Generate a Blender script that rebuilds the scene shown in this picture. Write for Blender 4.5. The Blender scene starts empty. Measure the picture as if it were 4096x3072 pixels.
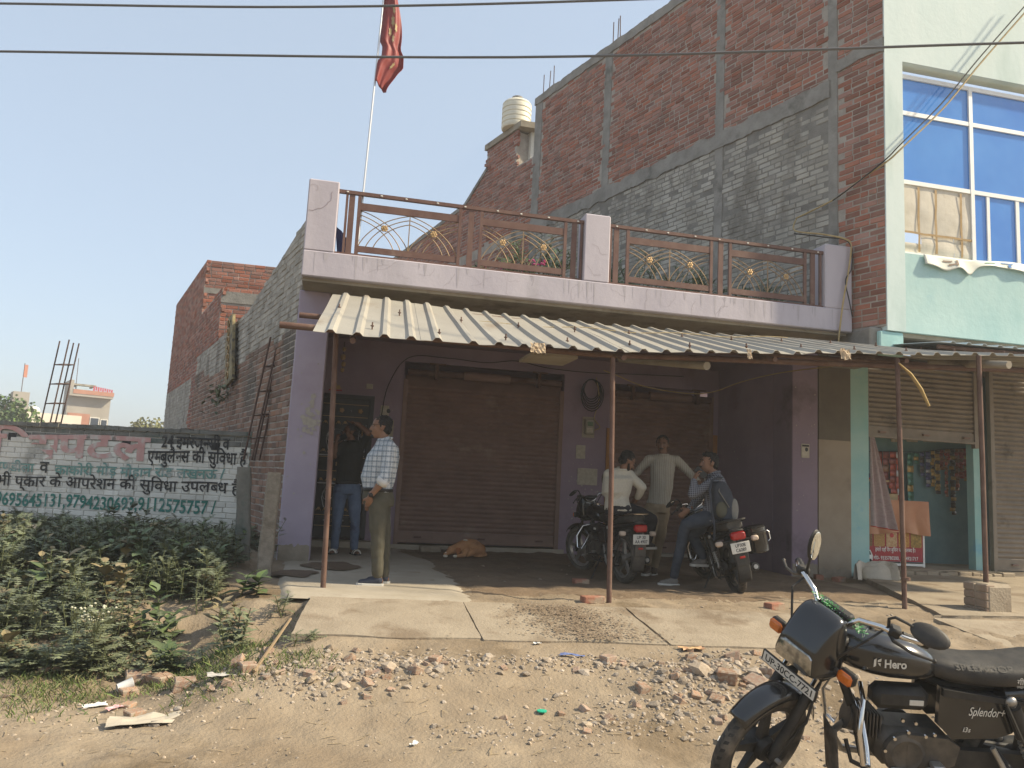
import bpy, bmesh, math, random
from mathutils import Vector, Matrix, Euler, noise
random.seed(7)
sc = bpy.context.scene
COL = sc.collection
rad = math.radians
# ---------------------------------------------------------------- camera, sky, sun
cam = bpy.data.objects.new('camera', bpy.data.cameras.new('camera'))
COL.objects.link(cam); sc.camera = cam
cam.data.sensor_fit = 'HORIZONTAL'; cam.data.sensor_width = 36.0
cam.data.lens = 36.0 * 768 / 1024
cam.data.clip_start = 0.05; cam.data.clip_end = 3000
CAMZ = 1.08
_p, _r, _y = rad(7.3), rad(2.93), rad(12.5)
_fw = Vector((math.sin(_y) * math.cos(_p), math.cos(_y) * math.cos(_p), math.sin(_p)))
_r0 = Vector((math.cos(_y), -math.sin(_y), 0)); _u0 = _r0.cross(_fw)
_R = _r0 * math.cos(_r) + _u0 * math.sin(_r); _U = _u0 * math.cos(_r) - _r0 * math.sin(_r)
cam.matrix_world = Matrix(((_R.x, _U.x, -_fw.x, 0), (_R.y, _U.y, -_fw.y, 0), (_R.z, _U.z, -_fw.z, CAMZ), (0, 0, 0, 1)))

SUN_EL, SUN_AZ = rad(40), rad(107)          # azimuth clockwise from +Y
world = bpy.data.worlds.new('World'); sc.world = world; world.use_nodes = True
_nt = world.node_tree
_sky = _nt.nodes.new('ShaderNodeTexSky'); _sky.sky_type = 'NISHITA'; _sky.sun_disc = False
_sky.sun_elevation = SUN_EL; _sky.sun_rotation = SUN_AZ
_sky.air_density = 1.0; _sky.dust_density = 1.6; _sky.ozone_density = 1.0; _sky.altitude = 0
# thick winter haze: the clear sky blends into an even milky veil
_mx = _nt.nodes.new('ShaderNodeMix'); _mx.data_type = 'RGBA'; _mx.inputs[0].default_value = .72
_nt.links.new(_sky.outputs[0], _mx.inputs[6]); _mx.inputs[7].default_value = (1.78, 2.05, 2.32, 1)
_nt.links.new(_mx.outputs[2], _nt.nodes['Background'].inputs[0])
_nt.nodes['Background'].inputs[1].default_value = 0.15
sun = bpy.data.objects.new('sun', bpy.data.lights.new('sun', 'SUN')); COL.objects.link(sun)
sun.data.energy = 3.5; sun.data.angle = rad(2.0); sun.data.color = (1.0, 0.87, 0.64)
_d = Vector((math.sin(SUN_AZ) * math.cos(SUN_EL), math.cos(SUN_AZ) * math.cos(SUN_EL), math.sin(SUN_EL)))
sun.rotation_euler = _d.to_track_quat('Z', 'Y').to_euler()
sun.location = _d * 40
vs = sc.view_settings
vs.view_transform = 'Standard'; vs.look = 'None'; vs.gamma = 1.0; vs.exposure = 1.1; vs.use_curve_mapping = False
sc.cycles.max_bounces = 8; sc.cycles.diffuse_bounces = 5; sc.cycles.glossy_bounces = 3
sc.cycles.transmission_bounces = 4; sc.cycles.sample_clamp_indirect = 6; sc.cycles.caustics_reflective = False; sc.cycles.caustics_refractive = False

# a scratch scene in which single pieces are evaluated before they are placed
SCR = bpy.data.scenes.new('scratch')
def evaluated_mesh(o):
    SCR.collection.objects.link(o); vl = SCR.view_layers[0]; vl.update(); dg = vl.depsgraph; dg.update()
    return bpy.data.meshes.new_from_object(o.evaluated_get(dg), depsgraph=dg)
# ---------------------------------------------------------------- materials
MATS = {}
def mat(name, c1, c2=None, scale=4.0, rough=.85, metal=0.0, bump=0.0, bscale=30.0, spec=.3, c3=None, s3=.7, t3=.55, obj=False,
        brick=0.0, coat=0.0, stretch=None, emit=0.0, lo=.35, hi=.65, sheen=0.0, trans=0.0):
    """procedural surface: two tones through noise, an optional third tone as stains, fine relief, optional per-piece variation"""
    if name in MATS: return MATS[name]
    m = bpy.data.materials.new(name); m.use_nodes = True; MATS[name] = m
    nt = m.node_tree; N = nt.nodes; L = nt.links; b = N['Principled BSDF']
    b.inputs['Roughness'].default_value = rough; b.inputs['Metallic'].default_value = metal
    b.inputs['Specular IOR Level'].default_value = spec
    if coat: b.inputs['Coat Weight'].default_value = coat; b.inputs['Coat Roughness'].default_value = .06
    if trans: b.inputs['Transmission Weight'].default_value = trans
    if obj: co = N.new('ShaderNodeTexCoord').outputs['Object']
    else: co = N.new('ShaderNodeNewGeometry').outputs['Position']
    if stretch:
        mp = N.new('ShaderNodeMapping'); mp.inputs['Scale'].default_value = stretch; L.new(co, mp.inputs[0]); co2 = mp.outputs[0]
    else: co2 = co
    def tone(c): return (c[0], c[1], c[2], 1)
    out = None
    def noi(sc_, det=4, src=None):
        n = N.new('ShaderNodeTexNoise'); n.inputs['Scale'].default_value = sc_; n.inputs['Detail'].default_value = det
        n.inputs['Roughness'].default_value = .62; L.new(src or co2, n.inputs['Vector']); return n
    def ramp(fac, a, b_):
        r = N.new('ShaderNodeMapRange'); r.inputs[1].default_value = a; r.inputs[2].default_value = b_; L.new(fac, r.inputs[0]); return r.outputs[0]
    def mix(fac, A, B):
        x = N.new('ShaderNodeMix'); x.data_type = 'RGBA'
        if fac is None: x.inputs[0].default_value = .5
        elif isinstance(fac, float): x.inputs[0].default_value = fac
        else: L.new(fac, x.inputs[0])
        for i, q in ((6, A), (7, B)):
            if isinstance(q, tuple): x.inputs[i].default_value = tone(q)
            else: L.new(q, x.inputs[i])
        return x.outputs[2]
    cur = tuple(c1)
    if c2 is not None: cur = mix(ramp(noi(scale).outputs[0], lo, hi), tuple(c1), tuple(c2))
    if brick:
        g = N.new('ShaderNodeNewGeometry'); oi = N.new('ShaderNodeObjectInfo')
        a = N.new('ShaderNodeMath'); a.operation = 'ADD'; L.new(g.outputs['Random Per Island'], a.inputs[0]); L.new(oi.outputs['Random'], a.inputs[1])
        fr = N.new('ShaderNodeMath'); fr.operation = 'FRACT'; L.new(a.outputs[0], fr.inputs[0])
        hs = N.new('ShaderNodeHueSaturation')
        v = N.new('ShaderNodeMapRange'); v.inputs[3].default_value = 1 - brick; v.inputs[4].default_value = 1 + brick; L.new(fr.outputs[0], v.inputs[0])
        sm = N.new('ShaderNodeMath'); sm.operation = 'MULTIPLY'; sm.inputs[1].default_value = 7.13; L.new(fr.outputs[0], sm.inputs[0])
        sf = N.new('ShaderNodeMath'); sf.operation = 'FRACT'; L.new(sm.outputs[0], sf.inputs[0])
        sr = N.new('ShaderNodeMapRange'); sr.inputs[3].default_value = 1 - brick * .6; sr.inputs[4].default_value = 1 + brick * .5; L.new(sf.outputs[0], sr.inputs[0])
        L.new(v.outputs[0], hs.inputs['Value']); L.new(sr.outputs[0], hs.inputs['Saturation'])
        if isinstance(cur, tuple): hs.inputs['Color'].default_value = tone(cur)
        else: L.new(cur, hs.inputs['Color'])
        cur = hs.outputs[0]
    if c3 is not None: cur = mix(ramp(noi(s3, 5).outputs[0], t3, t3 + .12), cur, tuple(c3))
    if isinstance(cur, tuple): b.inputs['Base Color'].default_value = tone(cur)
    else: L.new(cur, b.inputs['Base Color'])
    if bump:
        n = noi(bscale, 4, co); bp = N.new('ShaderNodeBump'); bp.inputs['Strength'].default_value = min(1, bump); bp.inputs['Distance'].default_value = .012
        L.new(n.outputs[0], bp.inputs['Height']); L.new(bp.outputs[0], b.inputs['Normal'])
    if emit: b.inputs['Emission Strength'].default_value = emit; b.inputs['Emission Color'].default_value = tone(c1)
    return m

# ---------------------------------------------------------------- mesh building
class MB:
    def __init__(s): s.v = []; s.f = []; s.m = []
    def add(s, vs, fs, mi=0):
        o = len(s.v); s.v += [tuple(p) for p in vs]; s.f += [tuple(i + o for i in f) for f in fs]; s.m += [mi] * len(fs); return s
    def hexa(s, c, mi=0):      # 8 corners, bottom ring then top ring
        return s.add(c, [(3, 2, 1, 0), (4, 5, 6, 7), (0, 1, 5, 4), (1, 2, 6, 5), (2, 3, 7, 6), (3, 0, 4, 7)], mi)
    def box(s, x0, x1, y0, y1, z0, z1, mi=0, T=None):
        c = [Vector(p) for p in ((x0, y0, z0), (x1, y0, z0), (x1, y1, z0), (x0, y1, z0), (x0, y0, z1), (x1, y0, z1), (x1, y1, z1), (x0, y1, z1))]
        if T: c = [T @ p if isinstance(T, Matrix) else Vector(T(p)) for p in c]
        return s.hexa(c, mi)
    def rbox(s, x0, x1, y0, y1, z0, z1, b=.01, mi=0, T=None):  # chamfered box
        xs, ys, zs = (x0, x1), (y0, y1), (z0, z1); V = []; idx = {}
        for i in (0, 1):
            for j in (0, 1):
                for k in (0, 1):
                    sx, sy, sz = (1 if i == 0 else -1), (1 if j == 0 else -1), (1 if k == 0 else -1)
                    for a in range(3):
                        p = [xs[i], ys[j], zs[k]]
                        for q, sg in ((0, sx), (1, sy), (2, sz)):
                            if q != a: p[q] += sg * b
                        idx[(i, j, k, a)] = len(V); V.append(Vector(p))
        F = []
        g = lambda i, j, k, a: idx[(i, j, k, a)]
        for k in (0, 1): F.append([g(0, 0, k, 2), g(1, 0, k, 2), g(1, 1, k, 2), g(0, 1, k, 2)])
        for j in (0, 1): F.append([g(0, j, 0, 1), g(1, j, 0, 1), g(1, j, 1, 1), g(0, j, 1, 1)])
        for i in (0, 1): F.append([g(i, 0, 0, 0), g(i, 1, 0, 0), g(i, 1, 1, 0), g(i, 0, 1, 0)])
        for i in (0, 1):
            for j in (0, 1): F.append([g(i, j, 0, 0), g(i, j, 1, 0), g(i, j, 1, 1), g(i, j, 0, 1)])
        for i in (0, 1):
            for k in (0, 1): F.append([g(i, 0, k, 0), g(i, 1, k, 0), g(i, 1, k, 2), g(i, 0, k, 2)])
        for j in (0, 1):
            for k in (0, 1): F.append([g(0, j, k, 1), g(1, j, k, 1), g(1, j, k, 2), g(0, j, k, 2)])
        for i in (0, 1):
            for j in (0, 1):
                for k in (0, 1): F.append([g(i, j, k, 0), g(i, j, k, 1), g(i, j, k, 2)])
        cen = Vector(((x0 + x1) / 2, (y0 + y1) / 2, (z0 + z1) / 2)); FF = []
        for f in F:
            n = (V[f[1]] - V[f[0]]).cross(V[f[2]] - V[f[0]]); c = sum((V[i] for i in f), Vector()) / len(f)
            FF.append(tuple(f) if n.dot(c - cen) > 0 else tuple(reversed(f)))
        if T: V = [T @ p if isinstance(T, Matrix) else Vector(T(p)) for p in V]
        return s.add(V, FF, mi)
    def tube(s, pts, r, n=8, mi=0, cap=True, closed=False, T=None, flat=None):
        P = [Vector(p) for p in pts]; k = len(P); R = r if isinstance(r, (list, tuple)) else [r] * k
        up = None; V = []; F = []
        for i, p in enumerate(P):
            if closed: t = (P[(i + 1) % k] - P[i - 1])
            else: t = (P[min(i + 1, k - 1)] - P[max(i - 1, 0)])
            if t.length < 1e-9: t = Vector((0, 0, 1))
            t.normalize()
            if up is None:
                up = Vector((0, 0, 1)) if abs(t.z) < .9 else Vector((1, 0, 0))
            a = t.cross(up)
            if a.length < 1e-6: a = t.orthogonal()
            a.normalize(); up = a.cross(t).normalized()
            for j in range(n):
                an = 2 * math.pi * j / n
                V.append(p + (a * math.cos(an) * (flat or 1) + up * math.sin(an)) * R[i])
        rng = k if closed else k - 1
        for i in range(rng):
            for j in range(n):
                i2 = (i + 1) % k; j2 = (j + 1) % n
                F.append((i * n + j, i2 * n + j, i2 * n + j2, i * n + j2))
        if cap and not closed:
            F.append(tuple(range(n))); F.append(tuple(reversed([(k - 1) * n + j for j in range(n)])))
        F = [tuple(reversed(f)) for f in F]
        if T: V = [T @ p if isinstance(T, Matrix) else Vector(T(p)) for p in V]
        return s.add(V, F, mi)
    def lathe(s, prof, n=24, mi=0, T=None, cap=True):   # profile (r, z) about z
        V = []; F = []; k = len(prof)
        for r, z in prof:
            for j in range(n):
                a = 2 * math.pi * j / n; V.append(Vector((r * math.cos(a), r * math.sin(a), z)))
        for i in range(k - 1):
            for j in range(n):
                j2 = (j + 1) % n; F.append((i * n + j, i * n + j2, (i + 1) * n + j2, (i + 1) * n + j))
        if cap: F.append(tuple(reversed(range(n)))); F.append(tuple((k - 1) * n + j for j in range(n)))
        if T: V = [T @ p if isinstance(T, Matrix) else Vector(T(p)) for p in V]
        return s.add(V, F, mi)
    def ell(s, c, rx, ry=None, rz=None, n=14, m=9, mi=0, R=None):
        ry = ry or rx; rz = rz or rx; V = []; F = []; c = Vector(c)
        for i in range(m + 1):
            th = math.pi * i / m
            for j in range(n):
                a = 2 * math.pi * j / n
                p = Vector((rx * math.sin(th) * math.cos(a), ry * math.sin(th) * math.sin(a), rz * math.cos(th)))
                V.append((R @ p if R else p) + c)
        for i in range(m):
            for j in range(n):
                j2 = (j + 1) % n; F.append((i * n + j, (i + 1) * n + j, (i + 1) * n + j2, i * n + j2))
        return s.add(V, F, mi)
    def prism(s, poly, d0, d1, T=None, mi=0):          # polygon in (x, z), extruded along y from d0 to d1
        n = len(poly); A = sum(poly[i][0] * poly[(i + 1) % n][1] - poly[(i + 1) % n][0] * poly[i][1] for i in range(n))
        if A < 0: poly = list(reversed(poly))
        V = [Vector((x, d0, z)) for x, z in poly] + [Vector((x, d1, z)) for x, z in poly]
        F = [tuple(range(n)), tuple(reversed(range(n, 2 * n)))] + [((i + 1) % n, i, i + n, (i + 1) % n + n) for i in range(n)]
        if T: V = [T @ p if isinstance(T, Matrix) else Vector(T(p)) for p in V]
        return s.add(V, F, mi)
    def grid(s, fn, nu, nv, mi=0, flip=False):
        V = [Vector(fn(i / nu, j / nv)) for j in range(nv + 1) for i in range(nu + 1)]; w = nu + 1
        F = [(j * w + i, j * w + i + 1, (j + 1) * w + i + 1, (j + 1) * w + i) for j in range(nv) for i in range(nu)]
        if flip: F = [tuple(reversed(f)) for f in F]
        return s.add(V, F, mi)
    def loft(s, rings, mi=0, cap=True, closed=True):   # rings of equal length
        n = len(rings[0]); V = [Vector(p) for r in rings for p in r]; F = []
        for i in range(len(rings) - 1):
            for j in range(n if closed else n - 1):
                j2 = (j + 1) % n; F.append((i * n + j, i * n + j2, (i + 1) * n + j2, (i + 1) * n + j))
        if cap and closed: F.append(tuple(reversed(range(n)))); F.append(tuple((len(rings) - 1) * n + j for j in range(n)))
        return s.add(V, F, mi)
    def mesh(s, name, mats, smooth=False):
        me = bpy.data.meshes.new(name); me.from_pydata(s.v, [], s.f)
        mats = mats if isinstance(mats, (list, tuple)) else [mats]
        for m in mats: me.materials.append(m)
        if len(mats) > 1: me.polygons.foreach_set('material_index', s.m)
        if smooth: me.polygons.foreach_set('use_smooth', [True] * len(me.polygons))
        me.update(); return me
    def build(s, name, mats, parent=None, smooth=False, kind=None, local=False, fix=False, autos=None):
        me = s.mesh(name, mats, smooth)
        if fix:
            bm = bmesh.new(); bm.from_mesh(me); bmesh.ops.recalc_face_normals(bm, faces=bm.faces); bm.to_mesh(me); bm.free()
        if autos is not None: me.set_sharp_from_angle(angle=rad(autos)) if smooth else None
        return link(name, me, parent, local, kind)
def link(name, me, parent=None, local=False, kind=None):
    o = bpy.data.objects.new(name, me); COL.objects.link(o)
    if parent is not None:
        o.parent = parent
        if not local: o.matrix_parent_inverse = wm(parent).inverted()
    if kind: o['kind'] = kind
    return o
def wm(o):
    m = o.matrix_basis.copy()
    while o.parent: m = o.parent.matrix_basis @ o.matrix_parent_inverse @ m if False else (o.parent.matrix_basis @ o.matrix_parent_inverse @ m); o = o.parent
    return m
def tag(o, label=None, cat=None, group=None, kind=None):
    if label: o['label'] = label
    if cat: o['category'] = cat
    if group: o['group'] = group
    if kind: o['kind'] = kind
    return o
def thing(name, label, cat, loc=(0, 0, 0), rot=None, group=None):
    o = bpy.data.objects.new(name, None); COL.objects.link(o); o.empty_display_size = .1
    o.matrix_basis = Matrix.Translation(loc) @ (rot if rot is not None else Matrix())
    return tag(o, label, cat, group)
def copy_tree(o, parent=None):
    c = o.copy(); COL.objects.link(c); c.parent = parent
    for ch in o.children: copy_tree(ch, c)
    return c
def nz(x, y=0, z=0, s=1.0): return noise.noise(Vector((x * s, y * s, z * s)))
def fbm(x, y, s=1.0, o=4): return noise.fractal(Vector((x * s, y * s, 3.7)), 1.0, 2.0, o)
def sstep(a, b, x):
    t = max(0., min(1., (x - a) / (b - a))); return t * t * (3 - 2 * t)
def lerp(a, b, t): return a + (b - a) * t
def TX(loc, rx=0, ry=0, rz=0): return Matrix.Translation(loc) @ Euler((rx, ry, rz)).to_matrix().to_4x4()
def frame(o, xdir, up=(0, 0, 1)):   # matrix with local x along xdir, z near up
    x = Vector(xdir).normalized(); z = Vector(up); y = z.cross(x).normalized(); z = x.cross(y).normalized()
    return Matrix(((x.x, y.x, z.x, o[0]), (x.y, y.y, z.y, o[1]), (x.z, y.z, z.z, o[2]), (0, 0, 0, 1)))

# lettering: text turned into thin solid letters; local x runs along the line, local z is up, -y faces the reader
def text_mesh(body, size=1.0, depth=.004, shear=0.0, bold=0.0, half=False, cut=.17):
    c = bpy.data.curves.new('letters', 'FONT'); c.body = body; c.size = size; c.extrude = 0; c.shear = shear; c.offset = bold; c.resolution_u = 3
    o = bpy.data.objects.new('letters', c); me = evaluated_mesh(o)
    bpy.data.objects.remove(o); bpy.data.curves.remove(c)
    V = [Vector((v.co.x, 0, v.co.y)) for v in me.vertices]; F = [tuple(p.vertices) for p in me.polygons]
    bpy.data.meshes.remove(me)
    if half and V:      # half letter: the right hand stem is left off
        x1 = max(v.x for v in V); bm = bmesh.new(); bv = [bm.verts.new(v) for v in V]
        for f in F:
            try: bm.faces.new([bv[i] for i in f])
            except ValueError: pass
        bmesh.ops.bisect_plane(bm, geom=bm.verts[:] + bm.edges[:] + bm.faces[:], plane_co=(x1 - cut * size, 0, 0), plane_no=(1, 0, 0), clear_outer=True)
        bm.verts.index_update(); V = [v.co.copy() for v in bm.verts]; F = [tuple(v.index for v in f.verts) for f in bm.faces]; bm.free()
    return V, F
def letters(name, body, mt, parent, T, size, depth=.003, width=None, shear=0, bold=0, local=False, wob=0.0, center=False):
    """one line of writing; '~' after a letter marks a half letter"""
    mb = MB(); x = 0
    parts = []; i = 0; cur = ''
    while i < len(body):
        if i + 1 < len(body) and body[i + 1] == '~':
            if cur: parts.append((cur, False)); cur = ''
            parts.append((body[i], True)); i += 2
        else: cur += body[i]; i += 1
    if cur: parts.append((cur, False))
    for t, h in parts:
        lead = len(t) - len(t.lstrip(' ')); trail = len(t) - len(t.rstrip(' '))
        V, F = text_mesh(t, size, depth, shear, bold, h)
        if not V: x += size * .28 * len(t); continue
        mb.add([v + Vector((x, 0, 0)) for v in V], F); x = max(x, max(v.x for v in V) + x) + (size * .28 * trail) - (.0 if h else .0) + size * .01
    x0 = min(v[0] for v in mb.v); x1 = max(v[0] for v in mb.v)
    k = (width / (x1 - x0)) if width else 1
    off = (x1 + x0) / 2 if center else x0
    W = []
    for v in mb.v:
        xx = (v[0] - off) * k; zz = v[2] + (wob * size * math.sin(xx / size * 1.3 + len(body)) if wob else 0)
        W.append(T @ Vector((xx, -depth, zz)))
    mb.v = [tuple(v) for v in W]
    return mb.build(name, mt, parent, local=local)
# ================================================================ materials of the place
m_dirt = mat('dirt', (.228, .174, .118), (.308, .246, .175), 1.3, .97, bump=1.0, bscale=34, c3=(.165, .122, .076), s3=.9, t3=.54)
m_conc = mat('cast_concrete', (.275, .225, .165), (.345, .287, .215), 2.6, .93, bump=.7, bscale=40, c3=(.21, .16, .11), s3=1.9, t3=.53)
m_pad = mat('floor_screed', (.33, .285, .22), (.40, .35, .28), 1.8, .9, bump=.35, bscale=30, c3=(.19, .15, .115), s3=1.3, t3=.62)
m_gconc = mat('grey_concrete', (.20, .19, .172), (.29, .275, .25), 3.0, .95, bump=.8, bscale=25, c3=(.135, .128, .115), s3=1.6, t3=.56)
m_brick = mat('red_brick', (.262, .110, .080), (.315, .148, .108), 3.0, .95, bump=.8, bscale=60, brick=.32, c3=(.22, .165, .135), s3=1.8, t3=.60)
m_mort = mat('mortar', (.30, .265, .23), (.40, .36, .315), 5.0, .97, bump=.9, bscale=50, c3=(.19, .165, .14), s3=1.1, t3=.58)
m_gbrick = mat('whitewashed_brick', (.31, .29, .25), (.41, .385, .34), 2.2, .95, bump=.7, bscale=60, brick=.2, c3=(.20, .185, .16), s3=1.5, t3=.54, stretch=(1, 1, .45))
m_gmort = mat('whitewashed_mortar', (.17, .16, .145), (.24, .228, .205), 4.0, .97, bump=.8, bscale=50)
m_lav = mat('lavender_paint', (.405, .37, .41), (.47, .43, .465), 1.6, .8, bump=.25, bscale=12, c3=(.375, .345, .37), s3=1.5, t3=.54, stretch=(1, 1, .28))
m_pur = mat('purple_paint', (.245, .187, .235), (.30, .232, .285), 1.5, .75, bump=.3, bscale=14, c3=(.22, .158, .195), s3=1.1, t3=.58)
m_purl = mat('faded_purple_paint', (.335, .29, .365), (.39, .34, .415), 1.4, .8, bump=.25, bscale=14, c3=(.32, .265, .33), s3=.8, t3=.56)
m_soff = mat('soffit_plaster', (.26, .225, .175), (.34, .30, .235), 2.5, .95, bump=.5, bscale=20, c3=(.16, .13, .10), s3=1.4, t3=.55)
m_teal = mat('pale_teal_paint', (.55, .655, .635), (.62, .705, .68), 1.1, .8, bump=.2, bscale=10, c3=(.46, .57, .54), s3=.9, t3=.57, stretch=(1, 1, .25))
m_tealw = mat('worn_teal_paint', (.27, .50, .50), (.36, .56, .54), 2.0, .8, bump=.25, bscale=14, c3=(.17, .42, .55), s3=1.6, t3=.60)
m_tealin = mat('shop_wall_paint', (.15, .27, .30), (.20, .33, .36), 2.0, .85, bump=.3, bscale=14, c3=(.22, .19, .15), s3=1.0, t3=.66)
m_shut = mat('brown_shutter_paint', (.195, .122, .098), (.25, .162, .13), 3.0, .62, metal=.1, bump=.15, bscale=40, c3=(.30, .225, .175), s3=1.8, t3=.60, spec=.4)
m_shut2 = mat('grey_shutter_paint', (.20, .17, .137), (.26, .222, .18), 3.0, .6, metal=.3, bump=.15, bscale=40, c3=(.11, .09, .07), s3=2.0, t3=.58, spec=.4)
m_rust = mat('rusty_pipe', (.115, .065, .05), (.17, .105, .08), 6.0, .8, metal=.2, bump=.3, bscale=60, c3=(.22, .16, .12), s3=2.0, t3=.60)
m_brown = mat('brown_metal_paint', (.115, .058, .046), (.15, .085, .066), 6.0, .6, bump=.1, c3=(.20, .14, .11), s3=3, t3=.62)
m_gold = mat('dull_gold_paint', (.38, .25, .12), (.46, .31, .16), 20, .5, metal=.4, obj=True)
m_black = mat('black_enamel', (.012, .012, .014), (.02, .02, .022), 6, .42, obj=True, spec=.5)
m_wire = mat('black_cable', (.02, .02, .022), rough=.6)
m_wireg = mat('grey_cable', (.12, .12, .125), rough=.6)
m_wirey = mat('yellowed_cable', (.42, .32, .16), (.34, .25, .12), 8, .6)
m_paper = mat('old_paper', (.50, .46, .38), (.40, .36, .29), 18, .95, bump=.2)
m_rebar = mat('rebar', (.075, .045, .038), (.11, .07, .055), 10, .85)
m_white = mat('white_paint', (.72, .70, .64), (.62, .60, .54), 5, .6)
m_alu = mat('aluminium_frame', (.72, .71, .68), (.78, .77, .74), 5, .5, metal=.1)
SA = rad(108.8); SR = Vector((math.cos(SA), math.sin(SA), 0))       # plot line of the neighbour on the right
LA = rad(107.0); SL = Vector((math.cos(LA), math.sin(LA), 0))       # plot line of the left wall

# ================================================================ ground
def slab_y(x): return 7.12 - .115 * (x + .13)
WB = [(-7.5, 14.0), (-1.22, 11.95)]
def gz(x, y):
    top = slab_y(x)
    t = y - top                                   # distance behind the top edge of the slabs
    if t > 0: z = -.012
    elif t > -1.02: z = lerp(-.002, -.124, -t / 1.02) - (.010 if x < 4.4 else .0)
    else:
        q = -t - 1.02; z = lerp(-.122, -.42, sstep(-.15, 1.6, q))
    for hx_, hy_, sx_, sy_, hh_ in ((.3, 5.42, .5, .2, .035), (1.4, 5.5, .5, .12, .02), (2.65, 5.2, .45, .28, .07), (2.2, 4.75, .5, .2, .03)): z += hh_ * math.exp(-((x - hx_) / sx_) ** 2 - ((y - hy_) / sy_) ** 2)
    # the trodden dirt under the canopy sinks a little
    z -= .05 * math.exp(-((x - 3.45) / .8) ** 2 - ((y - 9.3) / .9) ** 2)
    # weedy bank and ditch on the left
    l = 1 - sstep(-1.15, -.42, x)
    if l > 0:
        bank = lerp(-.44, .12, sstep(5.3, 9.2, y)) - .16 * math.exp(-((y - 6.55) / .5) ** 2) * math.exp(-((x + .75) / .7) ** 2)
        bank = max(bank, .10 * sstep(9, 11, y)) if y > 9 else bank
        z = lerp(z, bank, l)
    # hollow right beside the end of the first slab
    z -= .20 * math.exp(-((x + .42) / .26) ** 2 - ((y - 6.55) / .5) ** 2)
    # road falls away to the camera side
    if y < 3.2: z = lerp(z, -.43, sstep(3.2, 2.6, y))
    rough = 1 if not (t > 0 and x > 6.2) else .4
    if abs(x) < 14 and y < 14: z += rough * (.022 * fbm(x, y, 1.6) + .015 * fbm(x + 9, y, 6.0) + .006 * fbm(x, y + 5, 17.0, 2)) * (.10 if -1.06 < t < .03 and -.2 < x < 4.4 else 1)
    if x > 6.0 and t > .3: z = lerp(z, -.02, sstep(6.0, 6.4, x))
    return z
xs = [-900, -300, -120, -60, -30, -18, -13, -10] + [-8 + .2 * i for i in range(23)] + [-3.4 + .045 * i for i in range(int(10.2 / .045))] + [6.9, 7.1, 7.3, 7.6, 8, 8.5] + [9.2, 10, 11.5, 14, 18, 30, 60, 120, 300, 900]
ys = [-300, -100, -30, -10, -3, 0, 1.5] + [2.4 + .2 * i for i in range(7)] + [3.8 + .035 * i for i in range(100)] + [7.33 + .08 * i for i in range(62)] + [12.4, 12.8, 13.4, 14, 15, 18, 24, 36, 60, 100, 200, 500, 1500]
mb = MB(); nx = len(xs)
mb.v = [(x, y, gz(x, y)) for y in ys for x in xs]
mb.f = [(j * nx + i, j * nx + i + 1, (j + 1) * nx + i + 1, (j + 1) * nx + i) for j in range(len(ys) - 1) for i in range(nx - 1)]
mb.m = [0] * len(mb.f)
ground = mb.build('ground', m_dirt, smooth=True, kind='structure')

# ramp of cast slabs over the roadside drain, and the screed in front of the door
pav = thing('pavement', None, None, (2, 6.6, 0)); pav['kind'] = 'structure'
def slab(x0, x1, name='slab', seed=1):
    mb = MB(); n = max(6, int((x1 - x0) / .1)); k = 11
    def top(u, v):
        x = lerp(x0, x1, u); e = .03 * nz(x * 2.3, seed + v) if v in (0, 1) else 0
        xx = x + (.012 * nz(v * 5, seed * 5) if u in (0, 1) else 0) + (-.10 * (1 - v) if u == 0 and seed == 1 else 0)
        y = slab_y(x) - 1.0 * (1 - v) * (1 + .06 * nz(x * 1.1, seed)) + e
        return (xx, y, lerp(-.118, .004, v) + .006 * nz(x * 3, y * 3))
    mb.grid(top, n, k)
    w = n + 1; base = len(mb.v)
    rim = [i for i in range(w)] + [j * w + n for j in range(1, k + 1)] + [k * w + i for i in range(n - 1, -1, -1)] + [j * w for j in range(k - 1, 0, -1)]
    lo = [(mb.v[i][0], mb.v[i][1], mb.v[i][2] - .13) for i in rim]; mb.v += lo; r = len(rim)
    for a in range(r): mb.f.append((rim[a], base + a, base + (a + 1) % r, rim[(a + 1) % r])); mb.m.append(0)
    return mb.build(name, m_conc, pav, fix=True)
slab(-.13, 1.19, seed=1); slab(1.20, 2.65, seed=2); slab(2.675, 4.32, seed=3); slab(5.66, 7.6, seed=4)
mb = MB()
def padf(u, v):
    y0_ = slab_y(lerp(-.5, 1.4, u)) - .012; y = lerp(y0_, 12.0, v)
    xr = 1.35 + .22 * nz(y * .9, 2) + .10 * nz(y * 3.1, 5) - .35 * sstep(10.2, 11.8, y)
    xl = -.62 + .12 * (1 - sstep(7.1, 8.6, y)) + .05 * nz(y * 2, 8)
    x = lerp(xl, xr, u); e = min(1, u * 12, (1 - u) * 12, v * 60)
    return (x, y, .014 * e - (.12 if u < .5 and v < .5 and u * 12 < 1 else .016) * (1 - e) + .004 * nz(x * 4, y * 4) * e)
mb.grid(padf, 44, 60); mb.build('floor', m_pad, smooth=True, kind='structure')
# dark trodden earth under the canopy
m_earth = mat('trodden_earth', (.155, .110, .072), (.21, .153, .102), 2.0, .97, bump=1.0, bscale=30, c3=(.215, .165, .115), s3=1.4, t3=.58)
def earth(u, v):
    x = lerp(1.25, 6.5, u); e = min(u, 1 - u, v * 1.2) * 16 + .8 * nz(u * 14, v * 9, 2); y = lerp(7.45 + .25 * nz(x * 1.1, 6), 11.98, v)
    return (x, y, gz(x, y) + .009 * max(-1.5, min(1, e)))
mb = MB(); mb.grid(earth, 120, 110); mb.build('earth_floor', m_earth, smooth=True, kind='structure')
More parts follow.
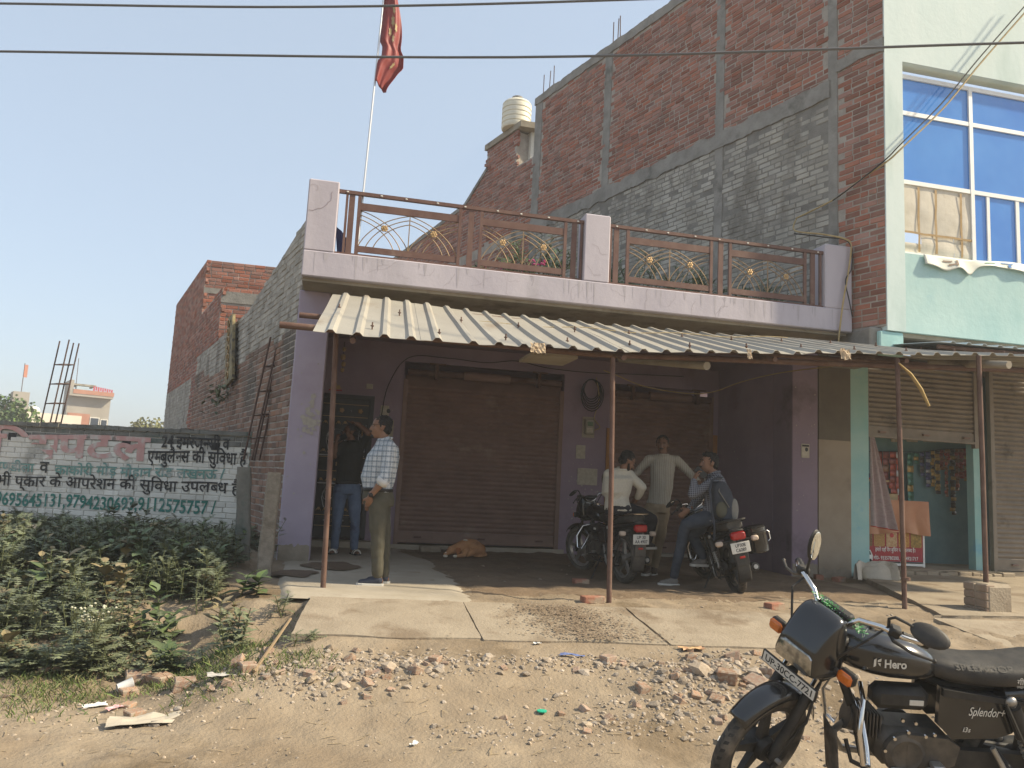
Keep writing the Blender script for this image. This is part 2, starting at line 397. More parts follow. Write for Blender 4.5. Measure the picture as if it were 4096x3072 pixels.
# apron of the teal shop: raised cast floor with a broken left edge
mb = MB()
def apr(u, v):
    y = lerp(6.55, 9.95, v); xl = 7.25 - .47 * (9.7 - y) * .95 + .06 * nz(y * 2.2, 3); x = lerp(xl, 14, u ** 1.5)
    return (x, y, .055 - .012 * (9.9 - y) + .004 * nz(x * 3, y * 3) if u > 0 else -.06)
mb.grid(apr, 50, 30); mb.grid(lambda u, v: (lerp(5.75, 14, u), 6.55 + .04 * nz(u * 30, 1) * v, lerp(-.15, .014, v)), 40, 1)
mb.build('apron', m_conc, smooth=False, kind='structure')

# ================================================================ bricks
def chamfer_brick(mb, T, L, H, D=.06, c=.006, mi=0):
    """front face inset so that the edges are worn; T takes (u, depth, z) to the world, depth 0 is the face"""
    P = [(0, D, 0), (L, D, 0), (L, D, H), (0, D, H), (0, c, 0), (L, c, 0), (L, c, H), (0, c, H), (c, 0, c), (L - c, 0, c), (L - c, 0, H - c), (c, 0, H - c)]
    mb.add([T(p) for p in P], [(0, 1, 5, 4), (1, 2, 6, 5), (2, 3, 7, 6), (3, 0, 4, 7), (4, 5, 9, 8), (5, 6, 10, 9), (6, 7, 11, 10), (7, 4, 8, 11), (8, 9, 10, 11)], mi)
_unit = {}
def unit_brick(m):
    if m.name not in _unit:
        mb = MB(); chamfer_brick(mb, lambda p: p, 1.0, 1.0, .06, .006)
        # chamfer in the unit brick follows its later scale
        P = [(0, .06, 0), (1, .06, 0), (1, .06, 1), (0, .06, 1), (0, .006, 0), (1, .006, 0), (1, .006, 1), (0, .006, 1), (.03, 0, .09), (.97, 0, .09), (.97, 0, .91), (.03, 0, .91)]
        mb.v = P; _unit[m.name] = mb.mesh('brick', m)
    return _unit[m.name]
def brick_field(parent, origin, du, nrm, u0, u1, z0, z1, zone, mats, L=.23, H=.07, g=.015, n_ind=300, seed=1, stuffname='brickwork', key=None, flip=1):
    """courses of bricks; zone(u, z) gives a material number or None"""
    rng = random.Random(seed); du = Vector(du); nrm = Vector(nrm); o = Vector(origin); inw = -nrm
    items = []; z = z0; row = 0
    while z + H <= z1 + .001:
        u = u0 - (0 if row % 2 else L * .5) - rng.random() * .02
        while u < u1:
            head = rng.random() < .22
            l = (L * .48 if head else L) * rng.uniform(.96, 1.03)
            a, b = max(u, u0), min(u + l, u1)
            if b - a > .05:
                k = zone((a + b) / 2, z + H / 2)
                if k is not None: items.append((a, b, z + rng.uniform(-.004, .004), k, rng.uniform(-.006, .007), rng.uniform(-.008, .008)))
            u += l + g * rng.uniform(.7, 1.5)
        z += H + g; row += 1
    c = Vector((0, 0, CAMZ))
    cen = lambda it: (o + du * ((it[0] + it[1]) / 2) + Vector((0, 0, it[2]))) - c
    items.sort(key=key or (lambda it: cen(it).length))
    mb = MB()
    for i, (a, b, zz, k, pr, tl) in enumerate(items):
        base = o + du * a + Vector((0, 0, zz)) + nrm * pr
        if i < n_ind:
            ob = bpy.data.objects.new('brick', unit_brick(mats[k])); COL.objects.link(ob); ob.parent = parent
            x = (du + Vector((0, 0, tl * .6))).normalized(); y = inw; zv = Vector((0, 0, 1))
            Mx = Matrix(((x.x * (b - a), y.x, 0, base.x), (x.y * (b - a), y.y, 0, base.y), (x.z * (b - a), 0, H, base.z), (0, 0, 0, 1)))
            ob.matrix_parent_inverse = wm(parent).inverted(); ob.matrix_basis = Mx
        else:
            chamfer_brick(mb, lambda p: base + du * p[0] + inw * p[1] + Vector((0, 0, p[2] + tl * .6 * p[0])), b - a, H, mi=k)
    if mb.v: mb.build(stuffname, mats, parent, kind='stuff')
def wall_prism(name, parent, origin, du, nrm, poly, thick, m, off=0.0):
    """a wall whose outline poly is in (u, z); the front lies off behind the bricks' faces"""
    o = Vector(origin); du = Vector(du); n = Vector(nrm)
    mb = MB(); mb.prism(poly, off, off + thick, T=lambda p: o + du * p.x - n * p.y + Vector((0, 0, p.z)))
    return mb.build(name, m, parent, fix=True)

# ================================================================ tall brick building on the right
P0 = Vector((6.9, 9.2, 0)); NR = Vector((-SR.y, SR.x, 0)); NR = NR if NR.x < 0 else -NR
S0 = P0 + SR * -.46
tall = thing('brick_building', 'tall red brick building with grey concrete columns and pale teal street front', 'building', (7.1, 9.0, 0))
B_COL = [(.28, .43), (2.52, 2.70), (5.70, 5.92), (8.37, 8.66)]
poly = [(-.46, 3.42), (17.5, 3.42), (17.5, 8.3), (12.3, 8.75), (11.1, 9.45), (11.0, 9.95), (9.5, 9.95), (9.5, 9.0), (8.66, 9.0), (8.66, 10.48), (-.46, 10.48)]
wall_prism('wall', tall, P0, SR, NR, poly, .35, m_mort, .007)
def inside(poly, u, z):
    c = False; n = len(poly)
    for i in range(n):
        x1, y1 = poly[i]; x2, y2 = poly[(i + 1) % n]
        if (y1 > z) != (y2 > z) and u < (x2 - x1) * (z - y1) / (y2 - y1) + x1: c = not c
    return c
def zoneR(u, z):
    if not inside(poly, u, z): return None
    for a, b in B_COL:
        if a - .01 < u < b + .01 and not (u > .5 and z < 3.6): return None
    if 6.98 + .05 * nz(u * 2) < z < 7.30 + .05 * nz(u * 3, 4) and u > .35: return None
    if z > 10.28 + .03 * nz(u * 2, 7) and u < 8.7: return None
    if u < .28: return 0
    if z < 7.1 and u < 8.4: return 1
    return 0
brick_field(tall, P0, SR, NR, -.44, 17.4, 3.45, 10.4, zoneR, [m_brick, m_gbrick], seed=3)
# grey weathered mortar behind the whitewashed courses
wall_prism('wash_backing', tall, P0, SR, NR, [(.43, 3.4), (8.37, 3.4), (8.37, 7.05), (.43, 7.05)], .02, m_gmort, .005)
for a, b in B_COL: wall_prism('concrete_column', tall, P0, SR, NR, [(a, 3.4 if a < 3 else 7.2 if a < 6 else 5.0), (b, 3.4 if a < 3 else 7.2 if a < 6 else 5.0), (b + .01, 10.3), (a, 10.3)], .06, m_gconc, -.006)
def rough_band(name, zlo, zhi, u0, u1, amp=.05):
    n = int((u1 - u0) / .06); top = [(lerp(u0, u1, i / n), zhi + amp * nz(i * .19, zlo) + amp * .5 * nz(i * .6, 2)) for i in range(n + 1)]
    bot = [(lerp(u0, u1, i / n), zlo + amp * nz(i * .23, zlo + 9) + amp * .5 * nz(i * .7, 5)) for i in range(n + 1)]
    o = P0; mb = MB(); n1 = len(top)
    fr = lambda u, z, d: o + SR * u - NR * d + Vector((0, 0, z))
    V = []
    for (u, z), (u2, z2) in zip(bot, top): V += [fr(u, z, .01), fr(u, z, -.02 - .018 * abs(nz(u * 4, 1))), fr(u2, z2, -.02 - .018 * abs(nz(u * 5, 3))), fr(u2, z2, .01)]
    F = []
    for i in range(n1 - 1):
        for k in range(3): F.append((i * 4 + k, (i + 1) * 4 + k, (i + 1) * 4 + k + 1, i * 4 + k + 1))
    mb.add(V, F); return mb.build(name, m_gconc, tall, fix=True)
rough_band('floor_band', 7.02, 7.30, .40, 9.5); rough_band('parapet_band', 10.30, 10.50, -.46, 8.7, .03); rough_band('floor_band', 7.38, 7.55, -.46, .3, .06)
for a, b in ((10.98, 12.2), (12.2, 17.5)):
    za, zb = (9.47, 8.78) if a < 12 else (8.78, 8.32)
    wall_prism('coping', tall, P0, SR, NR, [(a, za - .08), (b, zb - .08), (b, zb + .03), (a, za + .03)], .4, m_gconc, -.03)
# rebar ends on the roof
for u, du_ in ((8.55, 0), (8.3, .02), (8.1, -.01), (5.85, 0), (5.7, .015), (5.6, -.02)):
    p = P0 + SR * u - NR * .12; mb = MB(); mb.tube([p + Vector((0, 0, 10.3)), p + Vector((du_, 0, 11.1 + .12 * nz(u * 7))) ], .011, 6); mb.build('rebar', m_rebar, tall)
# stair head with the tank slab behind the wall
mb = MB()
c0 = P0 + SR * 10.9 - NR * .36
mb.box(0, 1.25, -1.5, 0, 9.0, 10.0, T=lambda p: c0 + Vector((p.x, 0, p.z)) + SR * p.y)
mb.build('stair_head', m_white, tall)
mb = MB(); mb.box(-.42, 1.6, -1.75, .1, 10.0, 10.16, T=lambda p: c0 + Vector((p.x, 0, p.z)) + SR * p.y); mb.build('roof_slab', m_soff, tall)

# teal street front of the same building
TY = 8.76; X0 = 7.05
front = [(X0, 14.0)]
mb = MB(); WX0, WX1, WZ0, WZ1 = 7.34, 11.6, 4.46, 7.25
m_tealb = mat('aqua_paint', (.36, .54, .53), (.45, .61, .585), 1.6, .8, bump=.25, bscale=12, c3=(.20, .42, .56), s3=1.9, t3=.63, stretch=(1, 1, .6))
for x0, x1, z0, z1 in ((X0, WX0, 3.36, 10.5), (WX0, 14, WZ1, 10.5), (WX0, 14, 3.36, WZ0), (WX1, 14, WZ0, WZ1)):
    if z1 != WZ0: mb.box(x0, x1, TY, TY + .22, z0, z1)
mb.build('front_wall', m_teal, tall)
mb = MB(); mb.box(WX0, 14, TY + .001, TY + .22, 3.36, WZ0 - .001); mb.build('sill_band', m_tealb, tall)
mb = MB(); mb.box(X0 + .02, 14, TY + .06, 9.85, 3.30, 3.356); mb.build('soffit', m_soff, tall)
mb = MB(); mb.rbox(6.86, X0 + .26, 8.86, 9.795, 2.98, 3.41, .02); mb.build('bracket_beam', m_gconc, tall); mb = MB(); mb.rbox(6.95, X0 + .27, 8.78, 8.858, 3.02, 3.35, .015); mb.build('beam_end', m_tealw, tall)
win = mb = MB()
fy0, fy1 = TY + .10, TY + .16
for z in (WZ0 + .03, 5.53, 6.55, 7.10): mb.box(WX0, WX1, fy0, fy1, z - .03, z + .03)
for x in (7.37, 8.56, 9.75, 10.94): mb.box(x - .03, x + .03, fy0 - .004, fy1 + .004, WZ0, 7.12)
W = mb.build('window', m_alu, tall)
m_glass = mat('blue_tinted_glass', (.05, .19, .58), (.10, .29, .68), .45, .05, spec=.7)
cols = (7.37, 8.56, 9.75, 10.94)
for i in range(3):
    for z0, z1 in ((WZ0 + .06, 5.50), (5.56, 6.52), (6.58, 7.07)):
        if i == 0 and z0 < 5: continue
        mb = MB(); mb.box(cols[i] + .03, cols[i + 1] - .03, fy0 + .025, fy0 + .031, z0, z1); mb.build('pane', m_glass, W)
for a_, b_ in ((8.80, 8.85), (9.30, 9.36)): mb = MB(); mb.box(a_, b_, fy0 + .005, fy0 + .05, WZ0 + .06, 5.50); mb.build('sash_stile', m_alu, W)
# cardboard patched into the lowest left light
m_card = mat('taped_cardboard', (.56, .51, .42), (.63, .58, .49), 6, .9, bump=.4, bscale=8, c3=(.46, .39, .29), s3=3, t3=.62)
rng = random.Random(5)
card = thing('cardboard_patch', 'taped sheets of cardboard filling the missing pane of the blue window', 'cardboard', (7.8, fy0 + .01, WZ0))
sp = [(7.40, 7.66, 4.80, 5.50), (7.66, 7.94, 4.80, 5.50), (7.94, 8.36, 4.80, 5.50), (8.36, 8.53, 4.80, 5.50), (7.70, 7.95, WZ0 + .06, 4.80), (7.95, 8.24, WZ0 + .06, 4.80), (8.24, 8.53, WZ0 + .06, 4.80), (7.40, 7.70, 4.52, 4.66)]
for a, b, c_, d_ in sp:
    mb = MB(); ph = rng.random() * 6
    mb.grid(lambda u, v: (lerp(a, b, u), fy0 + .020 - .005 * math.sin(math.pi * u) - .006 * math.sin(math.pi * v * 2 + ph), lerp(c_, d_, v)), 5, 8); mb.build('sheet', m_card, card)
m_tape = mat('brown_tape', (.34, .22, .09), (.42, .28, .13), 12, .35)
for x in (7.66, 7.94, 8.36):
    mb = MB(); mb.grid(lambda u, v: (x - .017 + .034 * u + .008 * nz(v * 6, x * 9), fy0 + .006 - .003 * math.sin(v * 9), lerp(WZ0 + .08, 5.48, v)), 1, 14); mb.build('tape_strip', m_tape, card)
mb = MB(); mb.grid(lambda u, v: (lerp(7.40, 8.53, u), fy0 + .001, 4.79 + .03 * v + .01 * nz(u * 5)), 10, 1); mb.build('tape_strip', m_tape, card)
# lower storey of the teal building: shop fronts
GY = 9.95
mb = MB()
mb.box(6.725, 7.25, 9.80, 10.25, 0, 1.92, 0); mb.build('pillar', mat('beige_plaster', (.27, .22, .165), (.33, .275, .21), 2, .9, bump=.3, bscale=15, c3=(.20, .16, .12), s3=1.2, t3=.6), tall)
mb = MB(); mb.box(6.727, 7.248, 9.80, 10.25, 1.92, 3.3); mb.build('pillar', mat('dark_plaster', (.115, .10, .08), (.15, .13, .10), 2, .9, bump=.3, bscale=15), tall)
for a_, b_, c_ in ((7.25, 7.56, 9.82), (9.62, 9.76, 10.08), (12.6, 14, 9.84)):
    mb = MB(); mb.box(a_, b_, c_, 10.22, 0, 3.28); mb.build('pillar', m_tealw, tall)
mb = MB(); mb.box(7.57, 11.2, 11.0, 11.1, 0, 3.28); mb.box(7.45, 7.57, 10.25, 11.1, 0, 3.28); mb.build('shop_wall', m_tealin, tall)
mb = MB(); mb.box(7.57, 11.2, 9.93, 11.05, -.02, .115); mb.build('shop_floor', m_conc, tall)
mb = MB(); mb.box(7.57, 14, 9.95, 12.3, 3.28, 3.30); mb.build('shop_ceiling', m_soff, tall)
# threshold of broken bricks
mb = MB(); rng = random.Random(9); x = 7.62
while x < 9.9:
    l = rng.uniform(.12, .25); mb.rbox(x, x + l, 9.80 + rng.uniform(-.02, .02), 9.93, -.01, .105 + rng.uniform(-.02, .01), .012); x += l + .008
mb.build('threshold', m_conc, tall)
# ================================================================ the lavender shop house
shop = thing('lavender_shop', 'single storey lavender and purple shop house with a railed roof terrace', 'building', (3, 9.8, 0))
XL, XR, FY, CY, RY = -.58, 6.72, 9.2, 9.8, 12.0
ZS, ZP = 3.385, 3.70
def wavy(mb, x0, x1, y0, z0, z1, y1, mi=0):
    mb.box(x0, x1, y0, y1, z0, z1, mi)
mb = MB(); mb.rbox(XL, 6.84, FY, 9.42, ZS, ZP, .012); mb.build('parapet', m_lav, shop)
mb = MB(); mb.box(XL + .012, 6.82, FY + .10, 13.2, 3.345, ZS + .002); mb.build('roof_slab', m_soff, shop)
mb = MB(); mb.box(XL + .02, 6.7, 9.42, 17, ZS + .01, 3.50); mb.build('terrace_floor', m_gconc, shop)
for a, b, t in ((XL, -.22, 4.585), (2.905, 3.255, 4.60), (6.42, 6.845, 4.615)):
    mb = MB(); mb.rbox(a, b, FY + .003, 9.50, ZP + .001, t, .014); mb.build('pier', m_lav, shop)
# front columns and the wall at the back of the verandah
mb = MB(); mb.rbox(-.615, -.23, CY, 10.25, -.04, 3.345, .012); mb.build('column', m_purl, shop)
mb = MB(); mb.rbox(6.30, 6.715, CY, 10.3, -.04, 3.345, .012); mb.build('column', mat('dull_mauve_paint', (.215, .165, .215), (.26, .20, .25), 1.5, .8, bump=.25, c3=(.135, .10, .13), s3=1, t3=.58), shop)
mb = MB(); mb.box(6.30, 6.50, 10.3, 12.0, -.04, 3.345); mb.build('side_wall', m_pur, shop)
D0, D1, DZ0, DZ1 = -.34, .50, .12, 2.29
A0, A1, AZ0, AZ1 = .93, 3.54, .09, 2.88
C0, C1, CZ0, CZ1 = 4.37, 6.20, .06, 2.80
mb = MB()
for x0, x1, z0, z1 in ((-1.2, D0, -.05, 3.345), (D0, D1, DZ1, 3.345), (D1, A0, -.05, 3.345), (A0, A1, AZ1, 3.345), (A1, C0, -.05, 3.345), (C0, C1, CZ1, 3.345), (C1, 6.31, -.05, 3.345)):
    mb.box(x0, x1, RY, RY + .22, z0, z1)
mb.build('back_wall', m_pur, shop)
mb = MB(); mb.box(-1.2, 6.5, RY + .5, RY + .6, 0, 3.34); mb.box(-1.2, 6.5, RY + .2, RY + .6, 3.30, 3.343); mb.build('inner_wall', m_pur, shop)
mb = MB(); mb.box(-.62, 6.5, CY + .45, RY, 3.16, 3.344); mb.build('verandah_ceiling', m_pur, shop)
mb = MB(); mb.box(D0 - .3, D1 + .25, RY - .30, RY + .02, -.03, .10); mb.build('door_step', m_pad, shop)
mb = MB(); mb.box(A0 - .1, A1 + .1, RY - .02, RY + .2, -.09, .06); mb.box(C0 - .1, C1 + .1, RY - .02, RY + .2, -.1, .04); mb.build('sill', m_pad, shop)

# -------- rolling shutters: every curtain slat is a piece of its own
def shutter(name, label, x0, x1, y, z0, zc, ztop, m, parent_group=None, drum=True, pitch=.073, bottom=.17):
    r = thing(name, label, 'shutter', ((x0 + x1) / 2, y, z0), group=parent_group)
    prof = [(0, 0), (.004, .012), (-.012, .030), (-.020, .047), (-.012, .062), (0, .0735)]
    mb = MB(); n = 1
    V = []
    for x in (0, 1): V += [(x, d, z) for d, z in prof]
    k = len(prof); mb.add(V, [(i, k + i, k + i + 1, i + 1) for i in range(k - 1)])
    me = mb.mesh('slat', m, smooth=False); z = z0 + bottom
    while z < zc:
        o = bpy.data.objects.new('slat', me); COL.objects.link(o); o.parent = r
        o.matrix_parent_inverse = wm(r).inverted()
        o.matrix_basis = Matrix.Translation((x0 + .03, y + random.uniform(-.002, .002), z)) @ Matrix.Diagonal((x1 - x0 - .06, 1, pitch / .0735, 1)); z += pitch
    mb = MB(); mb.box(x0 + .03, x1 - .03, y - .014, y + .012, z0, z0 + bottom - .004); mb.box(x0 + .03, x1 - .03, y - .04, y - .0145, z0 + .002, z0 + .035); mb.build('bottom_rail', m, r)
    for a in (x0, x1 - .07):
        mb = MB(); mb.box(a, a + .07, y - .035, y + .04, z0 - .06, zc + .1); mb.build('guide_rail', m, r)
    for hx in (.12, .5, .86):
        mb = MB(); X = lerp(x0, x1, hx); mb.box(X, X + .11, y - .05, y - .015, z0 + .075, z0 + .10); mb.build('lock_plate', m_shut if m is not m_shut else m_rust, r)
    if drum:
        mb = MB(); mb.tube([(x0 + .05, y - .02, ztop - .16), (x1 - .05, y - .02, ztop - .16)], .055, 12); mb.build('roller_shaft', m_rust, r)
        mb = MB(); xm = lerp(x0, x1, .36); mb.tube([(xm, y - .02, ztop - .16), (xm + .75, y - .02, ztop - .16)], .075, 14); mb.build('spring_housing', m_shut, r)
        for hx in (.19, .83):
            X = lerp(x0, x1, hx); mb = MB(); mb.box(X - .025, X + .025, y - .10, y + .02, ztop - .25, ztop - .02); mb.box(X - .12, X + .14, y - .105, y - .09, ztop - .03, ztop - .005); mb.build('bracket', m_rust, r)
        mb = MB(); mb.grid(lambda u, v: (lerp(x0 + .03, x1 - .03, u), y - .02 + .10 * v, lerp(zc, ztop - .2, v)), 1, 3); mb.build('curtain_roll', m, r)
    return r
shutter('rolling_shutter', 'wide brown rolling shutter, closed, behind the lying dog', A0, A1, RY + .02, AZ0, 2.50, AZ1, m_shut)
s2 = shutter('rolling_shutter', 'narrower brown rolling shutter with orange guide rails, behind the parked motorcycles', C0, C1, RY + .02, CZ0, 2.60, CZ1, m_shut)
m_ochre = mat('ochre_paint', (.36, .17, .045), (.30, .135, .04), 6, .7, c3=(.14, .08, .04), s3=4, t3=.62)
for a in (C0 - .075, C1 - .002):
    mb = MB(); mb.box(a, a + .077, RY - .03, RY + .03, .05, 2.05); mb.build('orange_guide', m_ochre, s2)

# -------- ornate black door
door = thing('gate_door', 'black metal door with gold scrollwork left of the wide shutter', 'door', (.08, RY, DZ0))
mb = MB(); y0 = RY - .02
mb.box(D0, D0 + .06, y0, y0 + .12, DZ0, DZ1); mb.box(D1 - .06, D1, y0, y0 + .12, DZ0, DZ1); mb.box(D0, D1, y0 + .001, y0 + .119, DZ1 - .06, DZ1 - .001); mb.build('frame', m_black, door)
mb = MB(); mb.box(D0 + .06, D1 - .06, y0 + .05, y0 + .09, DZ0 + .01, DZ1 - .06); mb.build('leaf', m_black, door)
yf = y0 + .045
m_silv = mat('silver_rod', (.32, .32, .33), rough=.35, metal=.6)
dx0, dx1 = D0 + .08, D1 - .20
def rail_pair(z0, z1):
    mb = MB()
    for z in (z0, z1): mb.box(dx0, D1 - .08, yf - .002, yf + .008, z - .004, z + .004)
    mb.build('gold_moulding', m_gold, door)
for z0, z1 in ((1.95, 2.14), (1.12, 1.33), (.30, .46)): rail_pair(z0, z1)
for z0, z1 in ((1.95, 2.14), (1.12, 1.33), (.30, .46)):
    mb = MB(); mb.box(dx0 + .02, D1 - .10, yf - .012, yf + .006, z0 + .03, z1 - .03); mb.build('panel', m_black, door)
    for x in (.02, .30):
        mb = MB()
        for k in range(5):
            a = k * 2 * math.pi / 5; mb.ell((x + .022 * math.cos(a), yf - .018, (z0 + z1) / 2 + .022 * math.sin(a)), .017, .008, .017, 8, 5)
        mb.ell((x, yf - .022, (z0 + z1) / 2), .012, .01, .012, 8, 5); mb.build('gold_flower', m_gold, door)
    for x in (-.12, .16):
        mb = MB(); mb.ell((x, yf - .018, (z0 + z1) / 2), .013, .012, .013, 8, 6); mb.build('silver_stud', m_silv, door)
def crest(z):      # row of gold leaf scrolls
    x = dx0 + .05
    while x < dx1 + .04:
        mb = MB()
        for s in (-1, 1):
            pts = [(x + s * (.005 + .042 * t * math.cos(t * 3.4)), yf - .012, z + .012 + .034 * math.sin(t * 3.6)) for t in [i / 9 for i in range(10)]]
            mb.tube(pts, [.010 - .006 * i / 9 for i in range(10)], 6)
        mb.ell((x, yf - .012, z + .03), .012, .008, .02, 8, 6)
        mb.build('gold_crest', m_gold, door); x += .098
for z in (1.83, 1.40, .96, .52): crest(z)
def scroll(cx, z0, h, s):
    mb = MB(); pts = []
    for i in range(22):
        t = i / 21; a = lerp(-.2, 5.6, t); r = lerp(.20, .03, t) * h / .36
        pts.append((cx + s * (r * math.cos(a) - .06), yf - .006, z0 + h * .5 + r * .9 * math.sin(a)))
    mb.tube(pts, .007, 6); mb.tube([(cx - s * .14, yf - .006, z0 + .02), (cx - s * .18, yf - .006, z0 + h * .45), (cx - s * .12, yf - .006, z0 + h * .9)], .007, 6)
    mb.build('scroll', m_silv, door)
for z0, h in ((1.42, .38), (.55, .38)): scroll(0.0, z0, h, 1); scroll(.20, z0 + .01, h * .8, -1)
for z in (1.36, .935):
    mb = MB(); mb.box(dx0, D1 - .1, yf - .004, yf + .01, z - .012, z + .004); mb.build('silver_band', m_silv, door)
for i, x in enumerate((.30, .35, .40)):
    for z0, z1 in ((1.42, 1.84), (.56, .90)):
        mb = MB(); pr = []
        for k in range(26): pr.append((.006 + .0035 * (k % 2), z0 + (z1 - z0) * k / 25))
        mb.lathe(pr, 8, T=Matrix.Translation((x, yf - .006, 0))); mb.build('twisted_rod', m_gold if i == 1 else m_silv, door)

# -------- small things on the verandah wall
def plate(name, label, cat, x, z, w, h, m, d=.012, y=RY):
    mb = MB(); mb.rbox(x, x + w, y - d, y - .001, z, z + h, min(.004, d * .4)); return tag(mb.build(name, m), label, cat)
m_mtr = mat('meter_case', (.33, .31, .25), (.28, .26, .21), 8, .5)
def meter(label, x, z, w, h):
    t = thing('electricity_meter', label, 'meter', (x + w / 2, RY - .03, z), group='electricity meters on the shop wall')
    mb = MB(); mb.rbox(x, x + w, RY - .10, RY - .002, z, z + h, .012); mb.build('case', m_mtr, t)
    mb = MB(); mb.rbox(x + w * .2, x + w * .8, RY - .112, RY - .10, z + h * .55, z + h * .82, .004); mb.build('display', mat('lcd', (.10, .16, .09), rough=.3), t)
    mb = MB(); mb.box(x + w * .15, x + w * .85, RY - .106, RY - .10, z + .03, z + h * .42); mb.build('rating_plate', m_paper, t)
    mb = MB(); mb.box(x - .03, x + w + .03, RY - .015, RY - .003, z - .05, z + h + .04); mb.build('back_board', m_pad, t)
meter('beige electricity meter on the purple wall beside the black door', .62, 1.60, .17, .30)
meter('small electricity meter with green display between the two shutters', 3.90, 1.92, .15, .25)
plate('notice', 'torn printed notice with a portrait above the door meter', 'notice', .60, 1.99, .13, .17, m_paper)
plate('notice', 'small yellowed sticker high above the black door', 'notice', .36, 2.40, .10, .08, m_paper)
mb = MB(); mb.ell((.725, RY - .012, 2.08), .03, .004, .035, 10, 6); mb.build('portrait', m_black, bpy.data.objects['notice'])
p = plate('poster', 'peeling grey poster below the small meter between the shutters', 'poster', 3.82, 1.10, .34, .27, m_paper)
p = plate('poster', 'torn strip of poster just under the small electricity meter', 'poster', 3.78, 1.52, .16, .22, m_paper)
pc = plate('poster', 'small white poster with a portrait on the right purple column', 'poster', 6.44, 1.64, .13, .20, m_paper, y=CY)
mb = MB(); mb.ell((6.52, CY - .014, 1.76), .025, .004, .03, 10, 6); mb.build('portrait', m_black, pc)
mb = MB(); mb.box(6.45, 6.56, CY - .0145, CY - .0125, 1.80, 1.825); mb.build('print', m_wire, pc)
t = thing('door_emblem', 'red and yellow emblem on the wall above the black door', 'emblem', (-.10, RY - .01, 2.38))
m_red = mat('red_print', (.40, .04, .03), rough=.6)
mb = MB(); mb.prism([(-.19, 2.36), (-.01, 2.36), (-.05, 2.43), (-.08, 2.41), (-.10, 2.50), (-.12, 2.41), (-.15, 2.43)], RY - .012, RY - .002); mb.build('crown', m_gold, t)
mb = MB(); mb.box(-.2, 0, RY - .012, RY - .002, 2.335, 2.352); mb.build('band', m_red, t)
# brass toran charms hanging by the door
t = thing('wall_charm', 'string of small brass charms hanging on the purple wall left of the shutter', 'charm', (-.13, RY - .03, 2.6))
for z, r in ((2.98, .03), (2.86, .04), (2.75, .035), (2.66, .03)):
    mb = MB(); mb.ell((-.02 + .03 * nz(z * 9), RY - .03, z), r, .02, r * 1.2, 8, 6); mb.build('charm', m_gold, t)
mb = MB(); mb.tube([(-.02, RY - .02, 2.62), (-.02, RY - .02, 3.1)], .004, 5); mb.build('string', m_wire, t)
# chalk marks and flaked paint on the walls
m_chalk = mat('flaked_paint', (.42, .39, .34), (.33, .30, .27), 20, .95)
mb = MB(); rng = random.Random(31)
fk = [0]; fs_ = None
def flake(mb, x, z, r, fn):
    n = rng.randint(5, 8); fk[0] += 1; e_ = Vector((-.0, -.00004 * fk[0], 0)) if fn is not fs_ else Vector((-.00004 * fk[0], 0, 0)); V = [fn(x + r * rng.uniform(.35, 1) * math.cos(6.283 * i / n), z + r * rng.uniform(.35, 1) * math.sin(6.283 * i / n)) + e_ for i in range(n)]
    mb.add(V, [tuple(range(n))])
fb = lambda x, z: Vector((x, RY - .003, z))
for i in range(70):
    x = rng.gauss(3.95, .16); z = rng.choice((1.0, 1.15, 1.3, .8, .62)) + rng.gauss(0, .08)
    if 3.6 < x < 4.28: flake(mb, x, z, rng.uniform(.004, .022), fb)
for i in range(40): flake(mb, rng.uniform(.55, .9), rng.uniform(.3, 2.3), rng.uniform(.003, .014), fb)
for i in range(14):
    x0_, z0_ = rng.uniform(3.66, 4.0), rng.uniform(.45, .85); x1_ = x0_ + rng.uniform(.12, .35); z1_ = z0_ + rng.uniform(-.12, .12)
    mb.add([fb(x0_, z0_), fb(x1_, z1_), fb(x1_, z1_ + .006), fb(x0_, z0_ + .006)], [(0, 1, 2, 3)])
fs = lambda y, z: Vector((6.297, y, z)); fs_ = fs
for i in range(50): flake(mb, rng.uniform(10.4, 11.9), rng.uniform(.3, 2.6), rng.uniform(.004, .02), fs)
fc = lambda x, z: Vector((x, CY - .003, z))
for i in range(60):
    x = rng.gauss(-.36, .05); z = rng.gauss(1.72, .12); flake(mb, max(-.58, min(-.25, x)), z, rng.uniform(.01, .05), fc)
for i in range(26): flake(mb, rng.uniform(-.58, -.25), rng.uniform(.3, 2.8), rng.uniform(.004, .016), fc)
for i in range(26): flake(mb, rng.uniform(6.33, 6.68), rng.uniform(.2, 2.8), rng.uniform(.004, .016), fc)
mb.build('flaked_patches', m_chalk, shop, kind='stuff')
# bare plaster where the paint has gone at the foot of the columns, and rain marks under the terrace edge
mb = MB()
for a_, b_, y_, h_ in ((-.605, -.24, CY - .004, .20), (6.31, 6.705, CY - .004, .16), (6.73, 7.245, CY - .004, .10)):
    n_ = 16; mb.prism([(a_, -.03)] + [(lerp(a_, b_, k / n_), h_ + .07 * nz(k * .8, a_ * 3) + .03 * nz(k * 2.1, 4)) for k in range(n_ + 1)] + [(b_, -.03)], y_, y_ + .003)
mb.build('bare_plaster', mat('bare_plaster', (.22, .19, .15), (.29, .25, .20), 7, .97, bump=.6), shop, kind='stuff')
mb = MB(); rng = random.Random(77)
for i in range(46):
    x_ = rng.uniform(-.5, 6.6); w_ = rng.uniform(.004, .022); l_ = rng.uniform(.06, .30); d_ = FY - .0009 - i * .00002
    mb.add([(x_ - w_, d_, ZP - .014), (x_ + w_, d_, ZP - .014), (x_ + w_ * .5, d_, ZP - .014 - l_ * .7), (x_, d_, ZP - .014 - l_), (x_ - w_ * .6, d_, ZP - .014 - l_ * .6)], [(0, 4, 3, 2, 1)])
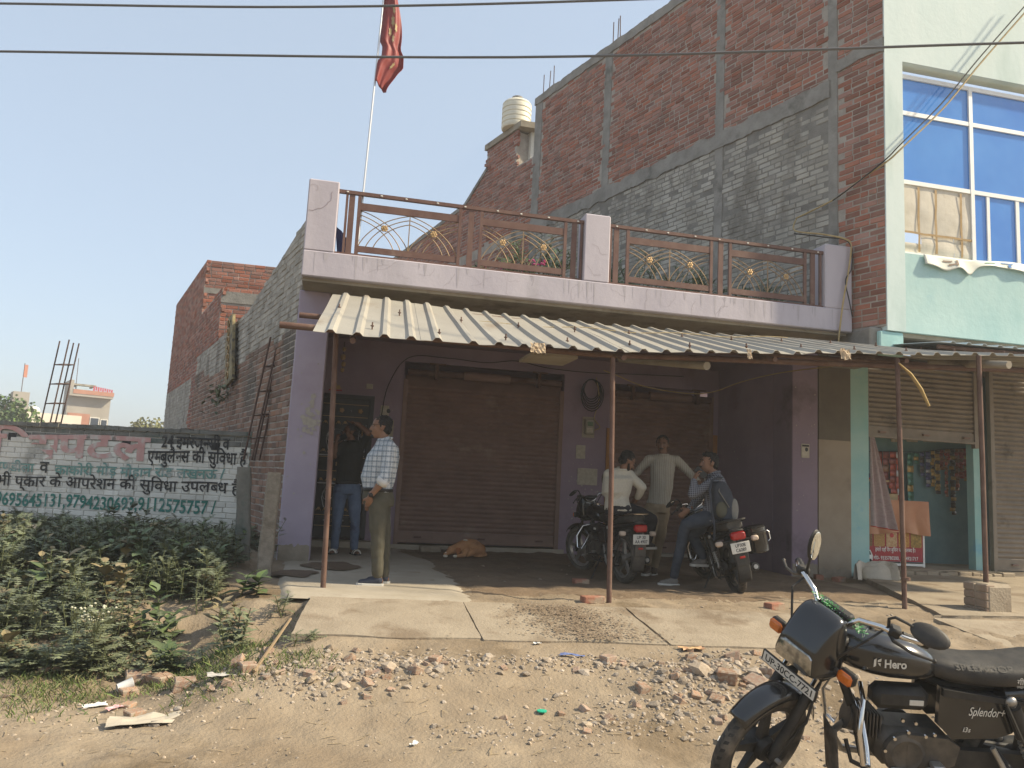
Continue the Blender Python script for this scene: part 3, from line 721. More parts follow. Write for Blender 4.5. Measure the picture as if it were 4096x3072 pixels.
mb.build('rain_marks', mat('rain_mark', (.36, .33, .35), (.41, .375, .40), 9, .9), shop, kind='stuff')
# cracks in the parapet plaster
mb = MB(); rng = random.Random(12); ck = [0]
def crack(x, z, L, ang, w=.004, f=lambda x, z: Vector((x, FY - .002, z)), lim=(ZS + .01, ZP - .01)):
    P = [(x, z)]
    while L > 0:
        s = rng.uniform(.02, .05); ang += rng.gauss(0, .45); x += s * math.cos(ang); z += s * math.sin(ang); L -= s
        if not lim[0] < z < lim[1] or (lim[1] > 4 and not (-.565 < x < -.235 or 2.92 < x < 3.24)): break
        P.append((x, z))
    for (a, b), (c, d) in zip(P, P[1:]):
        n = Vector((-(d - b), c - a)); n = n.normalized() * w * .5 if n.length else Vector((0, w))
        ck[0] += 1; e_ = Vector((0, -.000008 * ck[0], 0)); mb.add([f(a - n.x, b - n.y) + e_, f(c - n.x, d - n.y) + e_, f(c + n.x, d + n.y) + e_, f(a + n.x, b + n.y) + e_], [(0, 1, 2, 3)])
for i in range(26): crack(rng.uniform(-.3, 5.6), rng.choice((ZS + .02, ZP - .02)), rng.uniform(.12, .4), rng.choice((1.4, -1.5, 1.7)), rng.uniform(.0012, .003))
for i in range(7): crack(rng.uniform(-.3, 4.5), rng.uniform(ZS + .05, ZP - .05), rng.uniform(.1, .3), rng.uniform(-.4, .4), .0015)
fp = lambda x, z: Vector((x, FY + .0005, z))
crack(-.30, 4.45, .8, -1.6, .006, fp, (3.72, 4.55)); crack(-.5, 4.44, .25, -.1, .003, fp, (3.7, 4.56)); crack(3.0, 4.2, .3, 0, .003, fp, (3.7, 4.56)); crack(2.95, 3.9, .25, -.2, .003, fp, (3.7, 4.56))
mb.build('cracks', mat('crack_shadow', (.25, .205, .22), rough=1), shop, kind='stuff')

# -------- terrace railing: two runs of four bays
def arc(mb, x0, z0, x1, z1, bul, r=.007, n=12):
    P = []
    for i in range(n + 1):
        t = i / n; x = lerp(x0, x1, t); z = lerp(z0, z1, t) + bul * math.sin(math.pi * t); P.append((x, yr, z))
    mb.tube(P, r, 5)
yr = 9.27; m_goldr = mat('tarnished_gold_paint', (.22, .145, .085), (.30, .21, .12), 9, .6, metal=.2)
def bar(par, name, x0, x1, z0, z1, d=.022, m=m_brown):
    mb = MB(); mb.box(x0, x1, yr - d, yr + d, z0, z1); return mb.build(name, m, par)
def railing(label, X0, X1, bays):
    r = thing('terrace_railing', label, 'railing', ((X0 + X1) / 2, yr, ZP), group='railings of the roof terrace')
    bar(r, 'top_rail', X0, X1, 4.47, 4.512, .024); bar(r, 'bottom_rail', X0, X1, ZP + .002, ZP + .03, .02)
    for x, w in bays['posts']: bar(r, 'post', x - w / 2, x + w / 2, ZP + .031, 4.469, .018 if w < .06 else .012)
    for a, b in bays['panels']:
        p = bar(r, 'panel_rail', a, b, 4.285, 4.375, .012); bar(r, 'panel_rail', a, b, ZP + .06, ZP + .135, .012)
        z0, z1 = ZP + .135, 4.285; mx = (a + b) / 2; h = z1 - z0
        bar(r, 'centre_rod', mx - .006, mx + .006, z0, z1, .006, m_goldr)
        for s in (-1, 1):
            e = a if s < 0 else b
            for k, (o1, o2) in enumerate(((0, 0), (.10, .09), (.20, .18))):
                # arcs springing from the centre rod down to the outer foot, and from the outer post down to the centre foot
                mb = MB(); P = [(mx + s * (abs(e - mx) - o1 * .9) * lerp(t, math.sin(t * math.pi / 2), .6), yr, z0 + (h - o1 * .55) * lerp(1 - t, math.cos(t * math.pi / 2), .6)) for t in [i / 12 for i in range(13)]]
                mb.tube(P, .0065, 5); mb.build('arc_rod', m_goldr, r)
                mb = MB(); P = [(e - s * (abs(e - mx) - o1 * .9) * lerp(t, math.sin(t * math.pi / 2), .6), yr + .014, z0 + (h - o1 * .55) * lerp(1 - t, math.cos(t * math.pi / 2), .6)) for t in [i / 12 for i in range(13)]]
                mb.tube(P, .0065, 5); mb.build('arc_rod', m_goldr, r)
            fx = mx + s * abs(e - mx) * .5; fz = z0 + h * .56; mb = MB()
            for q in range(6):
                an = q * math.pi / 3; mb.ell((fx + .028 * math.cos(an), yr - .014, fz + .028 * math.sin(an)), .018, .01, .018, 8, 5)
            mb.ell((fx, yr - .02, fz), .014, .012, .014, 8, 5); mb.build('rosette', m_gold, r)
    for i in range(9):
        x = lerp(X0 + .1, X1 - .1, (i + .3 * nz(i * 3.3)) / 8); mb = MB(); mb.ell((x, yr - .026, 4.49), .016, .006, .009, 8, 5); mb.build('bead', m_white, r)
    return r
railing('brown terrace railing with golden arcs, left of the middle pier', -.22, 2.905, dict(posts=((-.12, .03), (-.06, .07), (.03, .04), (1.28, .04), (1.42, .07), (1.55, .04), (2.66, .04), (2.78, .07), (2.88, .03)), panels=((.05, 1.26), (1.57, 2.64))))
railing('brown terrace railing with golden arcs, right of the middle pier', 3.255, 6.42, dict(posts=((3.28, .03), (3.36, .07), (3.52, .04), (4.72, .04), (4.86, .07), (5.00, .04), (6.14, .04), (6.26, .07), (6.38, .03)), panels=((3.54, 4.70), (5.02, 6.12))))
# blue cloth behind the first bay
mb = MB(); mb.grid(lambda u, v: (-.19 + .16 * u - .05 * v, 9.36 + .03 * math.sin(u * 9), 3.74 + .36 * v * (1 - .5 * u) + .02 * u), 6, 8)
tag(mb.build('hanging_cloth', mat('navy_cloth', (.04, .05, .14), (.06, .07, .18), 8, .9), smooth=True), 'dark blue cloth hung behind the left end of the terrace railing', 'cloth')

# -------- left flank: old brick wall running back along the plot line
flank = thing('side_brick_wall', 'long weathered brick side wall running back from the purple column, partly whitewashed', 'wall', (-.8, 10, 0))
PL = Vector((-.60, 9.82, 0)); NL = Vector((-SL.y, SL.x, 0)); NL = NL if NL.x < 0 else -NL
polyL = [(0, 0), (15.3, 0), (15.3, 5.9), (9.33, 5.9), (9.33, 4.6), (6.5, 4.66), (6.5, 3.62), (5.9, 3.6), (3.6, 3.66), (1.5, 4.03), (.3, 4.26), (.02, 4.3)]
wall_prism('wall', flank, PL, SL, NL, polyL, .3, m_mort, .007)
m_dbrick = mat('sooty_brick', (.20, .12, .088), (.27, .165, .12), 1.0, .95, bump=.7, bscale=60, brick=.3, c3=(.115, .098, .082), s3=.7, t3=.53)
def zoneL(u, z):
    if not inside(polyL, u, z): return None
    if u < .06 and z < 3.42: return None
    if u > 9.9 and z < 3.15 + .05 * nz(u): return 1
    if u > 9.3: return 0
    if u > 6.5 and z > 3.55: return 0
    w = 2.87 + .10 * nz(u * 1.5, 3) + (.3 * sstep(6, 9, u))
    if z > w: return 1
    return 2
brick_field(flank, PL, SL, NL, 0, 15.3, .1, 5.88, zoneL, [m_brick, m_gbrick, m_dbrick], seed=6)
# upper blocks further back
for s, z0, z1, w, m_ in ((6.5, 3.4, 4.66, 3.4, m_brick), (9.33, 4.3, 5.9, 5.0, m_brick)):
    o = PL + SL * s; b = thing('rear_block', 'low brick roof room behind the side wall with grey lintel' if s < 7 else 'higher red brick roof block farthest back on the side wall', 'building', o + Vector((0, 0, z0)))
    wall_prism('wall', b, o, (1, 0, 0), (0, -1, 0), [(.012, z0), (w, z0), (w, z1), (.012, z1)], .3, m_mort, .012)
    brick_field(b, o, (1, 0, 0), (0, -1, 0), .0, w, z0, z1, (lambda u, z: 0 if not (s < 7 and 4.36 < z < 4.6) and not (s > 7 and 5.10 < z < 5.24) else None), [m_brick], n_ind=300, seed=int(s * 3))
    mb = MB(); zz = (4.37, 4.60) if s < 7 else (5.11, 5.24)
    mb.box(o.x - .005, o.x + w, o.y - .012, o.y + .1, *zz); mb.build('lintel', m_gconc, b)
# ================================================================ corrugated canopy on posts
m_sheet = mat('dusty_roof_sheet', (.345, .32, .275), (.42, .395, .34), 1.2, .55, metal=.25, bump=.12, bscale=10, c3=(.30, .245, .18), s3=2.2, t3=.60, stretch=(1, .35, 1))
can = thing('canopy', 'dented beige corrugated sheet canopy on rusty pipe posts', 'canopy', (2.6, 7.1, 0))
XA, XB = -.20, 10.2
def canz(x, v):      # v = 0 back, 1 front
    zf = lerp(2.345, 2.86, sstep(.6, 9.5, x) * .85 + .15 * (x + .2) / 10); zb = 3.215 - .06 * math.sin(max(0, min(1, x / 6)) * math.pi)
    if x > 6.6: zb -= .05 * (x - 6.6)
    return lerp(zb, zf, v) + .018 * nz(x * .9, v * 2) - .03 * v * (1 - v)
def can_y(x, v): return lerp(9.28, 7.08 + .02 * nz(x * 1.3, 5), v)
pitch = .245; prof = [(0, 0), (.105, 0), (.133, .032), (.172, .032), (.205, 0)]
xsheet = XA; si = 0
while xsheet < XB:
    nr = 4; pts = []
    for k in range(nr):
        for a, h in prof: pts.append((xsheet + k * pitch + a, h))
    pts.append((xsheet + nr * pitch + .03, 0)); mb = MB(); nv = 14; off = .0035 * (si % 2)
    def fn(i, j):
        x, h = pts[i]; v = j / nv; e = 0
        front = .02 * nz(x * 5, si) + (.035 * max(0, nz(x * 2.2, 7) - .2)) if j == nv else 0
        xx = x - .10 * v * (1 if x < 1 else 0) * 1.0
        return Vector((xx, can_y(x, v) - front, canz(x, v) + h * (1 - .25 * max(0, nz(x * 3, v * 3))) + off - (.03 * max(0, nz(x * 2.7, 3.1)) if j == nv else 0)))
    n = len(pts); V = [fn(i, j) for j in range(nv + 1) for i in range(n)]
    mb.add(V, [(j * n + i, (j + 1) * n + i, (j + 1) * n + i + 1, j * n + i + 1) for j in range(nv) for i in range(n - 1)])
    o = mb.build('roof_sheet', m_sheet, can); sm = o.modifiers.new('thickness', 'SOLIDIFY'); sm.thickness = .004; sm.offset = -1
    xsheet += nr * pitch; si += 1
# pipes under the sheets
def pipe(name, pts, r, m=m_rust, par=can, n=10):
    mb = MB(); mb.tube(pts, r, n); return mb.build(name, m, par, smooth=True, autos=60)
pipe('purlin', [(-.62, 7.42, 2.44), (2.5, 7.42, 2.43), (5, 7.42, 2.55), (10.2, 7.45, 2.83)], .032)
pipe('purlin', [(-.50, 8.25, 2.715), (2.5, 8.3, 2.72), (6, 8.3, 2.80), (10.2, 8.3, 2.95)], .030)
pipe('purlin', [(-.15, 9.1, 3.08), (6, 9.1, 3.06)], .026)
for x, yb in ((.06, 9.75), (2.72, 9.75), (4.4, 9.75), (6.0, 9.75)):
    pipe('rafter', [(x, 7.16, canz(x, .97) - .07), (x, yb, canz(x, 0) - .03)], .028)
for (x, y, z0, tx, tz, r) in ((-.03, 7.59, 0.0, -.10, 2.45, .026), (2.63, 7.11, -.03, 2.62, 2.37, .025), (5.84, 7.05, -.02, 5.87, 2.63, .025), (6.78, 6.98, .30, 6.86, 2.74, .026)):
    pipe('post', [(x, y, z0 - .05), (lerp(x, tx, .5) + .004, y + (.01 if x < 1 else .05), lerp(z0, tz, .5)), (tx, y + (.02 if x < 1 else .1), tz)], r, n=14)
pipe('pipe_end', [(7.08, 6.9, 2.63), (6.95, 7.9, 2.78)], .045, m_soff)
pipe('pipe_end', [(3.72, 7.35, 2.40), (3.45, 9.2, 2.72)], .045, m_soff)
mb = MB(); mb.box(1.86, 2.36, 7.55, 8.1, 2.39, 2.42); mb.build('loose_board', m_soff, can)
mb = MB(); mb.tube([(5.855, 7.05, .28), (5.855, 7.05, .31)], .046, 12); mb.build('post_collar', m_rust, can)
# hook bolts and torn scraps along the edge
for i in range(30):
    x = -.1 + i * .33 + .05 * nz(i * 2.2); v = .86 if i % 2 else .45; mb = MB(); z = canz(x, v) + .03
    mb.tube([(x, can_y(x, v), z - .03), (x, can_y(x, v), z + .04)], .008, 6); mb.tube([(x, can_y(x, v), z), (x, can_y(x, v), z + .008)], .018, 8); mb.build('hook_bolt', m_rust, can)
m_scrap = mat('torn_paper', (.40, .30, .20), (.50, .40, .28), 10, .95)
for x, w in ((1.72, .15), (4.0, .05), (5.08, .12)):
    mb = MB(); mb.grid(lambda u, v: (x + w * u + .02 * nz(u * 4, v * 4), 7.04 - .03 * v + .02 * nz(u * 6, v * 5, x), canz(x, 1) + .035 - .10 * v + .03 * nz(u * 5, v * 3, x * 7)), 8, 6); mb.build('torn_scrap', m_scrap, can)
# thin yellow wire lying over the sheets
mb = MB(); mb.tube([(lerp(1.3, 5.3, t), lerp(8.6, 8.35, t), canz(lerp(1.3, 5.3, t), .4) + .06 + .012 * math.sin(t * 22)) for t in [i / 40 for i in range(41)]], .005, 5)
tag(mb.build('loose_wire', m_wirey), 'thin yellow wire lying on top of the corrugated canopy', 'wire')
# brick stub that carries the right hand post
ped = thing('brick_pedestal', 'plastered brick pedestal under the rightmost canopy post', 'pedestal', (6.8, 6.95, 0))
mb = MB(); mb.rbox(6.60, 6.92, 6.78, 7.10, -.06, .29, .03)
o = mb.build('block', m_conc, ped)
rng = random.Random(3); m_stained = mat('plaster_stained_brick', (.27, .19, .14), (.31, .24, .18), 6, .97, bump=.6, c3=(.33, .27, .20), s3=5, t3=.52)
for k in range(4):
    for j in range(2):
        mb = MB(); mb.rbox(6.592 - .006 * rng.random(), 6.70, 6.785 + .155 * j, 6.93 + .155 * j, -.03 + .08 * k, .043 + .08 * k, .008); mb.build('brick', m_stained, ped)

# second, bluish canopy of the teal shop, tucked under its balcony
m_bsheet = mat('pale_blue_sheet', (.50, .58, .62), (.60, .66, .68), 1.5, .5, metal=.3, c3=(.45, .47, .45), s3=2, t3=.62)
can2 = thing('upper_canopy', 'pale blue sheet canopy under the teal balcony', 'canopy', (9, 8, 3.1))
for k in range(6):
    mb = MB(); x0 = 7.15 + k * .92; pts = []
    for q in range(4):
        for a, h in ((0, 0), (.15, 0), (.17, .025), (.205, .025)): pts.append((x0 + q * .23 + a, h))
    pts.append((x0 + .95, 0)); n = len(pts)
    V = [Vector((x, lerp(9.3, 7.95, v), lerp(3.24, 3.07, v) + h + .003 * (k % 2) + .012 * (x - 7))) for v in (0, .5, 1) for x, h in pts]
    mb.add(V, [(j * n + i, (j + 1) * n + i, (j + 1) * n + i + 1, j * n + i + 1) for j in range(2) for i in range(n - 1)])
    o = mb.build('roof_sheet', m_bsheet, can2); sm = o.modifiers.new('thickness', 'SOLIDIFY'); sm.thickness = .004; sm.offset = -1
mb = MB(); mb.tube([(7.2, 8.05, 3.03), (12, 8.05, 3.09)], .03, 8); mb.build('purlin', m_rust, can2)
mb = MB(); mb.tube([(8.55, 8.2, 3.0), (8.6, 9.6, 3.12)], .035, 8); mb.build('rafter', m_soff, can2)

# ================================================================ painted boundary wall on the left
wl0, wl1 = Vector((-1.24, 11.96, 0)), Vector((-7.6, 14.03, 0)); dW = (wl0 - wl1).normalized(); nW = Vector((dW.y, -dW.x, 0)); LW = (wl0 - wl1).length
bw = thing('boundary_wall', 'low whitewashed brick boundary wall painted with black, green and red Hindi lettering', 'wall', (-3, 12.6, 0))
m_wwash = mat('lime_whitewash', (.62, .595, .53), (.70, .675, .61), 2.6, .95, bump=.5, bscale=40, brick=.10, c3=(.33, .315, .28), s3=1.9, t3=.57, stretch=(1, 1, .5))
m_wmort = mat('lime_mortar', (.40, .38, .34), (.50, .48, .43), 3, .97, bump=.6)
m_moss = mat('sooty_coping', (.13, .128, .115), (.215, .21, .19), 4, .97, bump=.9, bscale=25, c3=(.06, .10, .085), s3=2.0, t3=.56)
wt = 1.63
wall_prism('wall', bw, wl1, dW, nW, [(0, -.4), (LW, -.4), (LW, wt - .06), (0, wt - .06)], .23, m_wmort, .010)
holes = [LW - 3.86, LW - 2.02, LW - .62]
def zoneW(u, z):
    for h in holes:
        if h < u < h + .13 and 1.33 < z < 1.45: return None
    return 0 if z < wt - .2 else 1
brick_field(bw, wl1, dW, nW, 0, LW, .10, wt - .05, zoneW, [m_wwash, m_moss], seed=15, g=.008, H=.073)
mb = MB(); n = 90
Tw = lambda p: wl1 + dW * p.x - nW * p.y + Vector((0, 0, p.z))
for i in range(n):
    a, b = LW * i / n, LW * (i + 1) / n
    mb.box(a, b, -.03 + .015 * nz(i * .7), .25, wt - .07 + .012 * nz(i * 1.3), wt - .01 + .022 * nz(i * .5, 3), T=Tw)
mb.build('coping', m_moss, bw)
mb = MB(); mb.box(0, LW, -.035, .01, -.5, .10, T=Tw); mb.build('plinth', m_conc, bw)
mb = MB()
for h in holes: mb.box(h, h + .13, .0, .012, 1.335, 1.445, T=Tw)
mb.build('vent_holes', m_wire, bw, kind='stuff')
m_pblk = mat('black_sign_paint', (.025, .025, .027), (.05, .05, .05), 9, .8, c3=(.24, .23, .21), s3=7, t3=.60)
m_pgrn = mat('green_sign_paint', (.035, .16, .12), (.05, .20, .17), 5, .8, c3=(.30, .32, .29), s3=5, t3=.62)
m_pgrnf = mat('faded_green_paint', (.14, .28, .235), (.20, .32, .30), 5, .8, c3=(.36, .37, .34), s3=5, t3=.56)
m_pred = mat('faded_red_paint', (.50, .27, .245), (.55, .37, .345), 5, .9, c3=(.52, .47, .43), s3=5, t3=.50)
Tt = lambda u, z: Matrix(((dW.x, -nW.x, 0, (wl1 + dW * u).x + nW.x * .008), (dW.y, -nW.y, 0, (wl1 + dW * u).y + nW.y * .008), (0, 0, 1, z), (0, 0, 0, 1)))
def line(body, u0, u1, z, size, m, tilt=0, bold=.012, wob=.03):
    T = Tt(LW + u0, z) @ Matrix.Rotation(tilt, 4, 'Y')
    return letters('lettering', body, m, bw, T, size, .004, width=u1 - u0, bold=bold * size, wob=wob)
line('हािस~पटल', -4.78, -1.56, 1.085, .52, m_pred, -.015, .03)
line('24 इमरजन~सी व', -1.39, -.33, 1.335, .25, m_pblk, -.02, .022)
line('एम~बुलैन~स की सुिवधा है', -1.59, -.05, 1.115, .26, m_pblk, -.02, .022)
line('सण~डीला', -4.05, -3.36, .865, .19, m_pgrnf, -.015, .02)
line('व', -3.28, -3.13, .865, .25, m_pblk, 0, .02)
line('काकोरी मोड़ मोहान रोड लखनऊ /', -3.03, -.36, .86, .20, m_pgrnf, -.022, .022)
line('सभी प्कार के आपरेशन की सुिवधा उपलब~ध है', -4.12, -.10, .645, .235, m_pblk, -.018, .014)
line('9695645131,9794230693,9112575757 /', -3.92, -.45, .36, .27, m_pgrn, -.012, .018)
mb = MB()
mb.box(LW - .012, LW + .012, -.009, -.004, .16, 1.56, T=Tw); mb.build('painted_line', m_pgrn, bw)
# end pier of the wall, leaning concrete posts
mb = MB(); mb.rbox(LW + .02, LW + .30, -.06, .25, -.4, 1.72, .02, T=Tw); mb.build('end_pier', m_moss, bw)
m_post = mat('exposed_aggregate', (.20, .17, .135), (.30, .26, .21), 16, .95, bump=1, bscale=70, c3=(.15, .12, .09), s3=5, t3=.55)
def cpost(label, base, top, w, m):
    mb = MB(); b, t = Vector(base), Vector(top); k = 8; rings = []
    for i in range(k + 1):
        c = b.lerp(t, i / k); s = w * (1 + .05 * nz(i * 1.3, b.x * 7)); rings.append([c + Vector((x * s, y * s * .8, 0)) + Vector((.008 * nz(i * 2, x), .008 * nz(i * 3, y), 0)) for x, y in ((-.4, -.5), (.4, -.5), (.5, -.4), (.5, .4), (.4, .5), (-.4, .5), (-.5, .4), (-.5, -.4))])
    mb.loft(rings); return tag(mb.build('concrete_post', m), label, 'post', 'old concrete fence posts')
cpost('pale concrete fence post with exposed stones, nearest beside the purple column', (-.64, 8.40, -.2), (-.62, 8.46, 1.06), .145, m_post)
cpost('dark leaning concrete fence post behind the pale one', (-.93, 9.25, -.1), (-1.0, 9.1, 1.10), .15, m_moss)
# two cages of rebar
def cage(label, o, h, w, lean, rings_):
    t = thing('rebar_cage', label, 'rebar', o, group='bare rebar cages'); o = Vector(o)
    for i, (a, b) in enumerate(((-1, -.4), (.1, -1), (.3, .8), (1, .3))):
        mb = MB(); hh = h * (1 + .05 * nz(i * 3.1, o.x)); mb.tube([o + Vector((a * w, b * w * .6, 0)), o + Vector((a * w + lean * hh, b * w * .6, hh))], .014, 6); mb.build('bar', m_rebar, t)
    for z in rings_:
        mb = MB(); mb.tube([o + Vector((a * w * 1.06 + lean * z, b * w * .66, z + .02 * a)) for a, b in ((-1, -.4), (.1, -1), (1, .3), (.3, .8))], .010, 5, closed=True); mb.build('stirrup', m_rebar, t)
cage('rusty rebar cage sticking up behind the painted wall', (-5.75, 17.2, 1.0), 2.5, .17, .09, (.8, 1.2, 1.6, 2.0))
cage('rusty rebar cage against the brick side wall by the purple column', (-1.12, 10.95, 1.2), 1.7, .10, .12, (.3, .62, .95, 1.3))
# painted board fixed high on the side wall, and a small plant rooted there
def onflank(s, z, d=0): return PL + SL * s + NL * d + Vector((0, 0, z))
b = thing('carved_board', 'ornate gold painted board fixed to the whitewashed side wall', 'board', onflank(4.0, 2.5))
mb = MB(); mb.prism([(3.75, 2.55), (4.35, 2.45), (4.75, 3.2), (4.7, 3.75), (4.3, 3.75)], .0, .05, T=lambda p: onflank(p.x, p.z, .06 + p.y)); mb.build('panel', mat('brown_gold_board', (.16, .12, .06), (.28, .23, .11), 7, .7, c3=(.05, .04, .03), s3=9, t3=.5), b)
for i in range(7):
    mb = MB(); cz = 2.65 + .16 * i; cs = 4.2 + .06 * i
    mb.tube([onflank(cs + .10 * math.cos(a), cz + .07 * math.sin(a), .12) for a in [k * .55 for k in range(9)]], .012, 5); mb.build('gilt_scroll', m_gold, b)

# ================================================================ far houses and trees on the left
def at(px, depth, z):    # point at a given distance in front of the camera
    q = (px - 512) / 768 * depth
    return Vector((math.sin(_y) * depth + math.cos(_y) * q, math.cos(_y) * depth - math.sin(_y) * q, z))
m_fb = mat('far_brick', (.36, .17, .115), (.42, .215, .15), .8, .95, bump=.3, bscale=4); m_fg = mat('far_grey_plaster', (.30, .275, .24), (.36, .33, .29), .5, .95); m_fw = mat('far_cream_plaster', (.66, .58, .48), (.72, .65, .55), .5, .95)
H1 = thing('far_house', 'three storey grey and brick house with roof sign beyond the painted wall', 'building', at(90, 70, 0))
e = at(90, 70, 0); ex = Vector((math.cos(_y), -math.sin(_y), 0)) * math.cos(rad(38)) + Vector((math.sin(_y), math.cos(_y), 0)) * math.sin(rad(38)); Fh = frame((e.x, e.y, 0), ex) @ Matrix.Diagonal((.92, .8, 1.08, 1))
hb = lambda name, x0, x1, y0, y1, z0, z1, m: (lambda mb: mb.build(name, m, H1))(MB().box(x0, x1, y0, y1, z0, z1, T=Fh))
hb('wall', -1.9, 1.9, 0, 3, 0, 6.3, m_fg); hb('brick_panel', -1.75, .2, -.08, 0, 3.0, 4.9, m_fb); hb('balcony', -1.75, 1.95, -1.0, -.01, 2.55, 2.85, m_fb); hb('roof', -1.9, 1.95, -.9, 3, 6.3, 6.5, m_fg)
hb('parapet', -1.6, 2.0, -.95, -.8, 6.5, 6.85, m_fb); hb('parapet', -1.9, -1.6, -.9, 3, 6.5, 7.6, m_fg); hb('lean_roof', -1.7, .6, 1, 4, 7.3, 7.45, m_soff); hb('balcony_wall', -1.75, 1.9, -1.0, -.94, 2.85, 3.0, m_fb)
for x0, x1, z0, z1 in ((.3, 1.0, 3.05, 4.6), (1.25, 1.75, 3.4, 4.5), (-1.0, -.6, 4.3, 4.6), (-1.6, -.3, .5, 2.2)):
    w_ = hb('window', x0 - .07, x1 + .07, -.13, -.02, z0 - .07, z1 + .07, m_white); mb = MB(); mb.box(x0, x1, -.15, -.05, z0, z1, T=Fh); mb.build('pane', mat('far_dark_glass', (.03, .04, .06), rough=.2), w_)
hb('tank', -1.2, -.1, .3, 1.3, 6.6, 7.2, mat('far_blue_tank', (.40, .50, .58), rough=.6))
for i in range(9): hb('sign_letter', .1 + .2 * i, .24 + .2 * i, -.9, -.84, 6.75 + .15 * (i % 2), 7.25 - .02 * i, mat('far_red_sign', (.42, .06, .09), rough=.6))
mb = MB(); mb.tube([Fh @ Vector((-1.2, 1, 7.4)), Fh @ Vector((-1.25, 1, 9.6))], .03, 5); mb.build('antenna', m_rebar, H1)
H2 = thing('far_house', 'low cream house with flat roof far left beyond the wall', 'building', at(50, 60, 0))
e = at(48, 60, 0); F2 = frame((e.x, e.y, 0), ex) @ Matrix.Diagonal((1, 1, 1.12, 1))
for nm, c, m in (('wall', (-2.2, 2.4, 0, 6, 0, 3.4), m_fw), ('parapet', (-2.3, 2.5, -.1, .1, 3.4, 4.1), m_fw), ('stair_head', (-2.2, -1.1, 1, 3, 4.1, 5.5), m_fg), ('ledge', (-2.3, 2.5, -.5, -.1, 2.7, 2.85), m_soff)):
    mb = MB(); mb.box(*c, T=F2); mb.build(nm, m, H2)
mb = MB(); mb.tube([F2 @ Vector((-1.6, 2, 5.5)), F2 @ Vector((-1.6, 2, 7.6))], .03, 5); mb.build('flagstaff', m_rebar, H2)
mb = MB(); mb.box(-1.6, -1.35, 1.98, 2.02, 6.6, 7.5, T=F2); mb.build('pennant', mat('faded_orange_cloth', (.50, .22, .15), rough=.9), H2)
mb = MB(); mb.ell(F2 @ Vector((-.7, 1.5, 4.3)), .5, .5, .35); mb.build('roof_tank', m_white, H2)

def leaf_cloud(mb, c, rx, ry, rz, n, ls, rng, droop=.3):
    for i in range(n):
        while True:
            p = Vector((rng.uniform(-1, 1), rng.uniform(-1, 1), rng.uniform(-1, 1)))
            if .25 < p.length < 1: break
        q = Vector((c[0] + p.x * rx, c[1] + p.y * ry, c[2] + p.z * rz)); d = Vector((rng.gauss(0, 1), rng.gauss(0, 1), rng.gauss(0, .6) - droop)).normalized(); s = d.orthogonal().normalized(); s = (Matrix.Rotation(rng.random() * 6, 3, d) @ s)
        l = ls * rng.uniform(.6, 1.3); w = l * .36
        mb.add([q, q + d * l * .5 + s * w, q + d * l, q + d * l * .5 - s * w], [(0, 1, 2, 3)])
def tree(name, label, base, h, crown, n, ls, m, seed):
    t = thing(name, label, 'tree', base); b = Vector(base); rng = random.Random(seed); mb = MB()
    mb.tube([b, b + Vector((.1, 0, h * .4)), b + Vector((-.1, .1, h * .75))], [h * .04, h * .03, h * .012], 8)
    for k in range(6):
        a = k * 1.05; mb.tube([b + Vector((0, 0, h * (.35 + .05 * k))), b + Vector((crown * .7 * math.cos(a), crown * .7 * math.sin(a), h * (.62 + .05 * k)))], [h * .018, h * .006], 6)
    mb.build('trunk', mat('bark', (.12, .09, .065), (.16, .125, .09), 6, .95), t)
    mb = MB()
    for k in range(16):
        a = rng.random() * 6.28; r = crown * rng.uniform(.1, .75); leaf_cloud(mb, (b.x + r * math.cos(a), b.y + r * math.sin(a), b.z + h * rng.uniform(.5, .98)), crown * .42, crown * .42, crown * .33, n // 16, ls, rng)
    mb.build('crown', m, t)
m_leaf = mat('tree_leaf', (.060, .105, .030), (.095, .145, .045), .6, .6, brick=.35)
m_leafy = mat('yellowing_leaf', (.15, .155, .05), (.20, .19, .07), .6, .6, brick=.3)
tree('far_tree', 'green leafy tree at the far left edge beyond the wall', at(2, 45, 0), 4.6, 2.2, 2600, .28, m_leaf, 3)
tree('far_tree', 'small yellowish tree far behind the end of the painted wall', at(153, 60, 0), 4.2, 1.7, 1300, .3, m_leafy, 8)

# ================================================================ tank, flag, wires, roof plants
tk = thing('water_tank', 'ribbed cream plastic water tank on the roof slab behind the brick wall', 'tank', (4.05, 18.7, 10.16))
m_tank = mat('cream_plastic', (.66, .62, .50), (.72, .68, .56), 2, .5)
pr = [(0, 0), (.42, 0)]
for k in range(5): pr += [(.445, .03 + .15 * k), (.445, .12 + .15 * k), (.425, .135 + .15 * k), (.425, .165 + .15 * k)]
pr += [(.44, .80), (.40, .86), (.22, .95), (.16, .95), (.16, 1.0), (0, 1.0)]
mb = MB(); mb.lathe(pr, 36, T=Matrix.Translation((3.88, 18.6, 10.16)) @ Matrix.Scale(.86, 4), cap=False); mb.build('shell', m_tank, tk, smooth=True, autos=40)
mb = MB(); mb.lathe([(0, 0), (.17, 0), (.17, .05), (0, .06)], 24, T=Matrix.Translation((3.88, 18.6, 11.02)) @ Matrix.Scale(.86, 4), cap=False); mb.build('lid', m_gconc, tk)
mb = MB(); mb.tube([(4.45, 18.6, 10.75), (4.7, 18.5, 10.74), (4.72, 18.5, 10.2)], .02, 6); mb.build('outlet_pipe', m_white, tk)

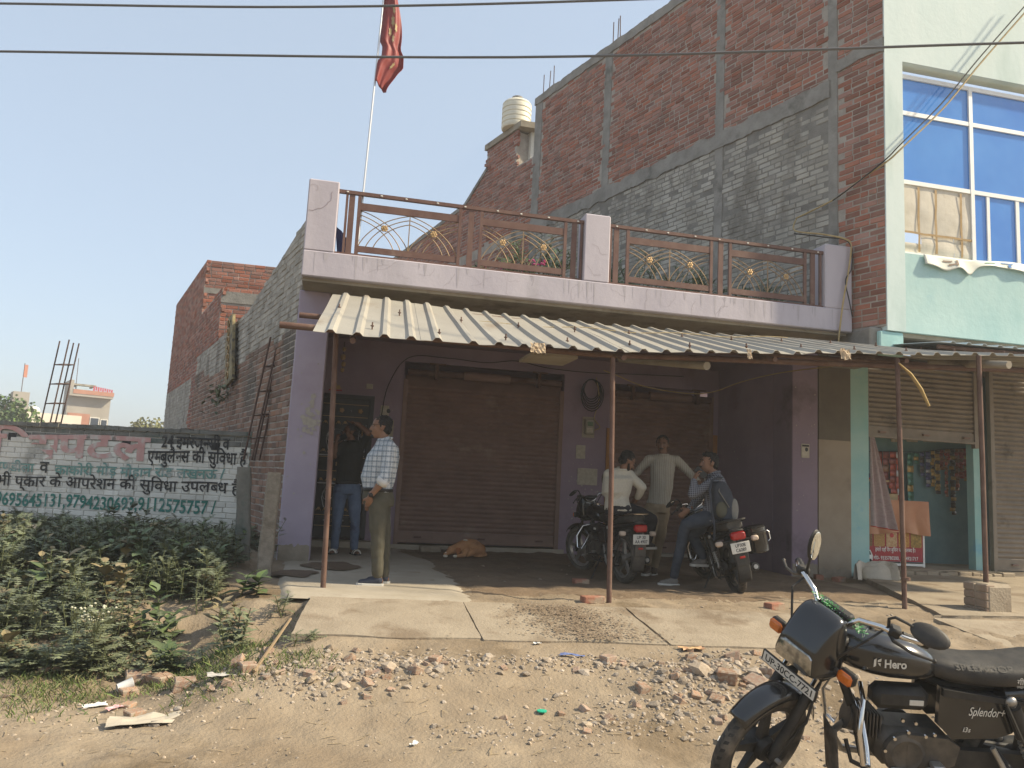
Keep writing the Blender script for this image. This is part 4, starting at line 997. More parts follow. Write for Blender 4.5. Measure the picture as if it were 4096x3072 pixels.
fl = thing('flag', 'dark red pennant with gold print hanging from a slim pole on the terrace', 'flag', (.09, 9.3, 4.4))
B0, B1 = Vector((.045, 9.31, 3.75)), Vector((.135, 9.31, 7.42))
mb = MB(); mb.tube([B0, B1], .013, 8); mb.build('pole', mat('bright_steel', (.62, .62, .62), rough=.35, metal=.6), fl)
m_flag = mat('red_satin', (.205, .035, .034), (.25, .048, .044), 4, .55)
def flagf(u, v):         # v from top to foot along the pole, u away from it
    p = B1.lerp(B0, v * .39 + .0); w = .37 * (.35 + .65 * sstep(0, .55, v)) * (1 - .55 * sstep(.75, 1, v))
    gap = .05 * sstep(.58, .66, v) * (1 - sstep(.74, .82, v))
    x = gap + w * u * (.88 + .12 * math.cos(v * 5)) * .98; dz = -.14 * u * sstep(.0, 1, v)
    return p + Vector((x, .035 * math.sin(u * 6 + v * 4) + .018 * math.sin(u * 14 + v * 3), dz))
mb = MB(); mb.grid(flagf, 22, 40); o = mb.build('cloth', m_flag, fl, smooth=True)
o.modifiers.new('thickness', 'SOLIDIFY').thickness = .003
mg = mat('gold_print', (.44, .31, .13), (.36, .30, .20), 30, .7)
for (u0, v0, r) in ((.62, .30, .05), (.55, .40, .06), (.70, .45, .045), (.45, .50, .05), (.6, .55, .04), (.6, .78, .035), (.35, .16, .02), (.7, .2, .025)):
    mb = MB(); mb.add([flagf(u0 + r * 1.6 * rr * math.cos(a), v0 + r * rr * math.sin(a)) - Vector((0, .011, 0)) for k, a in enumerate([i * .52 for i in range(12)]) for rr in [.6 + .4 * (k % 2)]], [tuple(range(12))]); mb.build('print', mg, fl)
def cable(name, label, P, r, m, sag=0.0, n=40, cat='cable', group=None):
    mb = MB(); P = [Vector(p) for p in P]; Q = []
    if len(P) == 2: Q = [P[0].lerp(P[1], i / n) - Vector((0, 0, sag * 4 * (i / n) * (1 - i / n))) for i in range(n + 1)]
    else:
        k = len(P)
        for i in range(k - 1):
            p0, p1, p2, p3 = P[max(i - 1, 0)], P[i], P[i + 1], P[min(i + 2, k - 1)]
            for j in range(8):
                t = j / 8; Q.append(.5 * ((2 * p1) + (p2 - p0) * t + (2 * p0 - 5 * p1 + 4 * p2 - p3) * t * t + (3 * p1 - p0 - 3 * p2 + p3) * t ** 3))
        Q.append(P[-1])
    mb.tube(Q, r, 6); return tag(mb.build(name, m, smooth=True), label, cat, group)
cable('power_line', 'lower black power line crossing the sky', [(-6.1, 9.9, 5.62), (-4.03, 9.2, 5.58), (1.48, 7.5, 5.55), (6.23, 5.79, 5.6), (10.5, 4.4, 5.72)], .013, m_wireg, group='power lines', cat='power line')
cable('power_line', 'upper black power line along the top of the photo', [(-6.2, 10.0, 6.26), (-4.15, 9.3, 6.2), (-.785, 8.29, 6.18), (2.84, 7.05, 6.2), (9, 5.0, 6.4)], .013, m_wireg, group='power lines', cat='power line')
cable('service_wire', 'yellow service wire slanting across the blue window to the brick corner', [(9.9, 8.5, 9.0), (9.28, 8.55, 8.27), (8.50, 8.6, 7.34), (7.88, 8.6, 6.58), (7.17, 8.6, 5.86), (7.03, 8.72, 5.70), (6.88, 9.10, 5.55), (6.74, 9.47, 5.39), (6.52, 10.06, 5.28)], .013, m_wirey, cat='wire')
cable('service_wire', 'black service wire twisted along the yellow one across the window', [(9.8, 8.48, 9.02), (9.22, 8.53, 8.31), (8.46, 8.58, 7.40), (7.84, 8.6, 6.63), (7.15, 8.6, 5.91), (7.01, 8.70, 5.73), (6.86, 9.09, 5.53), (6.72, 9.46, 5.37)], .010, m_wire, cat='wire')
cable('drop_wire', 'yellow wire hanging down over the right pier of the terrace', [(6.52, 10.06, 5.27), (6.2, 9.6, 4.90), (6.45, 9.3, 4.78), (6.70, 9.16, 4.70), (6.79, 9.15, 4.60), (6.74, 9.15, 4.20), (6.69, 9.15, 3.95), (6.64, 9.15, 3.66), (6.60, 9.18, 3.2)], .012, m_wirey, cat='wire')
cable('drop_wire', 'black wire hanging beside the yellow one over the right pier', [(6.2, 9.62, 4.86), (6.48, 9.3, 4.74), (6.76, 9.16, 4.66), (6.80, 9.15, 4.3), (6.70, 9.15, 4.10), (6.76, 9.15, 3.8), (6.82, 9.17, 3.6)], .009, m_wire, cat='wire')
cable('slack_wire', 'yellow wire sagging below the canopy in front of the narrow shutter', [(3.855, 11.0, 2.845), (4.087, 11, 2.78), (4.534, 11, 2.648), (5.213, 11, 2.594), (5.672, 11, 2.65), (6.0, 10.7, 2.80), (6.2, 9.9, 2.86), (6.4, 8.6, 2.82)], .009, m_wirey, cat='wire')
cable('slack_wire', 'thin black wire running above the wide shutter', [(.62, 11.97, 2.0), (.70, 11.97, 2.5), (.98, 11.9, 2.93), (1.6, 11.9, 2.97), (2.2, 11.9, 2.95), (2.7, 11.9, 3.02), (3.2, 11.9, 2.95), (3.9, 11.9, 2.93), (4.6, 11.9, 2.96), (5.6, 11.9, 3.0)], .007, m_wire, cat='wire')
cable('slack_wire', 'yellow wire looping down to the small meter between the shutters', [(4.05, 11.9, 2.86), (4.12, 11.92, 2.5), (4.06, 11.95, 2.2), (4.16, 11.95, 2.05), (4.02, 11.95, 1.98)], .008, m_wirey, cat='wire')
t = thing('cable_coil', 'coil of black cable hung on the wall above the small meter', 'cable coil', (3.98, 11.9, 2.6))
for i in range(6):
    mb = MB(); r1 = .12 + .015 * i; mb.tube([(3.98 + r1 * math.cos(a) + .02 * nz(i, a), 11.93 - .012 * i, 2.66 + r1 * 1.35 * math.sin(a) - .02 * i) for a in [k * math.pi / 10 for k in range(20)]], .008, 5, closed=True); mb.build('loop', m_wire, t)

# ---------------- oleander shrubs on the terrace
m_ole = mat('oleander_leaf', (.045, .085, .028), (.075, .125, .04), 3, .55, brick=.3)
m_pink = mat('pink_petal', (.55, .06, .20), (.60, .10, .28), 5, .7)
def oleander(label, x, y, w, h, n, fl_, seed):
    t = thing('oleander_shrub', label, 'shrub', (x, y, 3.5), group='shrubs on the roof terrace'); rng = random.Random(seed); st = MB(); lf = MB(); fw_ = MB()
    for i in range(n):
        a = rng.random() * 6.28; r = w * math.sqrt(rng.random()); tip = Vector((x + r * math.cos(a), y + .5 * r * math.sin(a), 3.5 + h * rng.uniform(.35, 1) * (1 - .35 * (r / w) ** 2))); b = Vector((x + .15 * r * math.cos(a), y, 3.5)); mid = b.lerp(tip, .55) + Vector((0, 0, .1 * h)); st.tube([b, mid, tip], [.008, .006, .003], 4)
        for k in range(16):
            q = mid.lerp(tip, .1 + .9 * k / 15); d = Vector((rng.gauss(0, 1), rng.gauss(0, 1), rng.uniform(.0, 1.1))).normalized(); s = d.orthogonal().normalized(); l = rng.uniform(.08, .15); wd = .011
            lf.add([q, q + d * l * .45 + s * wd, q + d * l, q + d * l * .45 - s * wd], [(0, 1, 2, 3)])
        if i < fl_:
            for k in range(9): fw_.ell(tip + Vector((rng.gauss(0, .02), rng.gauss(0, .02) - .02, rng.gauss(0, .02))), .018, .018, .012, 6, 4)
    st.build('stem', mat('shrub_stem', (.12, .10, .06), rough=.9), t); lf.build('foliage', m_ole, t)
    if fw_.v: fw_.build('blossom', m_pink, t)
oleander('pink flowering oleander behind the left terrace railing', 2.55, 10.2, .62, 1.15, 60, 7, 1)
oleander('small green shrub behind the middle of the left railing', 1.75, 10.0, .35, .55, 22, 2, 2)
oleander('oleander bush just right of the middle pier', 3.55, 10.1, .5, .75, 34, 0, 3)
oleander('dense oleander behind the middle of the right railing', 4.85, 10.15, .62, .90, 56, 0, 4)
oleander('sparse tall oleander against the grey wall above the right railing', 4.4, 10.9, .8, 1.5, 34, 0, 5)
oleander('leafy shrub behind the right end of the terrace railing', 5.85, 9.9, .42, .80, 40, 0, 6)

# ---------------- contents of the teal shop
shutter('rolling_shutter', 'half raised grey rolling shutter above the snack counter', 7.60, 9.60, 9.98, 2.02, 3.2, 3.25, m_shut2, drum=False)
shutter('rolling_shutter', 'closed sunlit grey rolling shutter at the right edge', 9.86, 12.6, 10.02, .13, 3.2, 3.25, m_shut2, drum=False)
ctr = thing('snack_counter', 'small shop counter with red food banner and copper cloth cover', 'counter', (8.3, 10.3, .115))
cx0, cx1, cy0, cy1, cz0, cz1 = 7.72, 8.86, 10.25, 10.75, .13, 1.08
for x in (cx0, cx1 - .03):
    for y in (cy0, cy1 - .03):
        mb = MB(); mb.box(x, x + .03, y, y + .03, cz0 - .015, cz1); mb.build('leg', m_alu, ctr)
mb = MB(); mb.box(cx0 + .03, cx1 - .03, cy0 + .006, cy0 + .02, cz0 + .06, cz1 - .02); bn = mb.build('banner', mat('red_banner', (.40, .035, .04), (.34, .03, .05), 1.5, .45), ctr)
mb = MB(); mb.box(cx1 - .025, cx1 - .008, cy0 + .03, cy1 - .03, cz0 + .06, cz1 - .02); mb.build('side_panel', m_alu, ctr)
mb = MB(); mb.box(cx0, cx1, cy0 - .001, cy0 + .03, cz0, cz0 + .035); mb.build('kick_rail', m_alu, ctr)
mb = MB(); mb.rbox(cx0 - .01, cx1 + .02, cy0 - .02, cy1, cz1, cz1 + .025, .004); mb.build('top', m_alu, ctr)
m_cop = mat('copper_cloth', (.33, .145, .075), (.38, .19, .105), 3, .32, metal=.25, bump=.1)
mb = MB(); mb.grid(lambda u, v: (lerp(cx0 - .01, cx1 + .05, u), cy0 - .028 - .035 * abs(math.sin(u * 11 + .6 * math.sin(v * 3))) * v - .01, cz1 + .03 - (.50 + .02 * math.sin(u * 8)) * v), 60, 12)
mb.grid(lambda u, v: (lerp(cx0 - .01, cx1 + .03, u), lerp(cy0 - .038, cy1, v), cz1 + .03), 4, 2); mb.build('cloth_cover', m_cop, ctr, smooth=True)
fy = cy0 + .003
foods = [mat('noodle_print', (.30, .17, .07), (.12, .06, .03), 70, .5), mat('pasta_print', (.55, .34, .12), (.32, .14, .04), 60, .5), mat('dumpling_print', (.60, .42, .24), (.45, .24, .11), 30, .5), mat('fries_print', (.60, .36, .08), (.40, .13, .03), 50, .5), mat('puri_print', (.46, .28, .06), (.20, .13, .03), 26, .5)]
for i, m in enumerate(foods):
    x = cx0 + .035 + i * .215; mb = MB(); P = []
    for qx, qz, a0 in ((x + .165, .60, 0), (x + .025, .60, 1), (x + .025, .43, 2), (x + .165, .43, 3)):
        for k in range(4): an = a0 * math.pi / 2 + k * math.pi / 6; P.append((qx + .025 * math.cos(an), qz + .025 * math.sin(an)))
    mb.prism(P, fy - .002, fy + .004); mb.build('food_picture', m, bn)
    if i == 2:
        mb = MB(); mb.lathe([(0, 0), (.035, 0), (.035, .002), (0, .003)], 20, T=TX((x + .095, fy - .003, .58), math.pi / 2), cap=False); mb.build('food_picture', mat('red_dip', (.50, .05, .05), rough=.4), bn)
mw = mat('white_print', (.80, .78, .74), rough=.5)
TT = lambda x, z: Matrix.Translation((x, fy, z))
letters('lettering', 'हमारे यहाँ वैन बुिकंग पर उपलब~ध है।', mw, bn, TT(cx0 + .27, .335), .08, width=.70, bold=.001)
letters('lettering', 'मो0- 9335780200, 9984921717', mw, bn, TT(cx0 + .24, .215), .075, width=.78, bold=.001)
mb = MB(); vx, vz = cx0 + .035, .20
mb.prism([(vx, vz), (vx + .19, vz), (vx + .195, vz + .07), (vx + .155, vz + .15), (vx + .02, vz + .165), (vx, vz + .15)], fy - .002, fy + .003); v_ = mb.build('van_print', mw, bn)
mb = MB(); mb.prism([(vx + .085, vz + .085), (vx + .165, vz + .08), (vx + .145, vz + .135), (vx + .085, vz + .14)], fy - .004, fy - .002); mb.prism([(vx + .01, vz + .085), (vx + .07, vz + .085), (vx + .07, vz + .14), (vx + .01, vz + .14)], fy - .004, fy - .002)
for q in (.03, .15): mb.prism([(vx + q + .022 * math.cos(a), vz + .0 + .022 * math.sin(a)) for a in [k * .6283 for k in range(10)]], fy - .004, fy - .002)
mb.build('van_print_dark', m_wire, bn)
# curtain
mb = MB(); m_cur = mat('pink_grey_curtain', (.42, .34, .33), (.36, .27, .27), 14, .9, c3=(.30, .20, .21), s3=9, t3=.6, stretch=(1, 1, 2.5))
mb.grid(lambda u, v: (7.665 + (.075 + .36 * v) * u, 9.93 - .035 * math.sin(u * 14) * (.3 + v) , 2.02 - (1.30 + .05 * u) * v), 40, 20)
cu = mb.build('curtain', m_cur, smooth=True); tag(cu, 'pinkish grey cloth curtain hanging from the half raised shutter', 'curtain')
mb = MB(); mb.grid(lambda u, v: (7.665 + .435 * u, 9.925 - .035 * math.sin(u * 14) * 1.3, .725 - .05 * u - .014 * v), 40, 1); mb.build('red_hem', m_red, cu)
# jars and box on the counter
def jar(label, x, col, h, r):
    t = thing('jar', label, 'jar', (x, 10.36, cz1 + .031)); mb = MB(); mb.lathe([(0, 0), (r, 0), (r, h * .8), (r * .7, h * .88), (0, h * .88)], 16, T=Matrix.Translation((x, 10.36, cz1 + .031)), cap=False); mb.build('body', mat(col[0], col[1], rough=.25), t, smooth=True, autos=40)
    mb = MB(); mb.lathe([(0, h * .86), (r * .8, h * .86), (r * .8, h), (0, h)], 16, T=Matrix.Translation((x, 10.36, cz1 + .031)), cap=False); mb.build('lid', mw, t)
    mb = MB(); mb.lathe([(r + .001, h * .2), (r + .002, h * .6)], 16, T=Matrix.Translation((x, 10.36, cz1 + .031)), cap=False); mb.build('label_band', mw, t)
jar('tall blue jar on the counter beside the curtain', 8.06, ('blue_wrap', (.05, .22, .50)), .29, .05); jar('pale yellow jar next to the blue one on the counter', 8.165, ('yellow_jar', (.48, .42, .20)), .28, .048)
bx_ = thing('wooden_box', 'small pale wooden box on the counter', 'box', (8.35, 10.4, cz1 + .03)); m_ply = mat('plywood', (.48, .37, .21), (.40, .30, .17), 6, .8)
for c in ((8.26, 8.46, 10.33, 10.345, cz1 + .031, cz1 + .12), (8.26, 8.275, 10.345, 10.5, cz1 + .031, cz1 + .13), (8.445, 8.46, 10.345, 10.5, cz1 + .031, cz1 + .13), (8.26, 8.46, 10.5, 10.515, cz1 + .031, cz1 + .12)):
    mb = MB(); mb.box(*c); mb.build('board', m_ply, bx_)
bx2 = thing('snack_box', 'dark red and blue printed snack box above the jars', 'box', (8.15, 10.42, 1.42)); mb = MB(); mb.rbox(7.98, 8.29, 10.42, 10.55, 1.41, 1.50, .004); mb.build('carton', mat('navy_print', (.03, .03, .12), rough=.4), bx2); mb = MB(); mb.box(7.98, 8.29, 10.414, 10.419, 1.41, 1.435); mb.build('red_strip', m_red, bx2); letters('lettering', 'डेरी', mw, bx2, Matrix.Translation((8.08, 10.416, 1.445)), .06)
mb = MB(); mb.box(7.95, 8.35, 10.38, 10.75, 1.385, 1.408); tag(mb.build('shelf', m_ply), 'narrow shelf carrying the printed snack box', 'shelf')
# strips of sachets hung from a line, each strip a thing with its sachets as parts
pal = [('black_foil', (.05, .045, .045)), ('brown_foil', (.16, .085, .05)), ('gold_foil', (.30, .20, .07)), ('red_foil', (.24, .05, .035)), ('maroon_foil', (.14, .04, .035)), ('blue_foil', (.06, .07, .16)), ('green_foil', (.05, .14, .11)), ('silver_foil', (.30, .30, .31))]
pm = [mat(n, c, tuple(q * 1.7 for q in c), 40, .28, metal=.3, spec=.6) for n, c in pal]
rng = random.Random(44); sy = 10.9
_sm = {}
def sachet_mesh(w, h, m):
    k = (round(w, 3), round(h, 3), m.name)
    if k not in _sm:
        mb = MB(); mb.grid(lambda u, v: (w * (u - .5), -.018 * math.sin(math.pi * u) * math.sin(math.pi * v), -h * v), 4, 4); mb.grid(lambda u, v: (w * (u - .5), .010 * math.sin(math.pi * u) * math.sin(math.pi * v), -h * v), 4, 4, flip=True); _sm[k] = mb.mesh('sachet', m, True)
    return _sm[k]
def strip(i, x, z, n, w, h, mi, mj):
    word = {0: 'black', 1: 'brown', 2: 'gold', 3: 'red', 4: 'maroon', 5: 'dark blue', 6: 'green', 7: 'silver'}[mi]; ordn = ('first', 'second', 'third', 'fourth', 'fifth', 'sixth', 'seventh', 'eighth', 'ninth', 'tenth', 'eleventh', 'twelfth', 'thirteenth', 'fourteenth', 'fifteenth', 'sixteenth', 'seventeenth', 'eighteenth', 'nineteenth')[i]
    t = thing('sachet_strip', f'{word} strip of snack sachets, {ordn} from the left on the shop line', 'sachets', (x, sy, z), group='strips of sachets hung in the shop')
    for k in range(n):
        o = bpy.data.objects.new('sachet', sachet_mesh(w, h, pm[mi if (k + i) % 3 else mj])); COL.objects.link(o); o.parent = t; o.location = (.012 * nz(k * .9, i * 3) * 2, .01 * (k % 2), -h * k); o.rotation_euler = (0, .05 * nz(k, i), .25 * nz(k * 2.2, i))
def lz(x): return 1.89 + .085 * (x - 8.6) - .05 * math.exp(-((x - 9.3) / .4) ** 2)
hx = lambda q: 9.352 + (q - 1180) * .001986
cfg = [(800, 7, .10, .10, 3, 4), (860, 5, .11, .11, 4, 1), (925, 8, .12, .10, 3, 4), (985, 9, .11, .10, 3, 7), (1092, 9, .11, .105, 6, 2), (1150, 3, .09, .06, 6, 2), (1205, 7, .075, .055, 0, 5), (1263, 10, .085, .058, 5, 7), (1310, 10, .075, .058, 2, 0), (1355, 13, .095, .055, 2, 0), (1398, 6, .08, .055, 4, 1), (1440, 15, .06, .052, 1, 3), (1465, 4, .07, .06, 3, 1), (1502, 19, .10, .057, 0, 2), (1548, 12, .075, .058, 1, 3), (1590, 9, .10, .055, 3, 1), (1632, 9, .08, .06, 3, 2), (1662, 6, .07, .058, 0, 4), (1705, 13, .075, .060, 4, 0)]
for i, c in enumerate(cfg): strip(i, hx(c[0]), lz(hx(c[0])), *c[1:])
cable('hanging_line', 'string across the shop from which the sachet strips hang', [(8.4, sy, lz(8.4)), (9.0, sy, lz(9.0) + .01), (9.4, sy, lz(9.4) + .01), (9.8, sy, lz(9.8) + .01), (10.6, sy, lz(10.6))], .005, m_wire, cat='string')
for i, (x, w, h, m) in enumerate(((8.93, .17, .30, m_paper), (9.24, .20, .28, m_paper), (9.58, .24, .26, m_paper), (9.96, .22, .24, pm[4]))):
    mb = MB(); mb.grid(lambda u, v: (x + w * (u - .5), 10.94 + .02 * math.sin(u * 5), 2.36 - h * v), 4, 4); tag(mb.build('hanging_card', m), ('dim paper card hung highest left behind the shop post', 'pale paper card hung under the shutter just right of the post', 'torn pale card hung under the shutter, second from the right', 'brown packet hung under the shutter near its right end')[i], 'card', 'cards hung below the half raised shutter')
# tied plastic banner hanging over the sill of the blue window
m_ban = mat('faded_vinyl', (.55, .55, .47), (.62, .62, .55), 3, .5, c3=(.35, .42, .36), s3=2.5, t3=.6)
mb = MB()
def banf(u, v):
    x = lerp(7.62, 10.6, u); h = .10 + .05 * math.sin(u * 9 + 1) + .12 * math.exp(-((u - .24) / .035) ** 2) + .05 * math.exp(-((u - .12) / .05) ** 2); return (x, TY - .012 - .035 * v - .012 * math.sin(u * 40) * v, WZ0 + .012 + .05 * math.exp(-((u - .50) / .16) ** 2) * (1 - v) - h * v - .01 * abs(math.sin(u * 17)) * v)
mb.grid(banf, 70, 8); bo = mb.build('vinyl_banner', m_ban, smooth=True); tag(bo, 'crumpled vinyl banner draped over the sill of the blue window', 'banner'); bo.modifiers.new('thickness', 'SOLIDIFY').thickness = .002
mbr = mat('brown_print', (.26, .19, .14), rough=.7)
for (u0, v0, du, dv, m) in ((.10, .3, .05, .12, mbr), (.17, .25, .012, .55, mbr), (.13, .55, .05, .14, mbr), (.33, .35, .06, .2, mat('green_print', (.20, .40, .30), rough=.7)), (.42, .3, .07, .12, mat('blue_print', (.05, .20, .50), rough=.7)), (.46, .5, .015, .35, MATS['blue_print']), (.58, .4, .05, .3, mbr)):
    mb = MB(); mb.grid(lambda u, v: Vector(banf(u0 + du * u, v0 + dv * v)) + Vector((0, -.008, .004)), 6, 4); mb.build('print', m, bo)
# sack by the blue pillar, loose bricks
sk = thing('sack', 'dirty white woven sack slumped at the foot of the blue pillar', 'sack', (7.2, 9.4, .03)); m_sack = mat('woven_sack', (.58, .53, .44), (.50, .45, .37), 5, .6, bump=.5, bscale=16, c3=(.30, .24, .17), s3=3, t3=.58)
def blob(c, rx, ry, rz, seed, fl=.4, n=26, m=16):
    mb = MB()
    for i in range(m + 1):
        th = math.pi * i / m
        for j in range(n):
            a = 2 * math.pi * j / n; k = 1 + .16 * nz(math.cos(a) * 1.5 + seed, math.sin(a) * 1.5, math.cos(th) * 2) + .05 * nz(math.cos(a) * 5 + seed, math.sin(a) * 5, math.cos(th) * 6); z = math.cos(th); z = z if z > -fl else -fl
            sq = abs(math.sin(th)) ** .8; mb.v.append((c[0] + rx * k * sq * math.cos(a), c[1] + ry * k * sq * math.sin(a), c[2] + rz * (k * z + fl)))
    for i in range(m):
        for j in range(n): j2 = (j + 1) % n; mb.f.append((i * n + j, (i + 1) * n + j, (i + 1) * n + j2, i * n + j2)); mb.m.append(0)
    return mb
blob((7.32, 9.32, .02), .30, .20, .17, 3).build('body', m_sack, sk, smooth=True)
mb = MB(); mb.grid(lambda u, v: (6.86 + .55 * u, 9.14 + .12 * math.sin(u * 4) + .10 * v - .04 * math.sin(u * 13), .03 + (.26 + .05 * math.sin(u * 7 + 1)) * (1 - abs(2 * v - 1) ** 2) * (.7 + .3 * math.sin(u * 3)) + .02 * nz(u * 9, v * 7)), 36, 14); mb.build('loose_mouth', m_sack, sk, smooth=True)
def loose_brick(label, x, y, rz, rx=0, sc_=1, m=m_brick, ry=0):
    mb = MB(); mb.rbox(-.11 * sc_, .11 * sc_, -.052, .052, 0, .07, .008)
    for i, v in enumerate(mb.v): mb.v[i] = tuple(Vector(v) + .007 * Vector((nz(v[0] * 30 + x, v[1] * 30), nz(v[1] * 31 + x, v[2] * 30), nz(v[2] * 33, v[0] * 30))))
    o = mb.build('loose_brick', m); o.matrix_basis = TX((x, y, gz(x, y) - .008), rx, ry, rz); tag(o, label, 'brick', 'loose bricks on the ground'); return o
m_lb = mat('loose_brick_clay', (.30, .13, .085), (.36, .185, .125), 9, .95, bump=.6, bscale=60, c3=(.33, .255, .185), s3=6, t3=.47, obj=True)
loose_brick('brick lying at the foot of the middle canopy post', 2.46, 7.10, .15, m=m_lb); loose_brick('brick lying left of the first parked motorcycle', 2.80, 8.52, .1, m=m_lb, sc_=.8)
loose_brick('brick lying beside the sack at the beige pillar', 6.72, 9.35, .5, m=m_lb); loose_brick('half brick leaning against the beige pillar', 6.55, 9.55, 1.2, m=m_lb, sc_=.7)
loose_brick('brick stub at the end of the third slab', 4.28, 6.95, .3, m=m_lb, sc_=.9)
fl2 = thing('palm_strip', 'dry straw coloured strip dangling from the canopy before the half raised shutter', 'strip', (5.95, 7.1, 2.5))
mb = MB(); mb.tube([(5.86, 7.12, 2.58), (5.98, 7.08, 2.46), (6.08, 7.05, 2.30), (6.16, 7.03, 2.12)], [.006, .014, .016, .011], 6, flat=2.2); mb.build('blade', mat('dry_straw', (.46, .33, .14), rough=.8), fl2)
# stone by the shutter
mb = MB(); mb.rbox(1.30, 1.62, 11.55, 11.75, -.02, .08, .025); tag(mb.build('stone_block', m_conc), 'pale stone block at the foot of the wide shutter', 'stone')
# ================================================================ motorcycles
m_paint = mat('black_gloss_paint', (.012, .012, .013), (.030, .027, .024), 7, .22, spec=.5, coat=.5, obj=True, lo=.45, hi=.8)
m_plast = mat('black_plastic', (.022, .021, .020), (.060, .053, .045), 8, .55, obj=True, bump=.08, bscale=90, lo=.4, hi=.75)
m_eng = mat('engine_grey', (.075, .068, .060), (.13, .112, .092), 14, .5, metal=.4, obj=True)
m_chr = mat('chrome', (.62, .60, .58), rough=.12, metal=1.0)
m_steel = mat('brushed_steel', (.42, .40, .37), (.33, .31, .28), 20, .4, metal=.7, obj=True)
m_tyre = mat('tyre_rubber', (.06, .053, .045), (.19, .16, .125), 10, .9, obj=True, bump=.2, bscale=60, lo=.4, hi=.75)
m_seat = mat('seat_vinyl', (.030, .028, .026), (.062, .055, .047), 10, .55, obj=True, bump=.15, bscale=150)
m_amber = mat('amber_lens', (.60, .16, .02), (.50, .12, .015), 60, .2, spec=.6, obj=True)
m_redl = mat('red_lens', (.42, .012, .012), (.30, .008, .008), 50, .2, spec=.6, obj=True)
m_lens = mat('headlamp_glass', (.46, .45, .42), (.16, .16, .15), 22, .10, metal=.85, obj=True)
m_mirr = mat('mirror_glass', (.80, .84, .84), rough=.04, metal=1.0)
m_plate = mat('plate_white', (.62, .60, .54), (.56, .53, .47), 20, .5, obj=True)
def rot_about(p, ax, ang): return Matrix.Translation(p) @ Matrix.Rotation(ang, 4, ax) @ Matrix.Translation(-Vector(p))
def sring(x, hw, z0, z1, p=2.6, n=20, yc=0):      # superellipse ring in the y-z plane
    zc, hh = (z0 + z1) / 2, (z1 - z0) / 2; R = []
    for i in range(n):
        a = 2 * math.pi * i / n; c, s = math.cos(a), math.sin(a)
        R.append((x, yc + hw * math.copysign(abs(c) ** (2 / p), c), zc + hh * math.copysign(abs(s) ** (2 / p), s)))
    return R
def motorcycle(label, rear, heading, lean, steer=0.0, plate_front=None, plate_rear=None, brand=True, opts=()):
    h = Vector((math.cos(heading), math.sin(heading), 0)); l = Vector((-h.y, h.x, 0)); up = Vector((0, 0, 1))
    u2 = up * math.cos(lean) + l * math.sin(lean); l2 = l * math.cos(lean) - up * math.sin(lean)
    rot = Matrix(((h.x, l2.x, u2.x, 0), (h.y, l2.y, u2.y, 0), (h.z, l2.z, u2.z, 0), (0, 0, 0, 1)))
    B = thing('motorcycle', label, 'motorcycle', rear, rot, 'motorcycles')
    rake = rad(26); St = rot_about((.95, 0, .90), Vector((-math.sin(rake), 0, math.cos(rake))), steer)
    def P(name, mb, m, par=None, smooth=True, autos=38, fix=True): return mb.build(name, m, par or B, smooth=smooth, local=True, autos=autos, fix=fix)
    def S(mb): mb.v = [tuple(St @ Vector(v)) for v in mb.v]; return mb
    def wheel(cx, R, w, front):
        Tm = Matrix.Translation((cx, 0, R)) @ Matrix.Rotation(math.pi / 2, 4, 'X'); f = (lambda mb: S(mb)) if front else (lambda mb: mb)
        mb = MB(); mb.lathe([(.02, -.06), (.055, -.055), (.062, -.03), (.05, 0), (.062, .03), (.055, .055), (.02, .06)], 20, T=Tm)
        for k in range(5):
            a = k * 2 * math.pi / 5 + .3; c, s = math.cos(a), math.sin(a); pt = lambda r, t, y: Tm @ Vector((r * c - t * s, r * s + t * c, y))
            mb.hexa([pt(.05, -.028, -.018), pt(.05, .028, -.018), pt(.215, .014, -.012), pt(.215, -.014, -.012), pt(.05, -.028, .018), pt(.05, .028, .018), pt(.215, .014, .012), pt(.215, -.014, .012)])
        W = P('wheel', f(mb), m_plast if 'silver' not in opts else m_steel)
        mb = MB(); mb.lathe([(.205, -.022), (.225, -.03), (.236, -.028), (.236, .028), (.225, .03), (.205, .022), (.205, -.022)], 44, T=Tm, cap=False); P('rim', f(mb), m_plast if 'silver' not in opts else m_steel, W)
        mb = MB(); pr = []; mn = R - .236 + .004
        for k in range(13):
            a = -math.pi * .62 + k * math.pi * 1.24 / 12; pr.append((R - mn * .5 - .0 + mn * .5 * math.cos(a) if True else 0, w * math.sin(a)))
        pr = [(.232, -w * .75)] + pr + [(.232, w * .75)]; mb.lathe(pr, 56, T=Tm, cap=False); P('tyre', f(mb), m_tyre, W)
        mb = MB()      # tread blocks stand proud of the tyre
        for k in range(44):
            a = k * 2 * math.pi / 44
            for sd in (-1, 1):
                q = []
                for dr, da, y in ((.0015, -.02, sd * w * .10), (.0015, .045, sd * w * .12), (-.006, .075, sd * w * .62), (-.006, .02, sd * w * .60)): q.append(Tm @ Vector(((R + dr) * math.cos(a + da + .03 * sd), (R + dr) * math.sin(a + da + .03 * sd), y)))
                mb.add(q, [(0, 1, 2, 3)])
        P('tread', f(mb), m_plast, W, smooth=False, fix=False)['kind'] = 'stuff'
        mb = MB(); mb.tube([Tm @ Vector((0, 0, -.13)), Tm @ Vector((0, 0, .13))], .012, 8); P('axle', f(mb), m_steel)
    wheel(1.236, .300, .040, True); wheel(0, .305, .046, False)
    # front end
    for s in (-1, 1):
        mb = MB(); mb.tube([(1.10, s * .085, .60), (.965, s * .085, .895)], .0165, 12); P('fork_tube', S(mb), m_chr)
        mb = MB(); mb.tube([(1.245, s * .085, .285), (1.22, s * .085, .345), (1.085, s * .085, .635)], [.022, .026, .026], 12); P('fork_leg', S(mb), m_plast)
